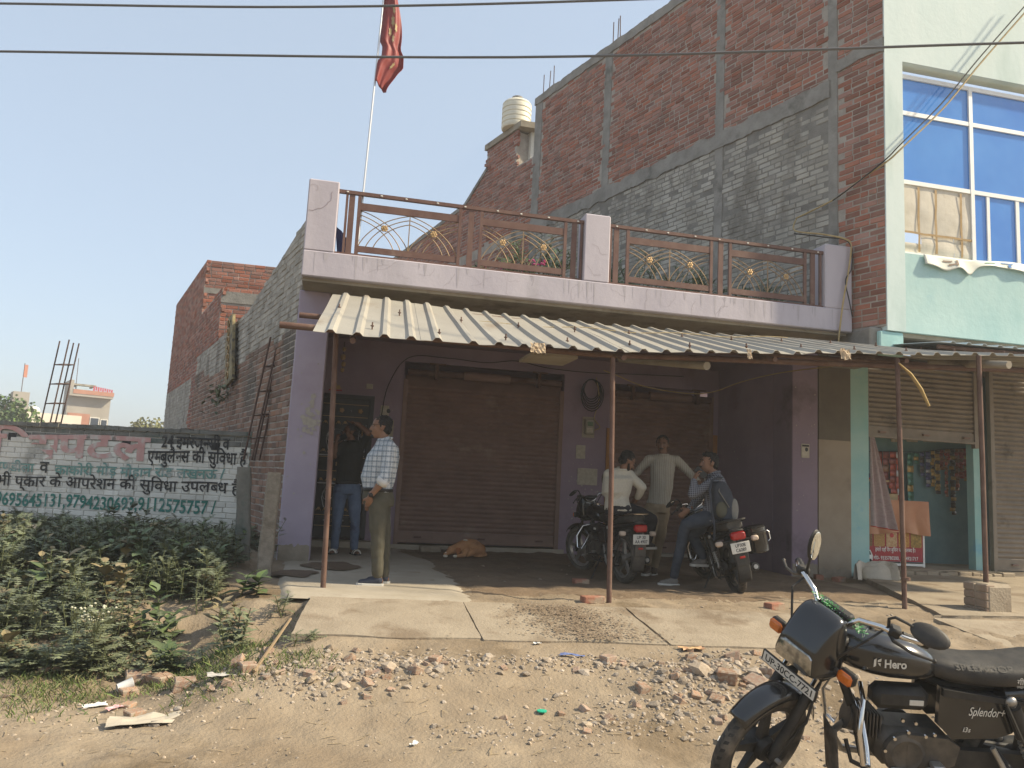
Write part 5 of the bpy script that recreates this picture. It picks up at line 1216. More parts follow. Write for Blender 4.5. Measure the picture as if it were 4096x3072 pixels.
    mb = MB(); mb.rbox(.90, 1.0, -.12, .12, .875, .915, .012); mb.rbox(.955, 1.07, -.12, .12, .70, .74, .012); P('fork_yoke', S(mb), m_plast)
    mb = MB()
    def fend(u, v):
        a = lerp(rad(46), rad(166), u); r = .338 + .006 * math.sin(u * 3); b = (v - .5) * 2; w = .066 * (1 - .35 * (abs(u - .45) * 1.6) ** 2)
        return (1.236 + r * math.cos(a) - .012 * b * b * math.cos(a) * 2, w * b, .300 + (r - .03 * b * b * b * b - .01 * b * b) * math.sin(a))
    mb.grid(fend, 30, 10); o = P('front_fender', S(mb), m_paint, fix=False); o.modifiers.new('thickness', 'SOLIDIFY').thickness = .004
    # headlamp cowl
    def cring(x, zb, zt, wb, wt, k=.02):
        return [(x, -wb, zb + k), (x, -wb + k, zb), (x, wb - k, zb), (x, wb, zb + k), (x, lerp(wb, wt, .55), lerp(zb, zt, .55)), (x, wt, zt - k), (x, wt - k * 1.5, zt), (x, -wt + k * 1.5, zt), (x, -wt, zt - k), (x, -lerp(wb, wt, .55), lerp(zb, zt, .55))]
    R = [cring(.945, .735, .99, .135, .10), cring(.99, .725, 1.035, .155, .115), cring(1.05, .725, 1.015, .15, .115), cring(1.10, .728, .955, .138, .11), cring(1.14, .735, .885, .124, .105), cring(1.152, .74, .862, .118, .10)]
    mb = MB(); mb.loft([[Vector(p) for p in r] for r in R]); o = P('headlamp_cowl', S(mb), m_paint, autos=None); sb_ = o.modifiers.new('round', 'SUBSURF'); sb_.levels = 2; sb_.render_levels = 2
    mb = MB(); mb.loft([cring(1.150, .748, .852, .106, .092, .014), cring(1.158, .750, .850, .105, .091, .014), cring(1.164, .762, .838, .092, .080, .012)]); hl = P('headlamp', S(mb), m_lens, autos=30)
    if plate_front:
        mb = MB(); mb.rbox(1.150, 1.158, -.165, .165, .655, .722, .006); pf = P('front_plate', S(mb), m_plast); mb = MB(); mb.box(1.1585, 1.160, -.155, .155, .662, .715); P('plate_face', S(mb), m_plate, pf, False)
        Tm = St @ Matrix(((0, -1, 0, 1.1605), (1, 0, 0, -.140), (0, 0, 1, .672), (0, 0, 0, 1))); letters('plate_text', plate_front, m_wire, pf, Tm, .050, .0006, width=.28, local=True, bold=.0008)
        mb = MB(); mb.box(1.12, 1.150, -.02, .02, .66, .72); P('plate_bracket', S(mb), m_plast, pf)
    for s in (-1, 1):
        mb = MB(); mb.tube([(1.03, s * .10, .79), (1.035, s * .175, .79)], .012, 8); P('indicator_stalk', S(mb), m_plast)
        mb = MB(); mb.rbox(1.005, 1.045, s * .205 - .042, s * .205 + .042, .762, .828, .012); ind = P('indicator', S(mb), m_plast); mb = MB(); mb.rbox(1.040, 1.062, s * .205 - .038, s * .205 + .038, .766, .824, .012); P('indicator_lens', S(mb), m_amber, ind)
    # handlebar
    hb = [(.86, .30, 1.035), (.90, .22, 1.045), (.935, .13, 1.03), (.95, .07, .96), (.95, 0, .945)]
    pts = [(.77, .365, 1.015)] + hb + [(x, -y, z) for x, y, z in reversed(hb[:-1])] + [(.77, -.365, 1.015)]
    mb = MB(); mb.tube(pts, .0125, 10); P('handlebar', S(mb), m_chr)
    for s in (-1, 1):
        mb = MB(); a, b = Vector((.765, s * .37, 1.013)), Vector((.842, s * .285, 1.033)); n = 15; mb.tube([a.lerp(b, i / n) for i in range(n + 1)], [.0155 + .0022 * (i % 2) for i in range(n + 1)], 12); P('grip', S(mb), m_plast)
        mb = MB(); mb.rbox(-.025, .03, -.03, .03, -.022, .025, .010, T=frame((.865, s * .262, 1.04), b - a)); P('switch_pod', S(mb), m_plast)
        mb = MB(); mb.tube([(.885, s * .245, 1.035), (.90, s * .285, 1.018), (.862, s * .36, .995), (.80, s * .43, .985)], [.009, .009, .007, .006], 8); mb.ell((.80, s * .43, .985), .010, None, None, 8, 6); P('lever', S(mb), m_plast if s > 0 else m_eng)
        mb = MB(); mb.tube([(.895, s * .225, 1.03), (.98, s * .22, 1.00), (1.03, s * .14, .86), (1.02, s * .10, .74)], .006, 6); P('control_cable', S(mb), m_plast)
        if s > 0: st = [(.875, .235, 1.05), (.895, .235, 1.10), (.895, .26, 1.125), (.875, .31, 1.12), (.865, .33, 1.115)]; mc = Vector((.835, .395, 1.105)); nrm = Vector((.62, .30, .72))
        else: st = [(.875, -.235, 1.05), (.875, -.235, 1.09), (.885, -.228, 1.125), (.89, -.225, 1.15)]; mc = Vector((.89, -.225, 1.215)); nrm = Vector((.12, -.98, -.12))
        mb = MB(); mb.tube(st, [.008, .007, .007, .006, .006][:len(st)], 8); ms = P('mirror_stem', S(mb), m_plast)
        nrm.normalize(); ax = (mc - Vector(st[-1])).normalized(); ax = (ax - nrm * ax.dot(nrm)).normalized(); sd = nrm.cross(ax)
        Rm = Matrix((ax, sd, nrm)).transposed(); mb = MB(); mb.ell(mc, .083, .050, .016, 22, 10, R=Rm); P('mirror_shell', S(mb), m_plast)
        mb = MB(); mb.ell(mc - nrm * .012, .075, .043, .006, 22, 8, R=Rm); P('mirror_glass', S(mb), m_mirr)
    mb = MB(); mb.rbox(.90, .955, -.09, .09, .985, 1.02, .01); P('speedometer', S(mb), m_plast)
    mb = MB(); mb.tube([(1.02, .09, .74), (1.10, .12, .62), (1.12, .13, .50), (1.20, .10, .34)], .007, 6); P('brake_cable', S(mb), m_plast)
    # spine of the machine: frame tubes
    mb = MB(); mb.tube([(.95, 0, .88), (.90, 0, .74), (.80, 0, .50), (.74, 0, .28)], .022, 8); P('down_tube', mb, m_plast)
    mb = MB(); mb.tube([(.95, 0, .87), (.70, 0, .76), (.40, 0, .66), (-.25, 0, .66)], .02, 8); P('top_tube', mb, m_plast)
    # tank
    ts = [(.935, .045, .80, .875), (.915, .085, .765, .895), (.86, .122, .735, .915), (.78, .148, .712, .918), (.69, .155, .70, .908), (.60, .146, .695, .888), (.53, .125, .695, .858), (.475, .10, .705, .82), (.455, .06, .72, .79)]
    mb = MB(); mb.loft([sring(x, w, a, b, 2.5, 26) for x, w, a, b in ts]); tk_ = P('tank', mb, m_paint, autos=60)
    mb = MB(); mb.lathe([(0, 0), (.034, 0), (.034, .014), (.026, .02), (0, .02)], 18, T=Matrix.Translation((.73, 0, .912)), cap=False); P('fuel_cap', mb, m_chr, tk_)
    # seat
    ss = [(.515, .075, .745, .800), (.49, .105, .725, .812), (.40, .122, .70, .812), (.26, .132, .69, .800), (.12, .138, .70, .806), (-.02, .136, .715, .832), (-.16, .128, .725, .845), (-.28, .112, .735, .848), (-.335, .08, .75, .835)]
    mb = MB(); mb.loft([sring(x, w, a, b, 3.2, 24) for x, w, a, b in ss]); se = P('seat', mb, m_seat, autos=60)
    # tail
    ts = [(.16, .115, .60, .70), (.0, .118, .625, .725), (-.16, .105, .655, .745), (-.30, .085, .685, .76), (-.37, .06, .70, .765)]
    mb = MB(); mb.loft([sring(x, w, a, b, 3.5, 20) for x, w, a, b in ts]); P('tail_cowl', mb, m_paint, autos=50)
    mb = MB()
    def rf(u, v):
        a = lerp(rad(65), rad(205), u); r = .362; b = (v - .5) * 2; return (r * math.cos(a), .075 * b, .305 + (r - .02 * b ** 4) * math.sin(a) + .03)
    mb.grid(rf, 24, 8); o = P('rear_fender', mb, m_plast if 'silver' not in opts else m_eng, fix=False); o.modifiers.new('thickness', 'SOLIDIFY').thickness = .005
    mb = MB(); mb.rbox(-.425, -.345, -.078, .078, .640, .728, .018); P('tail_lamp', mb, m_redl); mb = MB(); mb.rbox(-.40, -.33, -.07, .07, .728, .75, .008); P('lamp_hood', mb, m_plast)
    if plate_rear:
        mb = MB(); mb.rbox(-.405, -.398, -.105, .105, .50, .615, .004); pr = P('rear_plate', mb, m_plate)
        for i, tx in enumerate(plate_rear):
            Tm = Matrix(((0, 1, 0, -.4052), (-1, 0, 0, 0), (0, 0, 1, .565 - .05 * i), (0, 0, 0, 1))); letters('plate_text', tx, m_wire, pr, Tm, .052, .0006, width=(.115 if len(tx) < 6 else .165), local=True, center=True, bold=.001)
        mb = MB(); mb.box(-.397, -.33, -.015, .015, .54, .66); P('plate_bracket', mb, m_plast, pr)
        mb = MB(); mb.rbox(-.400, -.392, -.03, .03, .44, .465, .003); P('reflector', mb, m_redl)
        mb = MB(); mb.rbox(-.392, -.384, -.07, .07, .36, .50, .003); P('mud_flap', mb, m_eng if 'silver' in opts else m_plast)
    for s in (-1, 1):
        mb = MB(); mb.tube([(-.30, s * .09, .63), (-.31, s * .165, .62)], .010, 8); P('indicator_stalk', mb, m_plast)
        mb = MB(); mb.rbox(-.345, -.29, s * .20 - .04, s * .20 + .04, .592, .648, .014); P('rear_indicator', mb, m_plast if not plate_rear else mat('clear_indicator', (.50, .40, .32), rough=.25))
    # grab rail
    mb = MB(); mb.tube([(.02, .15, .76), (-.10, .155, .80), (-.33, .13, .845), (-.40, .07, .85), (-.40, -.07, .85), (-.33, -.13, .845), (-.10, -.155, .80), (.02, -.15, .76)], .011, 8); P('grab_rail', mb, m_chr if 'silver' in opts else m_plast)
    # side covers
    for s in (-1, 1):
        mb = MB(); mb.prism([(.47, .70), (.08, .66), (.05, .62), (.13, .50), (.20, .47), (.40, .455), (.47, .52)], 0, .03, T=lambda p: Vector((p.x, s * (.105 + p.y * (1 if True else 1)), p.z))); sp_ = P('side_cover', mb, m_paint, autos=30)
        mb = MB(); mb.prism([(.46, .695), (.09, .655), (.075, .635), (.46, .66)], 0, .012, T=lambda p: Vector((p.x, s * (.136 + p.y), p.z))); P('cover_strip', mb, m_plast, sp_)
        if brand:
            Tm = Matrix(((-1, 0, 0, .335), (0, -1, 0, .137), (0, 0, 1, .575), (0, 0, 0, 1))) if s > 0 else None
            if s > 0:
                letters('emblem', 'Splendor+', m_plate, sp_, Tm, .058, .002, width=.165, shear=.35, local=True, bold=.0006)
                letters('emblem', 'i3s', m_plate, sp_, Matrix(((-1, 0, 0, .355), (0, -1, 0, .137), (0, 0, 1, .495), (0, 0, 0, 1))), .032, .002, local=True, shear=.2, bold=.0005)
    if brand:
        # maker's mark on the tank: split H sign and letters, wrapped on the flank
        Tm = Matrix(((-1, 0, .0, .74), (0, -1, -.10, .1555), (0, -.1, 1, .785), (0, 0, 0, 1))); letters('emblem', 'Hero', m_plate, tk_, Tm, .052, .0025, width=.10, local=True, bold=.0016)
        mb = MB(); q = lambda x, z: (.79 - x, .1555 - .1 * 0 + .002, .785 + z)
        mb.add([q(0, 0), q(.011, .006), q(.011, .042), q(0, .034)], [(0, 1, 2, 3)]); mb.add([q(.017, .034), q(.033, .042), q(.033, .028), q(.017, .024)], [(0, 1, 2, 3)]); mb.add([q(.017, .020), q(.031, .004), q(.031, .020)], [(0, 1, 2)]); mb.build('emblem', m_plate, tk_, local=True)
        Tc = St @ Matrix(((-.0, .62, -.62, 1.128), (1, 0, 0, -.095), (0, .78, .78, .888), (0, 0, 0, 1))); letters('emblem', 'Splendor+', m_plate, B, Tc, .042, .004, width=.14, shear=.35, local=True, bold=.0004)
        Tc = St @ Matrix(((-.0, .62, -.62, 1.104), (1, 0, 0, -.02), (0, .78, .78, .918), (0, 0, 0, 1))); letters('emblem', 'Hero', m_plate, B, Tc, .032, .004, width=.065, local=True, bold=.0009)
        Ts = Matrix(((-1, 0, 0, .36), (0, -1, .30, .128), (0, 0, 1, .750), (0, 0, 0, 1)))
        letters('seat_print', 'SPLENDOR+', m_plast, se, Matrix(((-1, 0, 0, .40), (0, -.6, -.75, .127), (0, 0, .55, .782), (0, 0, 0, 1))), .055, .003, width=.30, local=True)
        letters('seat_print', 'Hero', m_plate, se, Matrix(((-1, 0, 0, .10), (0, -1, 0, .1395), (0, 0, 1, .765), (0, 0, 0, 1))), .03, .001, local=True, bold=.0006)
        letters('seat_print', 'गीता म', m_plate, se, Matrix(((-1, 0, 0, .13), (0, -1, 0, .1400), (0, 0, 1, .735), (0, 0, 0, 1))), .036, .001, local=True, bold=.0005)
        letters('seat_print', 'लखनऊ रोड', m_plate, se, Matrix(((-1, 0, 0, .13), (0, -1, 0, .1395), (0, 0, 1, .718), (0, 0, 0, 1))), .018, .001, local=True)
    # engine
    mb = MB(); mb.rbox(.50, .76, .015, .125, .565, .675, .03); P('airbox_cover', mb, m_plast)
    mb = MB(); mb.rbox(.535, .60, .125, .128, .60, .625, .001); P('badge', mb, m_plate)
    for i in range(8):
        mb = MB(); x = .70 + i * .016; mb.rbox(x, x + .008, -.085, .085, .40 + .004 * i, .52 + .004 * i, .006); P('cooling_fin', mb, m_eng)
    mb = MB(); mb.tube([(.68, 0, .44), (.84, 0, .475)], .062, 14); P('cylinder', mb, m_eng)
    mb = MB(); mb.rbox(.38, .72, -.11, .11, .28, .47, .04); P('crankcase', mb, m_eng)
    mb = MB(); mb.lathe([(0, 0), (.10, 0), (.105, .012), (.098, .03), (.07, .04), (.055, .034), (0, .034)], 28, T=TX((.60, .105, .365), -math.pi / 2), cap=False); P('magneto_cover', mb, m_eng)
    mb = MB(); mb.prism([(.60, .465), (.42, .455), (.36, .42), (.38, .33), (.46, .29), (.60, .265)], 0, .035, T=lambda p: Vector((p.x, .105 + p.y, p.z))); P('sprocket_cover', mb, m_eng)
    mb = MB(); mb.lathe([(0, 0), (.105, 0), (.105, .03), (.08, .045), (0, .045)], 28, T=TX((.56, -.105, .37), math.pi / 2), cap=False); P('clutch_cover', mb, m_eng)
    for x, z in ((.60, .475), (.52, .46), (.66, .44), (.70, .38), (.48, .47), (.44, .30), (.64, .28), (.57, .52), (.63, .53)):
        mb = MB(); mb.tube([(x, .13, z), (x, .142, z)], .008, 8); P('bolt', mb, m_chr)
    mb = MB(); mb.tube([(.84, 0, .44), (.88, -.05, .36), (.80, -.12, .25), (.60, -.14, .22), (.30, -.15, .24)], .018, 10); P('exhaust_pipe', mb, m_steel)
    mb = MB(); mb.tube([(.34, -.15, .24), (.22, -.155, .255), (-.02, -.165, .285), (-.24, -.17, .305), (-.245, -.17, .306)], [.022, .045, .05, .046, .03], 16); P('silencer', mb, m_plast); mb = MB(); mb.tube([(-.235, -.17, .305), (-.262, -.17, .308)], [.026, .024], 12, cap=True); P('silencer_tip', mb, m_steel)
    mb = MB(); mb.tube([(.84, .03, .37), (.82, .06, .28), (.66, .08, .215), (.40, .10, .22)], .011, 8); P('lower_tube', mb, m_plast)
    # chain case, swing arm, shocks
    mb = MB(); mb.prism([(.42, .40), (.42, .30), (.05, .235), (-.06, .245), (-.10, .31), (-.05, .385), (.05, .395)], 0, .04, T=lambda p: Vector((p.x, .085 + p.y, p.z))); P('chain_case', mb, m_plast, autos=30)
    for s in (-1, 1):
        mb = MB(); mb.tube([(.44, s * .10, .35), (-.04, s * .115, .305)], .018, 8); P('swing_arm', mb, m_plast)
        a, b = Vector((.02, s * .15, .335)), Vector((.155, s * .15, .655)); mb = MB(); mb.tube([a, b], .012, 8); mb.ell(b, .026, .02, .026, 10, 8); mb.ell(a, .024, .02, .024, 10, 8); sh_ = P('shock', mb, m_steel)
        mb = MB(); mb.tube([a.lerp(b, .50), a.lerp(b, .93)], .033, 14); P('shock_cover', mb, m_plast, sh_)
        ax = (b - a).normalized(); e1 = ax.orthogonal().normalized(); e2 = ax.cross(e1); mb = MB(); mb.tube([a.lerp(b, .16 + .36 * k / 60) + (e1 * math.cos(k * .55) + e2 * math.sin(k * .55)) * .028 for k in range(61)], .0055, 6); P('spring', mb, m_steel, sh_)
        mb = MB(); mb.tube([(.46, s * .12, .30), (.47, s * .215, .305)], .014, 8); P('footpeg', mb, m_plast); mb = MB(); mb.rbox(.44, .50, s * .20 - .055, s * .20 + .055, .295, .318, .008); P('peg_rubber', mb, m_plast)
        mb = MB(); mb.tube([(.20, s * .115, .42), (.14, s * .19, .34)], .011, 8); P('rear_footpeg', mb, m_plast)
        mb = MB(); mb.tube([(.80, s * .05, .66), (.83, s * .17, .63), (.865, s * .235, .50), (.84, s * .235, .36), (.80, s * .20, .335), (.795, s * .16, .40), (.80, s * .09, .52), (.80, s * .03, .56)], .0115, 10); P('leg_guard', mb, m_chr)
    mb = MB(); mb.tube([(.66, .145, .30), (.72, .165, .275), (.78, .165, .255)], .008, 8); mb.tube([(.66, .145, .30), (.56, .165, .305), (.47, .165, .33)], .008, 8); mb.rbox(.765, .805, .14, .20, .245, .272, .006); mb.rbox(.445, .50, .14, .20, .325, .35, .006); P('gear_lever', mb, m_steel)
    mb = MB(); z_ = .305 - .305 / math.cos(lean) if lean else 0
    tip = rot.inverted() @ Vector((h.x * .30 + l.x * .30, h.y * .30 + l.y * .30, 0)) if lean else Vector((.22, .17, 0))
    mb.tube([(.42, .11, .27), Vector((.42, .11, .27)).lerp(tip, .6), tip], .011, 8); mb.rbox(tip.x - .03, tip.x + .03, tip.y - .02, tip.y + .03, tip.z - .004, tip.z + .008, .003); P('side_stand', mb, m_plast)
    mb = MB(); mb.tube([(.30, .13, .26), (.12, .16, .20), (.10, -.16, .20), (.30, -.13, .26)], .012, 8); P('centre_stand', mb, m_plast)
    mb = MB(); mb.grid(lambda u, v: (.905 - .03 * v + .0 * u, lerp(-.085, .085, u), lerp(.42, .16, v) + .03 * abs(u - .5)), 6, 6); o = P('engine_flap', mb, m_tyre, fix=False); o.modifiers.new('thickness', 'SOLIDIFY').thickness = .006
    mb = MB(); mb.tube([(.20, .19, .66), (.10, .20, .46), (.02, .20, .24)], .007, 6); mb.tube([(-.22, .19, .62), (-.20, .20, .40), (-.12, .20, .22), (.02, .20, .24)], .007, 6); P('dress_guard', mb, m_plast)
    mb = MB(); mb.tube([(.23, .165, .44), (.13, .18, .27)], [.012, .014], 8); mb.tube([(.13, .18, .27), (.06, .185, .22)], [.02, .02], 10); P('kick_stand_spring', mb, m_steel)
    return B
bikeA = motorcycle('glossy black motorcycle parked in the sun in the right foreground, front wheel turned', (3.33, 3.30, -.42), rad(165), rad(11), rad(37), 'UP-30CC-7721')
bikeB = motorcycle('motorcycle with chrome grab rail parked upright behind the middle canopy post', (3.484, 8.928, -.06), rad(97), rad(1), rad(18), None, ('UP 30', 'AA 4907'), False, ('silver',))
bikeC = motorcycle('black motorcycle leaning on its side stand with a round canister, right of the seated men', (4.49, 8.01, -.03), rad(80), rad(13), rad(15), None, ('UP30B', 'C6089'), False)
# grey leg shield on the first parked machine; canister on the second
mb = MB(); mb.rbox(.02, .34, -.235, -.215, .36, .68, .01); mb.build('dress_shield', mat('grey_sheet_panel', (.16, .15, .14), (.20, .19, .17), 6, .5, metal=.3, obj=True), bikeB, local=True, fix=True)
cn = thing('canister', 'black round lidded canister strapped to the right side of the leaning motorcycle', 'canister', wm(bikeC) @ Vector((-.16, -.27, .44)), wm(bikeC).to_quaternion().to_matrix().to_4x4())
mb = MB(); mb.lathe([(0, 0), (.105, 0), (.115, .01), (.118, .20), (.125, .21), (.125, .225), (.118, .232), (0, .232)], 28, cap=False); mb.build('body', m_paint, cn, local=True, smooth=True, autos=35)
mb = MB(); mb.lathe([(.120, .232), (.122, .27), (.10, .29), (0, .295)], 28, cap=False); mb.build('lid', m_paint, cn, local=True, smooth=True, autos=35)
mb = MB(); mb.tube([(-.02, -.125, .10), (-.02, -.15, .12), (-.02, -.15, .20), (-.02, -.125, .22)], .006, 6); mb.build('handle', m_chr, cn, local=True)
# green tinsel tied behind the front machine's cowl
t = thing('tinsel_garland', 'green and white tinsel garland tied behind the front motorcycle cowl', 'garland', wm(bikeA) @ Vector((.93, .05, 1.0))); rng = random.Random(4); mb = MB(); mw2 = MB()
for i in range(420):
    u = rng.random(); c = (wm(bikeA) @ rot_about((.95, 0, .90), Vector((-math.sin(rad(26)), 0, math.cos(rad(26)))), rad(37)) @ Vector((.955 - .03 * u, lerp(-.10, .17, u), 1.03 - .05 * u))); d = Vector((rng.gauss(0, 1), rng.gauss(0, 1), rng.gauss(0, 1))).normalized() * rng.uniform(.01, .03); s = d.orthogonal().normalized() * .0025
    (mb if i % 5 else mw2).add([c, c + d + s, c + d - s], [(0, 1, 2)])
mb.build('green_tinsel', mat('green_tinsel', (.06, .30, .08), rough=.5), t); mw2.build('white_tinsel', m_white, t)
# ================================================================ people and the dog
def cap(mb, a, b, ra, rb, n=12, flat=None):
    a, b = Vector(a), Vector(b); d = (b - a); L = d.length
    if L < 1e-6: mb.ell(a, ra); return
    mb.tube([a.lerp(b, t) for t in (0, .25, .5, .75, 1)], [lerp(ra, rb, t) for t in (0, .25, .5, .75, 1)], n, flat=flat); mb.ell(a, ra, n=n, m=8); mb.ell(b, rb, n=n, m=8)
def chain(mb, pts, rs):
    for (a, b), (ra, rb) in zip(zip(pts, pts[1:]), zip(rs, rs[1:])): cap(mb, a, b, ra, rb)
def flesh(name, mb, m, parent, vox=.010, smooth=4, fold=0.0, fs=9.0, stretch=.45, tri=None):
    """one continuous surface grown round overlapping limbs"""
    me = mb.mesh(name, m); o = bpy.data.objects.new(name, me)
    r = o.modifiers.new('remesh', 'REMESH'); r.mode = 'VOXEL'; r.voxel_size = vox; r.use_smooth_shade = True
    s = o.modifiers.new('smooth', 'SMOOTH'); s.factor = .5; s.iterations = smooth
    e = evaluated_mesh(o); bpy.data.objects.remove(o); bpy.data.meshes.remove(me); e.name = name
    if fold:
        n = len(e.vertices); co = [0.0] * (3 * n); no = [0.0] * (3 * n); e.vertices.foreach_get('co', co); e.vertices.foreach_get('normal', no)
        for i in range(0, 3 * n, 3):
            x, y, z = co[i], co[i + 1], co[i + 2]; k = fold * (nz(x * fs, y * fs, z * fs * stretch) + .5 * nz(x * fs * 2.3 + 5, y * fs * 2.3, z * fs * 2.3 * stretch)); co[i] += no[i] * k; co[i + 1] += no[i + 1] * k; co[i + 2] += no[i + 2] * k
        e.vertices.foreach_set('co', co); e.update()
    e.polygons.foreach_set('use_smooth', [True] * len(e.polygons))
    if not e.materials: e.materials.append(m)
    return link(name, e, parent)
def hand(mb, wr, ha, out, curl=.5, L=.085):
    """palm with four unequal bent fingers and a thumb leaving its side; out = palm's thumb side"""
    wr, ha = Vector(wr), Vector(ha); d = (ha - wr).normalized(); o = Vector(out); o = (o - d * o.dot(d)).normalized(); n = d.cross(o)
    c = wr + d * .045; R = Matrix((d, o, n)).transposed(); mb.ell(c, .052, .038, .017, 14, 9, R=R); cap(mb, wr - d * .03, wr + d * .02, .026, .027)
    for k, (off, l) in enumerate(((.028, .92), (.010, 1.0), (-.009, .95), (-.027, .76))):
        a = wr + d * .082 + o * off; b = a + (d * math.cos(curl * .6) + n * math.sin(curl * .6)) * L * .45 * l; e = b + (d * math.cos(curl * 1.7) + n * math.sin(curl * 1.7)) * L * .42 * l
        cap(mb, wr + d * .05 + o * off * .9, a, .0105, .0098, 8); cap(mb, a, b, .0098, .0088, 8); cap(mb, b, e, .0088, .0075, 8)
    a = wr + d * .025 + o * .030; b = a + (d * .6 + o * .75 + n * .25).normalized() * .036; e = b + (d * .9 + o * .2 + n * .4).normalized() * .032; cap(mb, a, b, .0135, .0105, 8); cap(mb, b, e, .0105, .0085, 8)
SK = [mat('skin_warm_brown', (.205, .105, .062), (.235, .125, .076), 14, .55, spec=.35), mat('skin_deep_brown', (.135, .068, .042), (.16, .083, .052), 14, .55, spec=.35)]
m_hair = mat('black_hair', (.010, .009, .009), (.018, .016, .015), 60, .55, bump=.8, bscale=160)
m_eye = mat('eye_white', (.34, .31, .28), rough=.4); m_belt = mat('black_leather', (.02, .018, .017), rough=.45)
def pattern(name, base, bands, rough=.85):
    """woven cloth: bands = (direction, repeats per metre, share, colour)"""
    m = mat(name, base, tuple(c * .93 for c in base), 30, rough, bump=.15, bscale=70); nt = m.node_tree; N, L = nt.nodes, nt.links; b = N['Principled BSDF']; src = b.inputs['Base Color'].links[0].from_socket
    g = N.new('ShaderNodeNewGeometry')
    for d, f, w, c in bands:
        dp = N.new('ShaderNodeVectorMath'); dp.operation = 'DOT_PRODUCT'; L.new(g.outputs['Position'], dp.inputs[0]); dp.inputs[1].default_value = Vector(d) * f
        fr = N.new('ShaderNodeMath'); fr.operation = 'FRACT'; L.new(dp.outputs['Value'], fr.inputs[0]); lt = N.new('ShaderNodeMath'); lt.operation = 'LESS_THAN'; L.new(fr.outputs[0], lt.inputs[0]); lt.inputs[1].default_value = w
        ml = N.new('ShaderNodeMath'); ml.operation = 'MULTIPLY'; L.new(lt.outputs[0], ml.inputs[0]); ml.inputs[1].default_value = c[3] if len(c) > 3 else .8
        x = N.new('ShaderNodeMix'); x.data_type = 'RGBA'; L.new(ml.outputs[0], x.inputs[0]); L.new(src, x.inputs[6]); x.inputs[7].default_value = (c[0], c[1], c[2], 1); src = x.outputs[2]
    L.new(src, b.inputs['Base Color']); return m
def head(mb, c, f, u, s=1.0):
    """skull, jaw, nose, brow, ears in one lump to be grown together; returns the head's frame"""
    f = Vector(f).normalized(); u = Vector(u); u = (u - f * u.dot(f)).normalized(); l = u.cross(f); R = Matrix((f, l, u)).transposed(); c = Vector(c); q = lambda x, y, z: c + R @ Vector((x * s, y * s, z * s))
    mb.ell(q(-.012, 0, .028), .096 * s, .076 * s, .088 * s, 20, 14, R=R); mb.ell(q(.022, 0, -.030), .068 * s, .060 * s, .082 * s, 18, 12, R=R); mb.ell(q(.048, 0, -.092), .034 * s, .034 * s, .022 * s, 12, 8, R=R)
    cap(mb, q(.083, 0, .018), q(.104, 0, -.022), .009 * s, .0135 * s, 8); mb.ell(q(.100, 0, -.028), .014 * s, .018 * s, .010 * s, 10, 8, R=R)
    for y in (-1, 1):
        mb.ell(q(.070, y * .030, .030), .014 * s, .026 * s, .009 * s, 10, 7, R=R); mb.ell(q(.055, y * .045, -.020), .022 * s, .016 * s, .022 * s, 10, 7, R=R); mb.ell(q(-.012, y * .078, -.008), .020 * s, .010 * s, .031 * s, 10, 8, R=R)
    mb.ell(q(.083, 0, -.056), .012 * s, .025 * s, .008 * s, 10, 6, R=R); mb.ell(q(.080, 0, -.068), .012 * s, .021 * s, .008 * s, 10, 6, R=R)
    return q, R
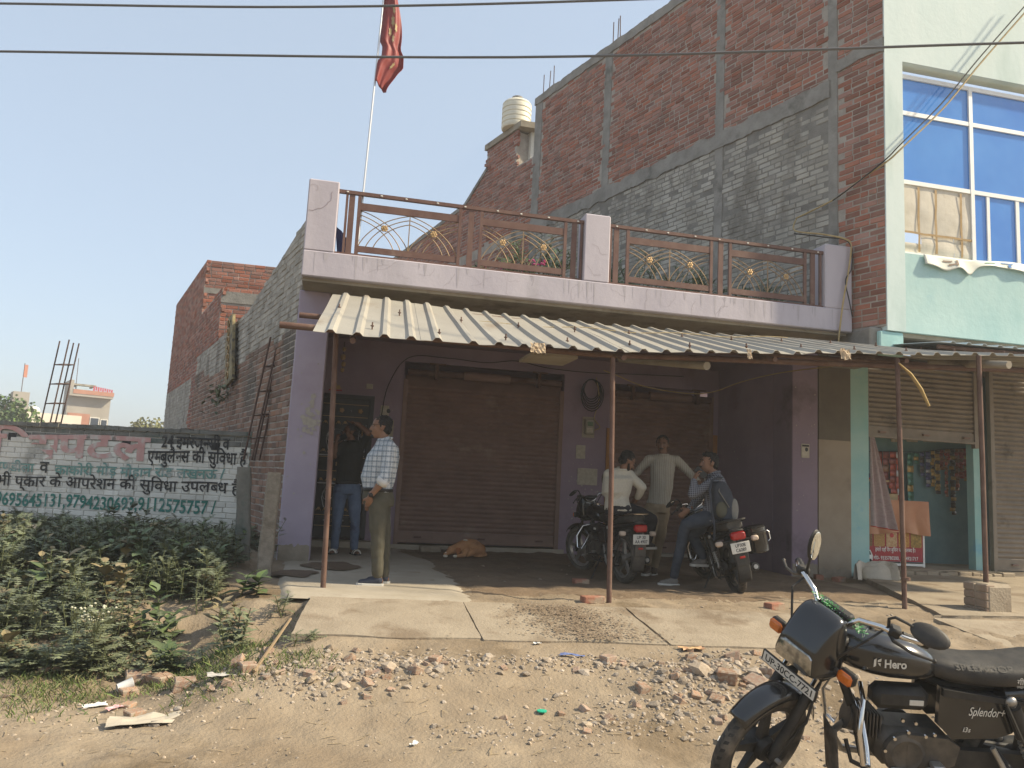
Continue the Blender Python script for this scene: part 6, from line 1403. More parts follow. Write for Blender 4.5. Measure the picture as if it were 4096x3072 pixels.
def person(label, J, tf, hf, hu=(0, 0, 1), skin=0, shirt=None, trous=None, sleeve='long', fat=1.0, deep=1.0, hair=1.0, beard=None, feet='shoe', shoe=None, glasses=False, hems=.10, curls=(.5, .5), outs=None, tuck=False, tall=1.0):
    J = {k: Vector(v) for k, v in J.items()}; base = (J['anL'] + J['anR']) / 2; t = thing('person', label, 'person', (base.x, base.y, min(J['toL'].z, J['toR'].z) - .03))
    tf = Vector(tf).normalized(); sk = SK[skin]; body = MB(); q, R = head(body, J['head'], hf, hu)
    lat = (J['shL'] - J['shR']).normalized()
    cap(body, J['neck'] - Vector((0, 0, .05)), J['head'] + (J['neck'] - J['head']) * .35, .058, .052)
    def torso(mb, grow, low=0, neckr=.065):
        spine = ([('pelvis', .160, .112, low)] if low is not None else []) + [('waist', .150, .108, -.012 if low is None else 0), ('belly', .152, .122, 0), ('chest', .168, .118, 0)]; rings = []
        for nm, w, d, dz in spine:
            c = J[nm] + Vector((0, 0, dz)); lt = (J['hipL'] - J['hipR']).normalized() if nm in ('pelvis', 'waist') else lat; up = (J['chest'] - J['pelvis']).normalized(); lt = (lt - up * lt.dot(up)).normalized(); fd = up.cross(lt); fd = fd if fd.dot(tf) > -2 else -fd
            rings.append([c + lt * (w * fat + grow) * math.copysign(abs(math.cos(a)) ** .8, math.cos(a)) + fd * (d * deep * (1.0 if nm != 'belly' else 1.04) + grow) * math.sin(a) for a in [k * math.pi / 10 for k in range(20)]])
        sc_ = (J['shL'] + J['shR']) / 2; up = (J['neck'] - J['chest']).normalized(); fd = up.cross(lat)
        rings.append([sc_ + lat * (.150 * fat + grow) * math.cos(a) + fd * (.088 * deep + grow) * math.sin(a) + up * .005 for a in [k * math.pi / 10 for k in range(20)]])
        rings.append([J['neck'] - up * .0 + lat * (neckr + grow) * math.cos(a) + fd * (neckr + grow) * math.sin(a) for a in [k * math.pi / 10 for k in range(20)]])
        mb.loft(rings)
        for s in 'LR': cap(mb, J['sh' + s], J['sh' + s].lerp(J['neck'], .6) - Vector((0, 0, .02)), .056 + grow, .05 + grow)
    torso(body, -.008)
    for i, s in enumerate('LR'):
        chain(body, [J['sh' + s], J['el' + s], J['wr' + s]], [.050, .040, .028]); cap(body, J['el' + s].lerp(J['wr' + s], .1), J['el' + s].lerp(J['wr' + s], .45), .041, .039)
        hand(body, J['wr' + s], J['ha' + s], (outs or {}).get(s, (0, 0, 1)), curls[i])
        chain(body, [J['hip' + s], J['kn' + s], J['an' + s]], [.080, .052, .036]); fd = (J['to' + s] - J['an' + s]); fd.z = 0; fd.normalize(); heel = J['an' + s] - fd * .05; heel.z = J['to' + s].z + .02
        if feet != 'shoe': cap(body, heel, J['to' + s] - fd * .02, .032, .026)
        cap(body, J['an' + s], heel + fd * .015, .034, .026)
    flesh('body', body, sk, t, .0085, 3)
    # shirt
    sh = MB(); torso(sh, .010, -hems if not tuck else None, .060)
    for s in 'LR':
        e = J['el' + s]
        if sleeve == 'long': chain(sh, [J['sh' + s], e, e.lerp(J['wr' + s], .92)], [.066, .054, .042])
        elif sleeve == 'rolled': chain(sh, [J['sh' + s], e, e.lerp(J['wr' + s], .18)], [.068, .060, .058])
        else: chain(sh, [J['sh' + s], J['sh' + s].lerp(e, .62)], [.066, .066])
    flesh('shirt', sh, shirt, t, .010, 3, .0085, 9)
    cl = MB(); up = (J['head'] - J['neck']).normalized(); c = J['neck'] + up * .004
    for k in range(14):
        a = k / 14 * 2 * math.pi; fd = up.cross(lat)
    cl.tube([c + lat * .068 * math.cos(a) + fd * .070 * math.sin(a) - up * (.018 if math.sin(a) > .6 else 0) * (1 if fd.dot(tf) > 0 else 1) for a in [k * math.pi / 8 for k in range(16)]], .013, 8, closed=True); cl.build('collar', shirt, t, smooth=True)
    # trousers
    tr = MB(); rings = []
    for nm, w, d, dz in (('waist', .152, .112, .02 if tuck else -.02), ('pelvis', .165, .122, 0), ('pelvis', .155, .112, -.07)):
        c_ = J[nm] + Vector((0, 0, dz)); lt = (J['hipL'] - J['hipR']).normalized(); upv = (J['chest'] - J['pelvis']).normalized(); fd2 = upv.cross(lt).normalized(); rings.append([c_ + lt * (w * fat + .006) * math.cos(a) + fd2 * (d * deep + .006) * math.sin(a) for a in [k * math.pi / 10 for k in range(20)]])
    tr.loft(rings)
    for s in 'LR': chain(tr, [J['hip' + s], J['hip' + s].lerp(J['kn' + s], .5), J['kn' + s], J['kn' + s].lerp(J['an' + s], .5), J['kn' + s].lerp(J['an' + s], .97)], [.100, .088, .069, .062, .054])
    flesh('trousers', tr, trous, t, .010, 3, .010, 8, .9)
    if tuck or True:
        bl = MB(); c_ = J['waist'] + Vector((0, 0, -.012 if not tuck else .004)); upv = (J['chest'] - J['pelvis']).normalized(); lt = (J['hipL'] - J['hipR']).normalized(); fd2 = upv.cross(lt).normalized()
        if tuck: bl.tube([c_ + lt * (.150 * fat + .010) * math.cos(a) + fd2 * (.108 * deep + .010) * math.sin(a) for a in [k * math.pi / 12 for k in range(24)]], .020, 8, closed=True, flat=.45); bl.build('belt', m_belt, t, smooth=True)
    # footwear
    for s in 'LR':
        fd = (J['to' + s] - J['an' + s]); fd.z = 0; L_ = fd.length; fd.normalize(); z0 = J['to' + s].z - .03; hl = J['an' + s] - fd * .065; hl.z = z0; tip = J['to' + s] + fd * .01; tip.z = z0; sd = Vector((-fd.y, fd.x, 0)); n = 10; ln = (tip - hl).length; prof = [(0, .030), (.06, .038), (.25, .040), (.55, .043), (.78, .046), (.92, .038), (1, .018)]; mbs = MB(); rg = []
        for k in (0, 1, 2): rg.append([hl + fd * ln * x + sd * w * sg * (1.06 if k < 2 else 1.0) + Vector((0, 0, (.0, .024, .028)[k])) for sg, seq in ((1, prof), (-1, prof[::-1])) for x, w in seq])
        mbs.loft(rg); fo = mbs.build('shoe_sole' if feet == 'shoe' else 'sandal', mat('white_rubber', (.55, .53, .48), rough=.7) if feet == 'shoe' else m_belt, t)
        if feet == 'shoe':
            up_ = MB(); cap(up_, hl + fd * .05 + Vector((0, 0, .055)), hl + fd * ln * .55 + Vector((0, 0, .045)), .042, .038); cap(up_, hl + fd * ln * .5 + Vector((0, 0, .042)), tip - fd * .045 + Vector((0, 0, .034)), .038, .030); cap(up_, hl + fd * .055 + Vector((0, 0, .06)), J['an' + s] + Vector((0, 0, -.02)), .042, .040); flesh('shoe', up_, shoe, t, .010, 3)
        else:
            for k in range(3):
                x = .50 + .09 * k; mbs = MB(); mbs.tube([hl + fd * ln * (x + .02) + sd * .05 * math.cos(a) + Vector((0, 0, .022 + .048 * math.sin(a))) for a in [i * math.pi / 8 for i in range(9)]], .013, 6, flat=.35); mbs.build('strap', m_belt if k % 2 else m_plate, fo)
    # hair, eyes, beard
    hb_ = MB(); s_ = hair; hb_.ell(q(-.026, 0, .045), .094, .080, .082 * s_, 20, 14, R=R); hb_.ell(q(-.058, 0, -.005), .056, .074, .072, 16, 10, R=R)
    if hair > 1: hb_.ell(q(.02, 0, .100), .060, .062, .034, 14, 8, R=R)
    for y in (-1, 1): hb_.ell(q(-.006, y * .070, .020), .020, .012, .040, 10, 7, R=R)
    flesh('hair', hb_, m_hair, t, .007, 1, .010, 60, 1)
    for y in (-1, 1):
        eb = MB(); eb.ell(q(.0800, y * .031, .012), .006, .010, .004, 10, 7, R=R); e_ = eb.build('eye', m_eye, t, smooth=True); pb = MB(); pb.ell(q(.0850, y * .031, .012), .003, .006, .0045, 8, 6, R=R); pb.build('pupil', m_hair, e_)
        br = MB(); br.ell(q(.086, y * .032, .034), .006, .020, .0045, 8, 6, R=R); br.build('eyebrow', m_hair, t)
    if beard in ('goatee', 'full', 'stubble', 'moustache'):
        bb = MB(); bb.ell(q(.093, 0, -.046), .012, .031, .009, 10, 6, R=R)
        if beard != 'moustache': bb.ell(q(.074, 0, -.098), .022, .026, .018, 10, 7, R=R)
        if beard == 'full':
            for y in (-1, 1): cap(bb, q(.0, y * .066, -.03), q(.045, y * .046, -.085), .012, .018, 8)
        bb.build('beard' if beard != 'moustache' else 'moustache', m_hair, t, smooth=True)
    if glasses:
        gb = MB()
        for y in (-1, 1):
            gb.tube([q(.104 - .01 * abs(math.cos(a)) * .3, y * .034 + .022 * math.cos(a), .012 + .016 * math.sin(a)) for a in [k * math.pi / 6 for k in range(12)]], .0018, 5, closed=True); gb.tube([q(.100, y * .056, .018), q(.0, y * .084, .022)], .002, 5)
        gb.tube([q(.106, -.012, .016), q(.106, .012, .016)], .0018, 5); gb.build('glasses', m_belt, t)
    return t, q, R
VL = Vector((-.976, .216, 0)); VR = -VL; VT = Vector((-.216, -.976, 0))       # image left, image right, towards the camera
def D(*a): v = Vector((0, 0, 0)); [v.__iadd__(k * w) for k, w in a]; return v
J_A = dict(head=(0.412,7.918,1.569), neck=(0.462,7.907,1.455), chest=(0.457,7.909,1.286), belly=(0.417,7.917,1.053), waist=(0.426,7.916,0.933), pelvis=(0.442,7.912,0.854), shL=(0.508,7.743,1.364), elL=(0.476,7.679,1.058), wrL=(0.348,7.738,0.872), haL=(0.341,7.770,0.798), shR=(0.461,8.082,1.379), elR=(0.440,8.138,1.053), wrR=(0.360,8.135,0.861), haR=(0.352,8.096,0.792), hipL=(0.439,7.820,0.840), knL=(0.454,7.807,0.460), anL=(0.480,7.811,0.107), toL=(0.288,7.823,0.035), hipR=(0.466,7.999,0.835), knR=(0.526,7.986,0.471), anR=(0.552,7.990,0.097), toR=(0.380,8.045,0.035))
plaid = pattern('plaid_cotton', (.50, .52, .54), [(VL, 21, .34, (.17, .21, .25, .6)), ((0, 0, 1), 19, .36, (.16, .21, .25, .6)), (VT, 21, .30, (.20, .25, .30, .4)), (VL, 21, .10, (.02, .03, .05, .85)), ((0, 0, 1), 19, .12, (.02, .03, .05, .85)), (VL, 42, .10, (.65, .66, .66, .7)), ((0, 0, 1), 38, .10, (.65, .66, .66, .7))])
olive = mat('olive_trousers', (.070, .064, .046), (.088, .080, .058), 12, .9, bump=.2, bscale=80)
pa, qa, Ra = person('man in plaid shirt and olive trousers standing in profile by the left post', J_A, VL, D((VL, 1), (VT, .18)), skin=0, shirt=plaid, trous=olive, sleeve='rolled', fat=1.02, deep=1.28, beard='goatee', glasses=True, shoe=mat('navy_knit', (.03, .035, .05), (.045, .05, .07), 40, .9), hems=.02, tuck=True, curls=(.9, .4), outs=dict(L=VL, R=VL))
w_ = Vector(J_A['wrL']); e_ = Vector(J_A['elL']); ax = (w_ - e_).normalized(); o1 = ax.orthogonal().normalized(); o2 = ax.cross(o1); mb = MB(); c_ = w_ - ax * .02; mb.tube([c_ + (o1 * math.cos(a) + o2 * math.sin(a)) * .034 for a in [k * math.pi / 8 for k in range(16)]], .011, 8, closed=True, flat=.5); mb.ell(c_ + VT * .036, .022, .010, .022, 12, 8); mb.build('wristwatch', m_belt, pa, smooth=True)
c_ = e_.lerp(w_, .16); mb = MB(); mb.tube([c_ - ax * .03, c_ + ax * .03], [.066, .062], 14); mb.build('rolled_cuff', mat('white_cotton', (.58, .57, .55), (.52, .51, .49), 20, .9), pa, smooth=True)
J_B = dict(head=(0.153,10.772,1.655), neck=(0.183,10.766,1.523), chest=(0.181,10.766,1.351), belly=(0.168,10.769,1.116), waist=(0.172,10.768,0.962), pelvis=(0.175,10.767,0.884), shL=(0.328,10.799,1.490), elL=(0.401,10.722,1.651), wrL=(0.238,10.717,1.770), haL=(0.132,10.726,1.786), shR=(0.035,10.737,1.451), elR=(-0.040,10.692,1.305), wrR=(-0.024,10.627,1.489), haR=(-0.004,10.602,1.559), hipL=(0.263,10.779,0.881), knL=(0.308,10.717,0.462), anL=(0.321,10.766,0.101), toL=(0.384,10.619,0.035), hipR=(0.080,10.758,0.872), knR=(0.063,10.710,0.453), anR=(0.065,10.771,0.100), toR=(0.020,10.638,0.035))
jean = mat('blue_denim', (.085, .12, .19), (.12, .16, .235), 10, .9, bump=.2, bscale=90, c3=(.055, .075, .125), s3=5, t3=.58)
pb, qb, Rb = person('man in black tee and blue jeans with hand on head by the black door', J_B, D((VT, 1), (VL, .4)), D((VL, 1), (VT, .35)), skin=1, shirt=mat('black_tee', (.022, .022, .021), (.03, .03, .029), 9, .95, bump=.15, bscale=60), trous=jean, sleeve='short', beard='stubble', feet='sandal', hems=-.01, tuck=True, curls=(.25, .9), outs=dict(L=VT, R=VR))
J_C = dict(head=(4.213,9.565,1.684), neck=(4.231,9.561,1.544), chest=(4.228,9.562,1.383), belly=(4.214,9.565,1.118), waist=(4.185,9.571,0.937), pelvis=(4.173,9.574,0.854), shR=(4.067,9.648,1.475), elR=(3.953,9.725,1.320), wrR=(3.829,9.599,1.251), haR=(3.791,9.556,1.222), shL=(4.400,9.520,1.482), elL=(4.549,9.439,1.330), wrL=(4.599,9.275,1.217), haL=(4.603,9.222,1.183), hipR=(4.099,9.590,0.836), knR=(4.050,9.499,0.431), anR=(4.043,9.551,0.136), toR=(3.941,9.420,0.01), hipL=(4.254,9.587,0.843), knL=(4.222,9.563,0.504), anL=(4.192,9.672,0.083), toL=(4.113,9.485,0.0))
stripe = pattern('striped_cotton', (.40, .365, .30), [(VL, 42, .34, (.25, .22, .18, .6)), (VL, 14, .07, (.16, .13, .11, .5))])
pc_, qc, Rc = person('man in striped shirt and khaki trousers standing between the two parked motorcycles', J_C, D((VT, 1), (VL, .15)), D((VT, 1), (VL, .30), (Vector((0, 0, 1)), -.16)), hu=(.08, 0, 1), skin=1, shirt=stripe, trous=mat('khaki_trousers', (.27, .205, .13), (.31, .24, .155), 10, .9, bump=.2, bscale=80), sleeve='long', fat=.92, beard='moustache', shoe=mat('brown_shoe', (.06, .04, .03), rough=.7), hems=-.035, curls=(.7, .7), outs=dict(L=VL, R=VR))
J_D = dict(head=(3.436,8.815,1.405), neck=(3.383,8.827,1.319), chest=(3.335,8.840,1.189), belly=(3.318,8.842,1.024), waist=(3.328,8.839,0.893), pelvis=(3.342,8.836,0.837), shL=(3.247,8.908,1.242), elL=(3.234,8.983,1.018), wrL=(3.451,9.037,0.890), haL=(3.534,9.039,0.888), shR=(3.479,8.855,1.242), elR=(3.620,8.774,1.103), wrR=(3.606,8.880,0.973), haR=(3.579,8.927,0.926), hipR=(3.454,8.863,0.828), knR=(3.809,8.886,0.727), anR=(3.740,8.850,0.461), toR=(3.870,8.928,0.395), hipL=(3.374,8.972,0.819), knL=(3.739,9.158,0.787), anL=(3.755,9.206,0.458), toL=(3.881,9.238,0.393))
J_D['shL'] = (3.215, 8.86, 1.235)
dots = mat('cream_cotton', (.52, .49, .41), (.46, .43, .36), 60, .9, bump=.15, bscale=70)
pd_, qd, Rd = person('man in cream shirt seated on the first parked motorcycle with bowed head', J_D, D((VR, .55), (VT, -.85)), D((VR, .85), (VT, -.3), (Vector((0, 0, 1)), -.55)), hu=(.35, 0, 1), skin=0, shirt=dots, trous=mat('black_trousers', (.015, .015, .018), (.022, .022, .026), 10, .9), sleeve='long', fat=1.05, deep=1.05, beard='full', glasses=True, shoe=m_belt, hems=.03, curls=(.6, .6), outs=dict(L=(0, 0, 1), R=(0, 0, 1)))
J_E = dict(head=(4.211,8.234,1.415), neck=(4.267,8.221,1.308), chest=(4.305,8.213,1.158), belly=(4.320,8.210,0.990), waist=(4.274,8.220,0.855), pelvis=(4.252,8.225,0.794), shL=(4.248,8.082,1.231), elL=(3.973,8.144,1.047), wrL=(3.996,8.159,1.213), haL=(4.027,8.172,1.293), shR=(4.342,8.389,1.231), elR=(4.173,8.447,0.975), wrR=(4.045,8.373,0.874), haR=(4.016,8.379,0.849), hipL=(4.188,8.177,0.794), knL=(3.985,8.335,0.699), anL=(3.974,8.594,0.082), toL=(3.800,8.632,0.0), hipR=(4.285,8.340,0.776), knR=(4.143,8.505,0.577), anR=(4.304,8.520,0.330), toR=(4.156,8.528,0.242))
check = pattern('checked_cotton', (.035, .038, .055), [(VL, 46, .42, (.26, .27, .30, .65)), ((0, 0, 1), 46, .42, (.26, .27, .30, .65))])
pe_, qe, Re = person('man in checked shirt and jeans seated on the leaning motorcycle talking on a phone', J_E, VL, D((VL, 1), (VT, .12), (Vector((0, 0, 1)), .05)), skin=0, shirt=check, trous=mat('dark_denim', (.040, .052, .074), (.062, .078, .105), 9, .9, bump=.2, bscale=90, c3=(.035, .045, .07), s3=5, t3=.55), sleeve='long', fat=.95, deep=1.08, hair=1.12, beard='stubble', shoe=mat('grey_canvas', (.17, .155, .14), (.20, .185, .165), 30, .9), hems=.05, curls=(.8, .5), outs=dict(L=VT, R=VL))
# phones
def phone(label, c, ax, nrm):
    ax = Vector(ax).normalized(); M_ = frame(c, ax, nrm); t = thing('phone', label, 'phone', c, M_.to_quaternion().to_matrix().to_4x4(), 'mobile phones')
    mb = MB(); mb.rbox(-.075, .075, -.037, .037, -.0045, .0045, .003); mb.build('case', m_belt, t, local=True, fix=True); mb = MB(); mb.box(-.068, .068, -.033, .033, .0046, .0050); mb.build('screen', mat('phone_glass', (.01, .011, .013), rough=.08), t, local=True)
phone('dark phone held before the mouth of the man in the black tee', Vector(J_B['haR']) + VR * .045 + Vector((0, 0, .0)), D((VR, .8), (Vector((0, 0, 1)), .45)), VT)
phone('dark phone held to the ear side of the man in the checked shirt', Vector(J_E['haL']) + VR * .05 + Vector((0, 0, .01)), D((VR, .75), (Vector((0, 0, 1)), -.6)), VT)
# backpack on the near side of the seated man
bp = thing('backpack', 'grey and black backpack hanging on the back of the man in the checked shirt', 'backpack', (4.22, 7.95, .80)); m_bp = mat('slate_nylon', (.026, .031, .042), (.042, .048, .062), 12, .8, bump=.3, bscale=60); m_bpg = mat('grey_nylon', (.19, .18, .155), (.23, .215, .185), 12, .85)
mb = MB(); mb.loft([[(4.20 + .07 * zf * 0 + dx * w + .10 * (1 - zf), 7.98 + dy * .10, .79 + .42 * zf) for dx, dy in [(math.copysign(abs(math.cos(a)) ** .6, math.cos(a)), math.copysign(abs(math.sin(a)) ** .6, math.sin(a))) for a in [k * math.pi / 10 for k in range(20)]]] for zf, w in ((0, .10), (.06, .125), (.4, .135), (.75, .115), (.93, .08), (1, .04))]); flesh('main_bag', mb, m_bp, bp, .010, 4, .004, 10)
mb = MB(); mb.ell((4.36, 7.90, .90), .05, .035, .13, 14, 10); mb.build('grey_side', m_bpg, bp, smooth=True); mb = MB(); mb.ell((4.20, 7.89, .90), .07, .03, .09, 14, 10); mb.build('front_pocket', mat('olive_nylon', (.085, .08, .055), rough=.85), bp, smooth=True)
for P_ in ([(4.09, 7.92, 1.22), (4.06, 7.90, 1.10), (4.08, 7.89, .90), (4.12, 7.89, .70), (4.11, 7.88, .56)], [(4.20, 7.94, 1.22), (4.16, 7.88, 1.10), (4.24, 7.86, .98), (4.28, 7.87, .93)], [(4.10, 7.93, 1.22), (4.20, 7.98, 1.26), (4.30, 8.05, 1.25)]):
    mb = MB(); mb.tube(P_, .014, 6, flat=.4); mb.build('strap', m_bpg if len(P_) == 4 else m_bp, bp)
# ---------------- dog
dg = thing('dog', 'tan street dog lying on the dirt in front of the wide shutter', 'dog', (1.85, 11.0, 0)); m_dog = mat('tan_fur', (.42, .20, .09), (.50, .26, .125), 9, .95, bump=.6, bscale=140, c3=(.33, .17, .085), s3=7, t3=.6); m_dogw = mat('white_fur', (.70, .63, .52), (.60, .53, .43), 12, .95, bump=.6, bscale=140)
mb = MB(); zg = .0
chain(mb, [(2.12, 11.14, .10), (2.02, 11.10, .125), (1.90, 11.02, .145), (1.80, 10.97, .125), (1.72, 10.93, .115)], [.085, .115, .108, .088, .066])
chain(mb, [(1.73, 10.93, .115), (1.665, 10.91, .095)], [.066, .058]); chain(mb, [(1.655, 10.905, .080), (1.605, 10.895, .050), (1.575, 10.89, .038)], [.045, .033, .024])
chain(mb, [(2.10, 11.06, .10), (1.98, 10.94, .075), (1.90, 10.92, .03)], [.085, .055, .03]); chain(mb, [(1.88, 10.93, .09), (1.84, 10.87, .035), (1.74, 10.845, .020)], [.055, .034, .022])
chain(mb, [(2.16, 11.16, .08), (2.20, 11.08, .03), (2.12, 10.98, .018), (2.0, 10.95, .016)], [.03, .022, .018, .010])
flesh('body', mb, m_dog, dg, .009, 3)
for dy in (0,):
    mb = MB(); mb.grid(lambda u, v: (1.735 + .05 * u - .02 * v + .03 * u * v, 10.862 - .008 * math.sin(u * 3), .135 - .095 * v * (1 - .5 * abs(u - .5) * 2) ), 6, 8); o = mb.build('ear', mat('russet_fur', (.33, .12, .045), rough=.95), dg, smooth=True); o.modifiers.new('thickness', 'SOLIDIFY').thickness = .008
mb = MB(); mb.ell((1.87, 10.965, .236), .035, .03, .012, 12, 7); mb.build('white_patch', m_dogw, dg, smooth=True)
for c in ((1.72, 10.842, .020), (1.585, 10.868, .016)):
    mb = MB(); mb.ell(c, .036, .022, .02, 12, 8); mb.build('paw', m_dogw, dg, smooth=True)
mb = MB(); mb.ell((1.600, 10.880, .056), .028, .014, .016, 10, 7); mb.build('white_muzzle', m_dogw, dg, smooth=True); mb = MB(); mb.ell((1.560, 10.887, .040), .010, .012, .009, 10, 7); mb.build('nose', m_hair, dg, smooth=True); mb = MB(); mb.ell((1.640, 10.866, .098), .008, .005, .004, 8, 6); mb.build('eye', m_hair, dg)
# ================================================================ rubble, litter, weeds
rng = random.Random(101)
def stone_shape(seed, flat=.6, brickish=False):
    r = random.Random(seed); mb = MB()
    if brickish:
        mb.rbox(-.5, .5, -.42, .42, -.3, .3, .06)
        mb.v = [tuple(Vector(v) * (1 + .28 * nz(v[0] * 2 + seed, v[1] * 2, v[2] * 2))) for v in mb.v]
    else:
        bm = bmesh.new(); bmesh.ops.create_icosphere(bm, subdivisions=1, radius=.5)
        for v in bm.verts:
            d = v.co.normalized(); k = 1 + .55 * nz(d.x * 1.4 + seed * 3.1, d.y * 1.4, d.z * 1.4); v.co = Vector((v.co.x * k * r.uniform(.9, 1.1), v.co.y * k * r.uniform(.7, .9), v.co.z * k * flat))
        for i, v in enumerate(bm.verts): v.index = i
        mb.v = [tuple(v.co) for v in bm.verts]; mb.f = [tuple(v.index for v in f.verts) for f in bm.faces]; mb.m = [0] * len(mb.f); bm.free()
    return mb
m_stone = mat('rubble_stone', (.40, .335, .265), (.31, .25, .19), 9, .97, bump=.5, bscale=60, obj=True, brick=.28)
m_stoneb = mat('broken_brick', (.33, .19, .13), (.37, .27, .195), 9, .97, bump=.5, bscale=60, obj=True, brick=.25, c3=(.37, .30, .23), s3=4, t3=.47)
shapes = [stone_shape(i, .5 + .06 * (i % 4)) for i in range(8)]; bshapes = [stone_shape(20 + i, brickish=True) for i in range(4)]
smesh = [s.mesh('stone', m_stone) for s in shapes]; bmesh_ = [s.mesh('brick_fragment', m_stoneb) for s in bshapes]
# heaps: centre x, y, spread x, y, weight
heaps = [(.30, 5.42, .36, .15, 420, 1.0), (-.05, 5.50, .30, .16, 220, 1.0), (.75, 5.52, .22, .10, 110, .9), (1.35, 5.50, .42, .08, 240, .9), (1.95, 5.48, .22, .09, 130, .95), (2.55, 5.20, .32, .20, 420, 1.15), (2.90, 5.28, .28, .18, 280, 1.35), (2.25, 4.78, .42, .16, 420, .85), (1.55, 4.68, .35, .13, 150, .75), (.95, 4.65, .18, .08, 80, .8), (3.0, 4.7, .4, .25, 260, 1.15), (-.5, 5.35, .4, .14, 130, .8), (-1.1, 5.28, .5, .15, 70, .8)]
cand = []
for hx_, hy, sx_, sy_, n, k in heaps:
    for i in range(n):
        x, y = rng.gauss(hx_, sx_), rng.gauss(hy, sy_)
        if y > slab_y(x) - 1.08 and x > -.2: continue
        s = k * min(.10, .014 + rng.expovariate(1 / .0155)); cand.append((s, x, y))
for i in range(520):
    x, y = rng.uniform(-2.2, 4.2), rng.uniform(4.1, 5.75); cand.append((.008 + rng.expovariate(1 / .009), x, y))
for i in range(420):
    x, y = rng.uniform(1.4, 6.0), rng.uniform(7.1, 11.6); cand.append((.008 + rng.expovariate(1 / .010), x, y))
for i in range(160): cand.append((.010 + rng.expovariate(1 / .010), rng.uniform(3.3, 6.3), rng.uniform(4.5, 7.0)))
cand = [c for c in cand if not (abs(c[1] - 2.7) < 1.0 and c[2] < 3.9)]
cand.sort(reverse=True)
def on_slab(x, y): return -.2 < x < 4.4 and 0 > y - slab_y(x) > -1.05
gravel = MB(); nb = ns = 0
for s, x, y in cand:
    z = gz(x, y)
    if on_slab(x, y): continue
    R = Euler((rng.uniform(-.5, .5), rng.uniform(-.5, .5), rng.uniform(0, 6.28))); br = rng.random() < .15 and s > .03
    if s > .022 and ((br and nb < 70) or (not br and ns < 290)):
        k = rng.randrange(4 if br else 8); o = bpy.data.objects.new('brick_fragment' if br else 'stone', (bmesh_ if br else smesh)[k]); COL.objects.link(o); o.matrix_basis = Matrix.Translation((x, y, z + s * .02)) @ R.to_matrix().to_4x4() @ Matrix.Scale(s, 4)
        where = ('in the grass edge at far left' if x < -.6 else 'in the left rubble heap below the first slab' if x < .95 and y > 5.0 else 'in the middle rubble line below the second slab' if x < 2.15 and y > 5.0 else 'in the right rubble heap beside the front motorcycle' if y > 5.0 else 'scattered on the dirt of the near road edge') if y < 6.2 else 'on the dirt floor under the canopy' if y > 7 else 'on the dirt right of the slabs'
        size = 'larger' if s > .06 else 'small'
        if br: nb += 1; tag(o, f'{size} broken brick piece {where}', 'brick piece', f'{size} broken brick pieces {where}')
        else: ns += 1; tag(o, f'{size} pale stone {where}', 'stone', f'{size} stones {where}')
    else:
        sh = shapes[rng.randrange(8)]; M3 = R.to_matrix() * s; c = Vector((x, y, z + s * .02)); gravel.add([c + M3 @ Vector(v) for v in sh.v], sh.f)
tag(gravel.build('gravel', m_stone), 'fine gravel and small rubble on the dirt verge', 'gravel', kind='stuff')
# a few big lumps that stand out
def lump(label, x, y, s, rz, br=True, tilt=0):
    o = bpy.data.objects.new('brick_fragment' if br else 'stone', (bmesh_ if br else smesh)[int(s * 997) % 4]); COL.objects.link(o); o.matrix_basis = TX((x, y, gz(x, y) + s * .08), tilt, tilt * .5, rz) @ Matrix.Scale(s * .82, 4); tag(o, label, 'brick piece' if br else 'stone', 'larger lumps along the verge')
for a in (('broken brick at the grassy left edge', -1.81, 6.04, .17, .4), ('small orange brick chip right of the leftmost brick', -1.70, 6.05, .09, 1.0), ('large pale broken brick in the grass at left', -1.23, 5.98, .20, .2), ('rough brick lump beside the large pale brick', -1.06, 5.93, .19, .9), ('square pitted brick at the edge of the grass', -.86, 5.60, .16, .15), ('orange brick chip below the grass', -1.16, 5.44, .10, 1.2), ('grey brown brick block behind the plastic cup', -1.22, 5.72, .13, .5), ('upright orange brick near the slanting stick', -.46, 5.52, .13, .3), ('orange chip above the cardboard sheet', -1.07, 5.22, .12, .7)): lump(*a)
for a in (('big flat topped stone in the right rubble heap', 2.62, 5.18, .23, .3, False), ('reddish stone leaning on the big one in the right heap', 2.78, 5.10, .19, 1.1, True), ('pale stone at the end of the right rubble heap', 3.02, 5.14, .17, .8, False), ('single pale stone alone in the middle of the dirt', 1.39, 5.33, .085, .3, False), ('single grey stone left of the pale one in the dirt', 1.21, 5.33, .07, .9, False), ('dark red brick lump in the middle rubble line', 2.04, 5.50, .12, .4, True), ('pale block in the left rubble heap', .46, 5.45, .15, .5, False), ('orange brick bit at the back of the left heap', .78, 5.55, .10, 1.0, True)): lump(*a)
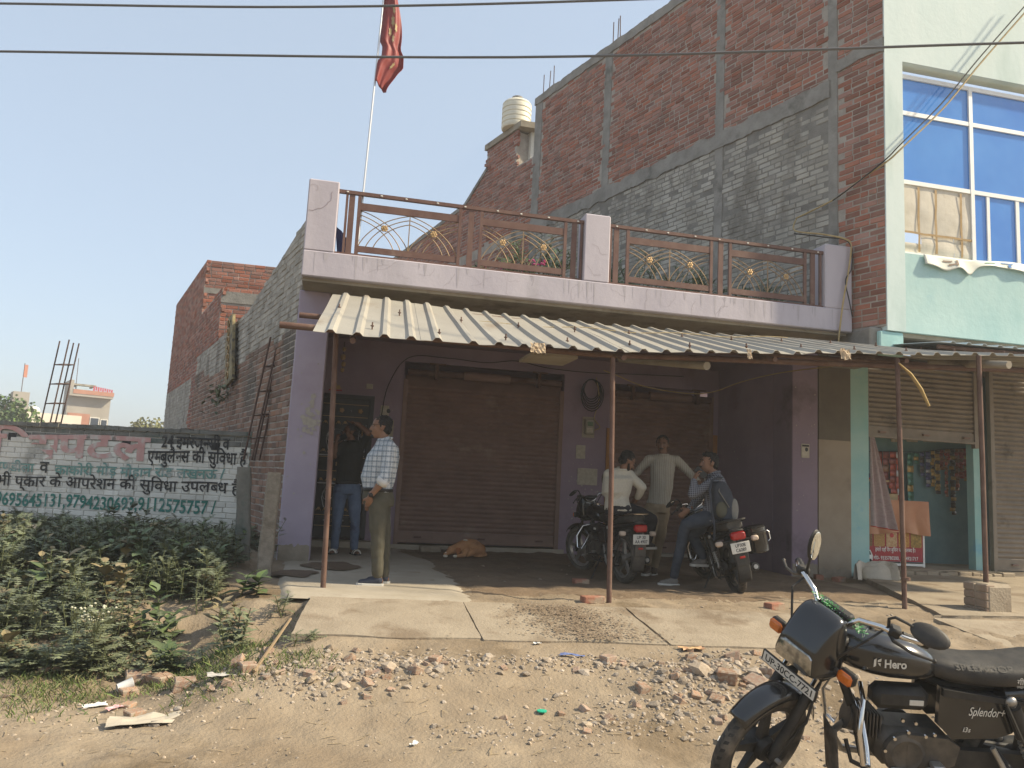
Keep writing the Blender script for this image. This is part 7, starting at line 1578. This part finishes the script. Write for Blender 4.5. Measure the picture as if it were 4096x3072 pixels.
# litter
def scrap(label, x, y, w, h, m, rz, cat='litter', up=.01, name='litter'):
    mb = MB(); mb.grid(lambda u, v: (w * (u - .5) + .01 * nz(u * 5, v * 4, x), h * (v - .5), up + .25 * min(w, h) * abs(nz(u * 3 + x, v * 3, y)) + .02 * abs(nz(u * 7, v * 7, x))), 6, 6); o = mb.build(name, m); o.matrix_basis = TX((x, y, gz(x, y)), 0, 0, rz); o.modifiers.new('thickness', 'SOLIDIFY').thickness = .0015; tag(o, label, cat, 'litter on the verge')
m_cb = mat('pale_cardboard', (.40, .35, .28), (.46, .41, .33), 6, .95); m_bluep = mat('blue_plastic', (.16, .20, .38), rough=.5); m_wp = mat('white_plastic', (.62, .62, .60), rough=.4); m_redp = mat('orange_wrapper', (.42, .22, .14), (.48, .36, .18), 20, .5)
scrap('pale torn cardboard sheet lying at the left edge of the road', -.95, 5.08, .46, .17, m_cb, .12, 'cardboard', name='cardboard_sheet'); scrap('crumpled blue plastic strip in the middle rubble', 1.80, 5.60, .18, .05, m_bluep, -.4); scrap('orange and yellow wrapper near the right end of the slabs', 2.78, 5.66, .20, .09, m_redp, .1); scrap('clear plastic scrap at the right edge of the rubble', 2.42, 4.42, .12, .09, m_wp, .7)
scrap('white wrapper beside the cardboard in the grass', -1.35, 5.45, .14, .07, m_wp, .5); scrap('pink and white wrapper in the grass edge', -1.22, 5.38, .12, .05, mat('pink_wrapper', (.55, .20, .22), (.6, .5, .5), 25, .5), .9); scrap('white paper scrap in front of the second slab', 1.60, 5.86, .06, .04, m_wp, .3); scrap('grey plastic bag flattened by the upright brick', -.62, 5.50, .19, .09, mat('grey_plastic', (.42, .40, .37), rough=.5), .2); scrap('small white paper scrap on the dusty road', .55, 4.55, .06, .03, m_wp, 1.0)
mb = MB(); mb.lathe([(.03, 0), (.032, .008), (.0, .010)], 14, T=Matrix.Translation((1.38, 4.87, gz(1.38, 4.87) + .008)), cap=False); tag(mb.build('bottle_cap', mat('green_plastic', (.03, .42, .26), rough=.4)), 'bright green bottle cap on the dirt', 'bottle cap', 'litter on the verge')
cp = thing('plastic_cup', 'crushed white paper cup lying in the grass', 'cup', (-1.27, 5.74, gz(-1.27, 5.74))); mb = MB(); mb.lathe([(.025, 0), (.036, .095), (.038, .097), (.034, .095), (.024, .004)], 18, T=TX((-1.3, 5.74, gz(-1.3, 5.74) + .04), 0, 1.35, .5), cap=False); mb.build('wall', m_wp, cp, smooth=True)
mb = MB(); mb.tube([(-.24, 6.06, .0), (-.33, 5.78, -.12), (-.42, 5.46, gz(-.42, 5.46) + .02)], [.010, .011, .012], 6); tag(mb.build('stick', mat('dry_stick', (.25, .18, .11), rough=.9)), 'dry stick slanting from the slab down to the grass', 'stick')
mb = MB()
for i in range(260):
    x, y = rng.uniform(-2, 3.2), rng.uniform(4.3, 5.7); a = rng.random() * 6.28; l = rng.uniform(.02, .09); z = gz(x, y) + .008; d = Vector((math.cos(a), math.sin(a), rng.uniform(-.05, .1))) * l; n = Vector((-d.y, d.x, 0)).normalized() * .003; p = Vector((x, y, z)); mb.add([p - n, p + d - n, p + d + n, p + n], [(0, 1, 2, 3)])
tag(mb.build('straw_bits', mat('straw', (.36, .28, .17), (.28, .21, .13), 9, .95)), 'bits of straw and twigs on the verge', 'straw', kind='stuff')
# damp stains: thin soaked soil spread over slab and screed
def stain(label, cx_, cy_, rx_, ry_, zf, seed, m):
    mb = MB(); n = 40; V = [Vector((cx_, cy_, zf(cx_, cy_)))]
    for k in range(n):
        a = k * 2 * math.pi / n; r = 1 + .35 * nz(math.cos(a) * 1.3 + seed, math.sin(a) * 1.3) + .12 * nz(math.cos(a) * 5 + seed, math.sin(a) * 5); x, y = cx_ + rx_ * r * math.cos(a), cy_ + ry_ * r * math.sin(a); V.append(Vector((x, y, zf(x, y))))
    mb.add(V, [(0, 1 + k, 1 + (k + 1) % n) for k in range(n)]); tag(mb.build('damp_patch', m), label, 'stain', kind='structure')
m_damp = mat('damp_soil', (.11, .075, .05), (.15, .105, .07), 6, .75, bump=.4, bscale=40)
padz = lambda x, y: .024
stain('a', .02, 9.30, .30, .42, padz, 2, m_damp); stain('b', -.33, 8.55, .22, .30, padz, 5, m_damp)
slz = lambda x, y: lerp(-.118, .004, max(0, min(1, 1 - (slab_y(x) - y) / 1.0))) + .014
mb = MB(); r2 = random.Random(8)
for i in range(2600):
    t = r2.random(); x = 2.02 + .12 * t + r2.gauss(0, .17 + .12 * t) ; y = slab_y(x) - .05 - .95 * t + r2.gauss(0, .04)
    if not on_slab(x, y) or 1 - (slab_y(x) - y) < .02: continue
    s = r2.uniform(.004, .017); a0 = r2.random() * 6; V = [(x + s * math.cos(a0 + k * 1.05) * r2.uniform(.5, 1), y + s * math.sin(a0 + k * 1.05) * r2.uniform(.5, 1)) for k in range(6)]; mb.add([Vector((px_, py_, slz(px_, py_) + i * .0000015)) for px_, py_ in V], [tuple(range(6))])
tag(mb.build('soil_crumbs', mat('spilled_soil', (.18, .13, .088), (.24, .18, .125), 8, .97, bump=.8)), 'dark soil spilled across the middle slab', 'soil', kind='stuff')

# ---------------- weeds
m_weed = [mat('weed_leaf', (.105, .122, .072), (.16, .178, .105), 4, .65, brick=.35), mat('pale_weed_leaf', (.15, .17, .095), (.19, .21, .12), 6, .65, brick=.22), mat('broad_leaf', (.075, .11, .045), (.11, .145, .06), 5, .6, brick=.25), mat('dry_leaf', (.19, .155, .085), (.24, .195, .11), 6, .8, brick=.25)]
def lobed(mb, o, d, n, L, W, mi=0, lob=4, droop=.25):
    """a deeply cut leaf: a midrib with paired lobes"""
    d = d.normalized(); s = d.cross(n).normalized(); n = s.cross(d); P = lambda t, w: o + d * (L * t) + s * (W * w) - n * (droop * L * t * t)
    for k in range(lob):
        t0 = .15 + .75 * k / lob; t1 = t0 + .5 / lob; w = (1 - .55 * abs(k / lob - .35) * 1.3)
        for sg in (-1, 1): mb.add([P(t0, 0), P(t0 + .10, sg * w), P(t1 + .02, sg * w * .55), P(t1, 0)], [(0, 1, 2, 3)] if sg > 0 else [(3, 2, 1, 0)], mi)
    mb.add([P(0, .05), P(.8, .12), P(1, 0), P(.8, -.12), P(0, -.05)], [(0, 1, 2, 3, 4)], mi)
def simple_leaf(mb, o, d, n, L, W, mi=0, droop=.3):
    d = d.normalized(); s = d.cross(n).normalized(); n = s.cross(d); P = lambda t, w: o + d * (L * t) + s * (W * w) - n * (droop * L * t * t) + n * (.12 * W * abs(w))
    mb.add([P(0, 0), P(.25, .75), P(.55, 1), P(.82, .5), P(1, 0), P(.5, 0)], [(0, 5, 2, 1), (5, 4, 3, 2)], mi); mb.add([P(0, 0), P(.25, -.75), P(.55, -1), P(.82, -.5), P(1, 0), P(.5, 0)], [(1, 2, 5, 0), (2, 3, 4, 5)], mi)
def weed(mb, base, h, n, r, kind='lobed', mi=0, L=.12, stem=None):
    base = Vector(base); lean = Vector((r.gauss(0, .18), r.gauss(0, .18), 1)).normalized(); top = base + lean * h
    if stem is not None: stem.tube([base, base.lerp(top, .5) + Vector((r.gauss(0, .02), r.gauss(0, .02), 0)), top], [.006, .005, .003], 5)
    for k in range(n):
        t = (k + .5) / n; p = base.lerp(top, .12 + .88 * t); a = k * 2.4 + r.random(); el = r.uniform(.0, .7) + .25 * t; d = Vector((math.cos(a) * math.cos(el), math.sin(a) * math.cos(el), math.sin(el))); l = L * (1.15 - .5 * t) * r.uniform(.75, 1.25)
        if kind == 'lobed': lobed(mb, p, d, Vector((0, 0, 1)), l, l * .32, mi)
        else: simple_leaf(mb, p, d, Vector((0, 0, 1)), l, l * .34, mi)
r = random.Random(55); wm_ = MB(); st_ = MB()
def wall_y(x): return 11.96 + (x + 1.24) * (14.03 - 11.96) / (-7.6 + 1.24)
cnt = 0
for i in range(3000):
    x, y = r.uniform(-5.2, -.62), (r.uniform(5.9, 9.5) if i % 2 else r.uniform(5.9, 13.2))
    if y > wall_y(x) - .12: continue
    edge = 5.95 + .25 * nz(x * 1.3, 2)
    if y < edge: continue
    if x > -1.0 and y > 6.9 and y < 9.9 and x > -.92: continue
    dens = .45 + .55 * sstep(-.35, .15, nz(x * .8, y * .8, 4)); 
    if x > -1.5 and 6.0 < y < 7.4: dens *= .30
    if r.random() > dens: continue
    h = r.uniform(.16, .42) * (1.0 if y < 9.5 else .55) * (.6 if y < 6.5 else 1); q = r.random(); mi = 0 if q < .70 else 1 if q < .82 else 2 if q < .94 else 3
    weed(wm_, (x, y, gz(x, y) - .02), h, r.randint(9, 15), r, 'lobed' if q < .82 else 'simple', mi, r.uniform(.07, .20), st_); cnt += 1
tag(wm_.build('weed_bed', m_weed), 'dense dark green weeds covering the bank below the painted wall', 'weeds', kind='stuff')
tag(st_.build('weed_stems', mat('weed_stem', (.10, .11, .05), rough=.8)), 'thin stems of the weeds on the bank', 'weeds', kind='stuff')
gr = MB()
def blade(x, y, h, mi):
    z = gz(x, y) - .005; a = r.random() * 6.28; w = .0035; b = Vector((x, y, z)); d = Vector((r.gauss(0, .5) * h, r.gauss(0, .5) * h, h)); s = Vector((math.cos(a), math.sin(a), 0)) * w; gr.add([b - s, b + s, b + d * .55 + s * .7, b + d + Vector((0, 0, -.2 * h))], [(0, 1, 2, 3)], mi)
for i in range(15000):
    x = r.uniform(-3.2, .25); y = r.gauss(5.85, .30) if r.random() < .75 else r.uniform(5.1, 7.0)
    if x > -.2 and y > 6.0: continue
    k = sstep(-.3, .2, nz(x * 2.1, y * 2.1, 9)) * (1 - sstep(-.25, .25, x)) * sstep(5.0, 5.45, y)
    if r.random() < k: blade(x, y, r.uniform(.02, .075), 0 if r.random() < .6 else 1 if r.random() < .7 else 2)
tag(gr.build('grass', [mat('grass_green', (.085, .125, .035), (.12, .16, .05), 5, .7, brick=.25), mat('grass_pale', (.20, .205, .09), rough=.8), MATS['dry_leaf']]), 'short patchy grass between the weeds and the road', 'grass', kind='stuff')
def plant(name, label, x, y, h, n, L, kind, mi, seed, flowers=0, stems=1, spread=.0, z=None):
    rr = random.Random(seed); t = thing(name, label, 'plant', (x, y, gz(x, y) if z is None else z), group='plants on the weedy bank'); lf, sm = MB(), MB()
    for k in range(stems):
        bx_ = (x + rr.gauss(0, spread), y + rr.gauss(0, spread), (gz(x, y) if z is None else z) - .01); weed(lf, bx_, h * rr.uniform(.7, 1.1), n, rr, kind, 0, L, sm)
        for f_ in range(flowers):
            p = Vector(bx_) + Vector((rr.gauss(0, .05), rr.gauss(0, .05), h * rr.uniform(.85, 1.1))); sm.tube([Vector(bx_) + Vector((0, 0, h * .6)), p], .002, 4)
    lf.build('foliage', m_weed[mi], t); sm.build('stem', MATS['weed_stem'], t)
    if flowers:
        fb_ = MB()
        for f_ in range(flowers * stems): fb_.ell((x + rr.gauss(0, .06), y + rr.gauss(0, .05), (gz(x, y)) + h * rr.uniform(.8, 1.08)), .009, .009, .007, 6, 4)
        fb_.build('blossom', mat('cream_flower', (.55, .53, .40), rough=.8), t)
plant('weed_plant', 'pale feathery weed with tiny cream flowers in front of the bank', -1.60, 6.10, .42, 22, .17, 'lobed', 1, 1, 14, 3, .05)
plant('weed_plant', 'pale feathery weed low beside the flowering one', -1.32, 6.02, .24, 14, .15, 'lobed', 1, 2, 0, 2, .06)
plant('leafy_plant', 'fresh green plant with pointed leaves near the end of the slab', -.70, 6.02, .30, 16, .10, 'simple', 1, 3, 0, 4, .10)
plant('broadleaf_plant', 'dusty broad leaved plant in the middle of the bank', -1.22, 6.85, .26, 10, .16, 'simple', 2, 4, 0, 2, .08)
plant('broadleaf_plant', 'large drooping broad leaves beside the pale concrete post', -.66, 7.45, .20, 11, .17, 'simple', 2, 5, 0, 2, .07)
plant('broadleaf_plant', 'dry broad leaved plant above the ditch', -.86, 6.95, .26, 10, .15, 'simple', 3, 6, 0, 2, .08)
plant('weed_plant', 'small feathery weed growing at the corner of the screed', -.34, 6.95, .20, 12, .13, 'lobed', 0, 7, 0, 2, .04)
plant('weed_plant', 'green weed at the foot of the purple column', -.74, 9.5, .55, 16, .15, 'lobed', 0, 8, 0, 2, .06)
plant('weed_plant', 'upright weed in front of the middle of the painted wall', -2.75, 11.4, .50, 14, .16, 'simple', 0, 9, 0, 4, .18)
plant('weed_plant', 'low yellow green weed just below the first slab corner', -.12, 5.95, .10, 14, .08, 'lobed', 1, 10, 0, 4, .08)
# plant rooted in the side wall
t = thing('wall_plant', 'small leafy plant with pink blooms growing out of the side brick wall', 'plant', onflank(4.3, 2.3)); rr = random.Random(3); lf = MB()
for k in range(70):
    p = onflank(4.3 + rr.gauss(0, .35), 2.35 + rr.gauss(0, .14), .12 + abs(rr.gauss(0, .12))); simple_leaf(lf, p, Vector((rr.gauss(0, 1), rr.gauss(0, 1), rr.gauss(0, .6))), Vector((0, 0, 1)), .12, .03)
lf.build('foliage', m_weed[0], t)
# slabs of fallen plaster on the bank
mb = MB(); mb.rbox(-.28, .28, -.16, .16, -.015, .015, .006); o = mb.build('concrete_chunk', m_conc); o.matrix_basis = TX((-3.35, 9.5, gz(-3.35, 9.5) + .12), .35, -.25, .4); tag(o, 'flat broken concrete slab tilted on the weedy bank', 'concrete')
# ---------------- dusty winter air round the whole place
hz = MB(); hz.box(-1000, 1000, -400, 1600, -1.6, 13.5); hzo = hz.build('haze', [], kind='stuff'); tag(hzo, 'pale dusty haze filling the air', 'haze')
mh = bpy.data.materials.new('dusty_air'); mh.use_nodes = True; nh = mh.node_tree; nh.nodes.remove(nh.nodes['Principled BSDF']); pv = nh.nodes.new('ShaderNodeVolumePrincipled'); pv.inputs['Color'].default_value = (.93, .92, .90, 1); pv.inputs['Density'].default_value = .003; pv.inputs['Anisotropy'].default_value = .2; nh.links.new(pv.outputs[0], nh.nodes['Material Output'].inputs['Volume']); hzo.data.materials.append(mh)
bpy.data.scenes.remove(SCR)
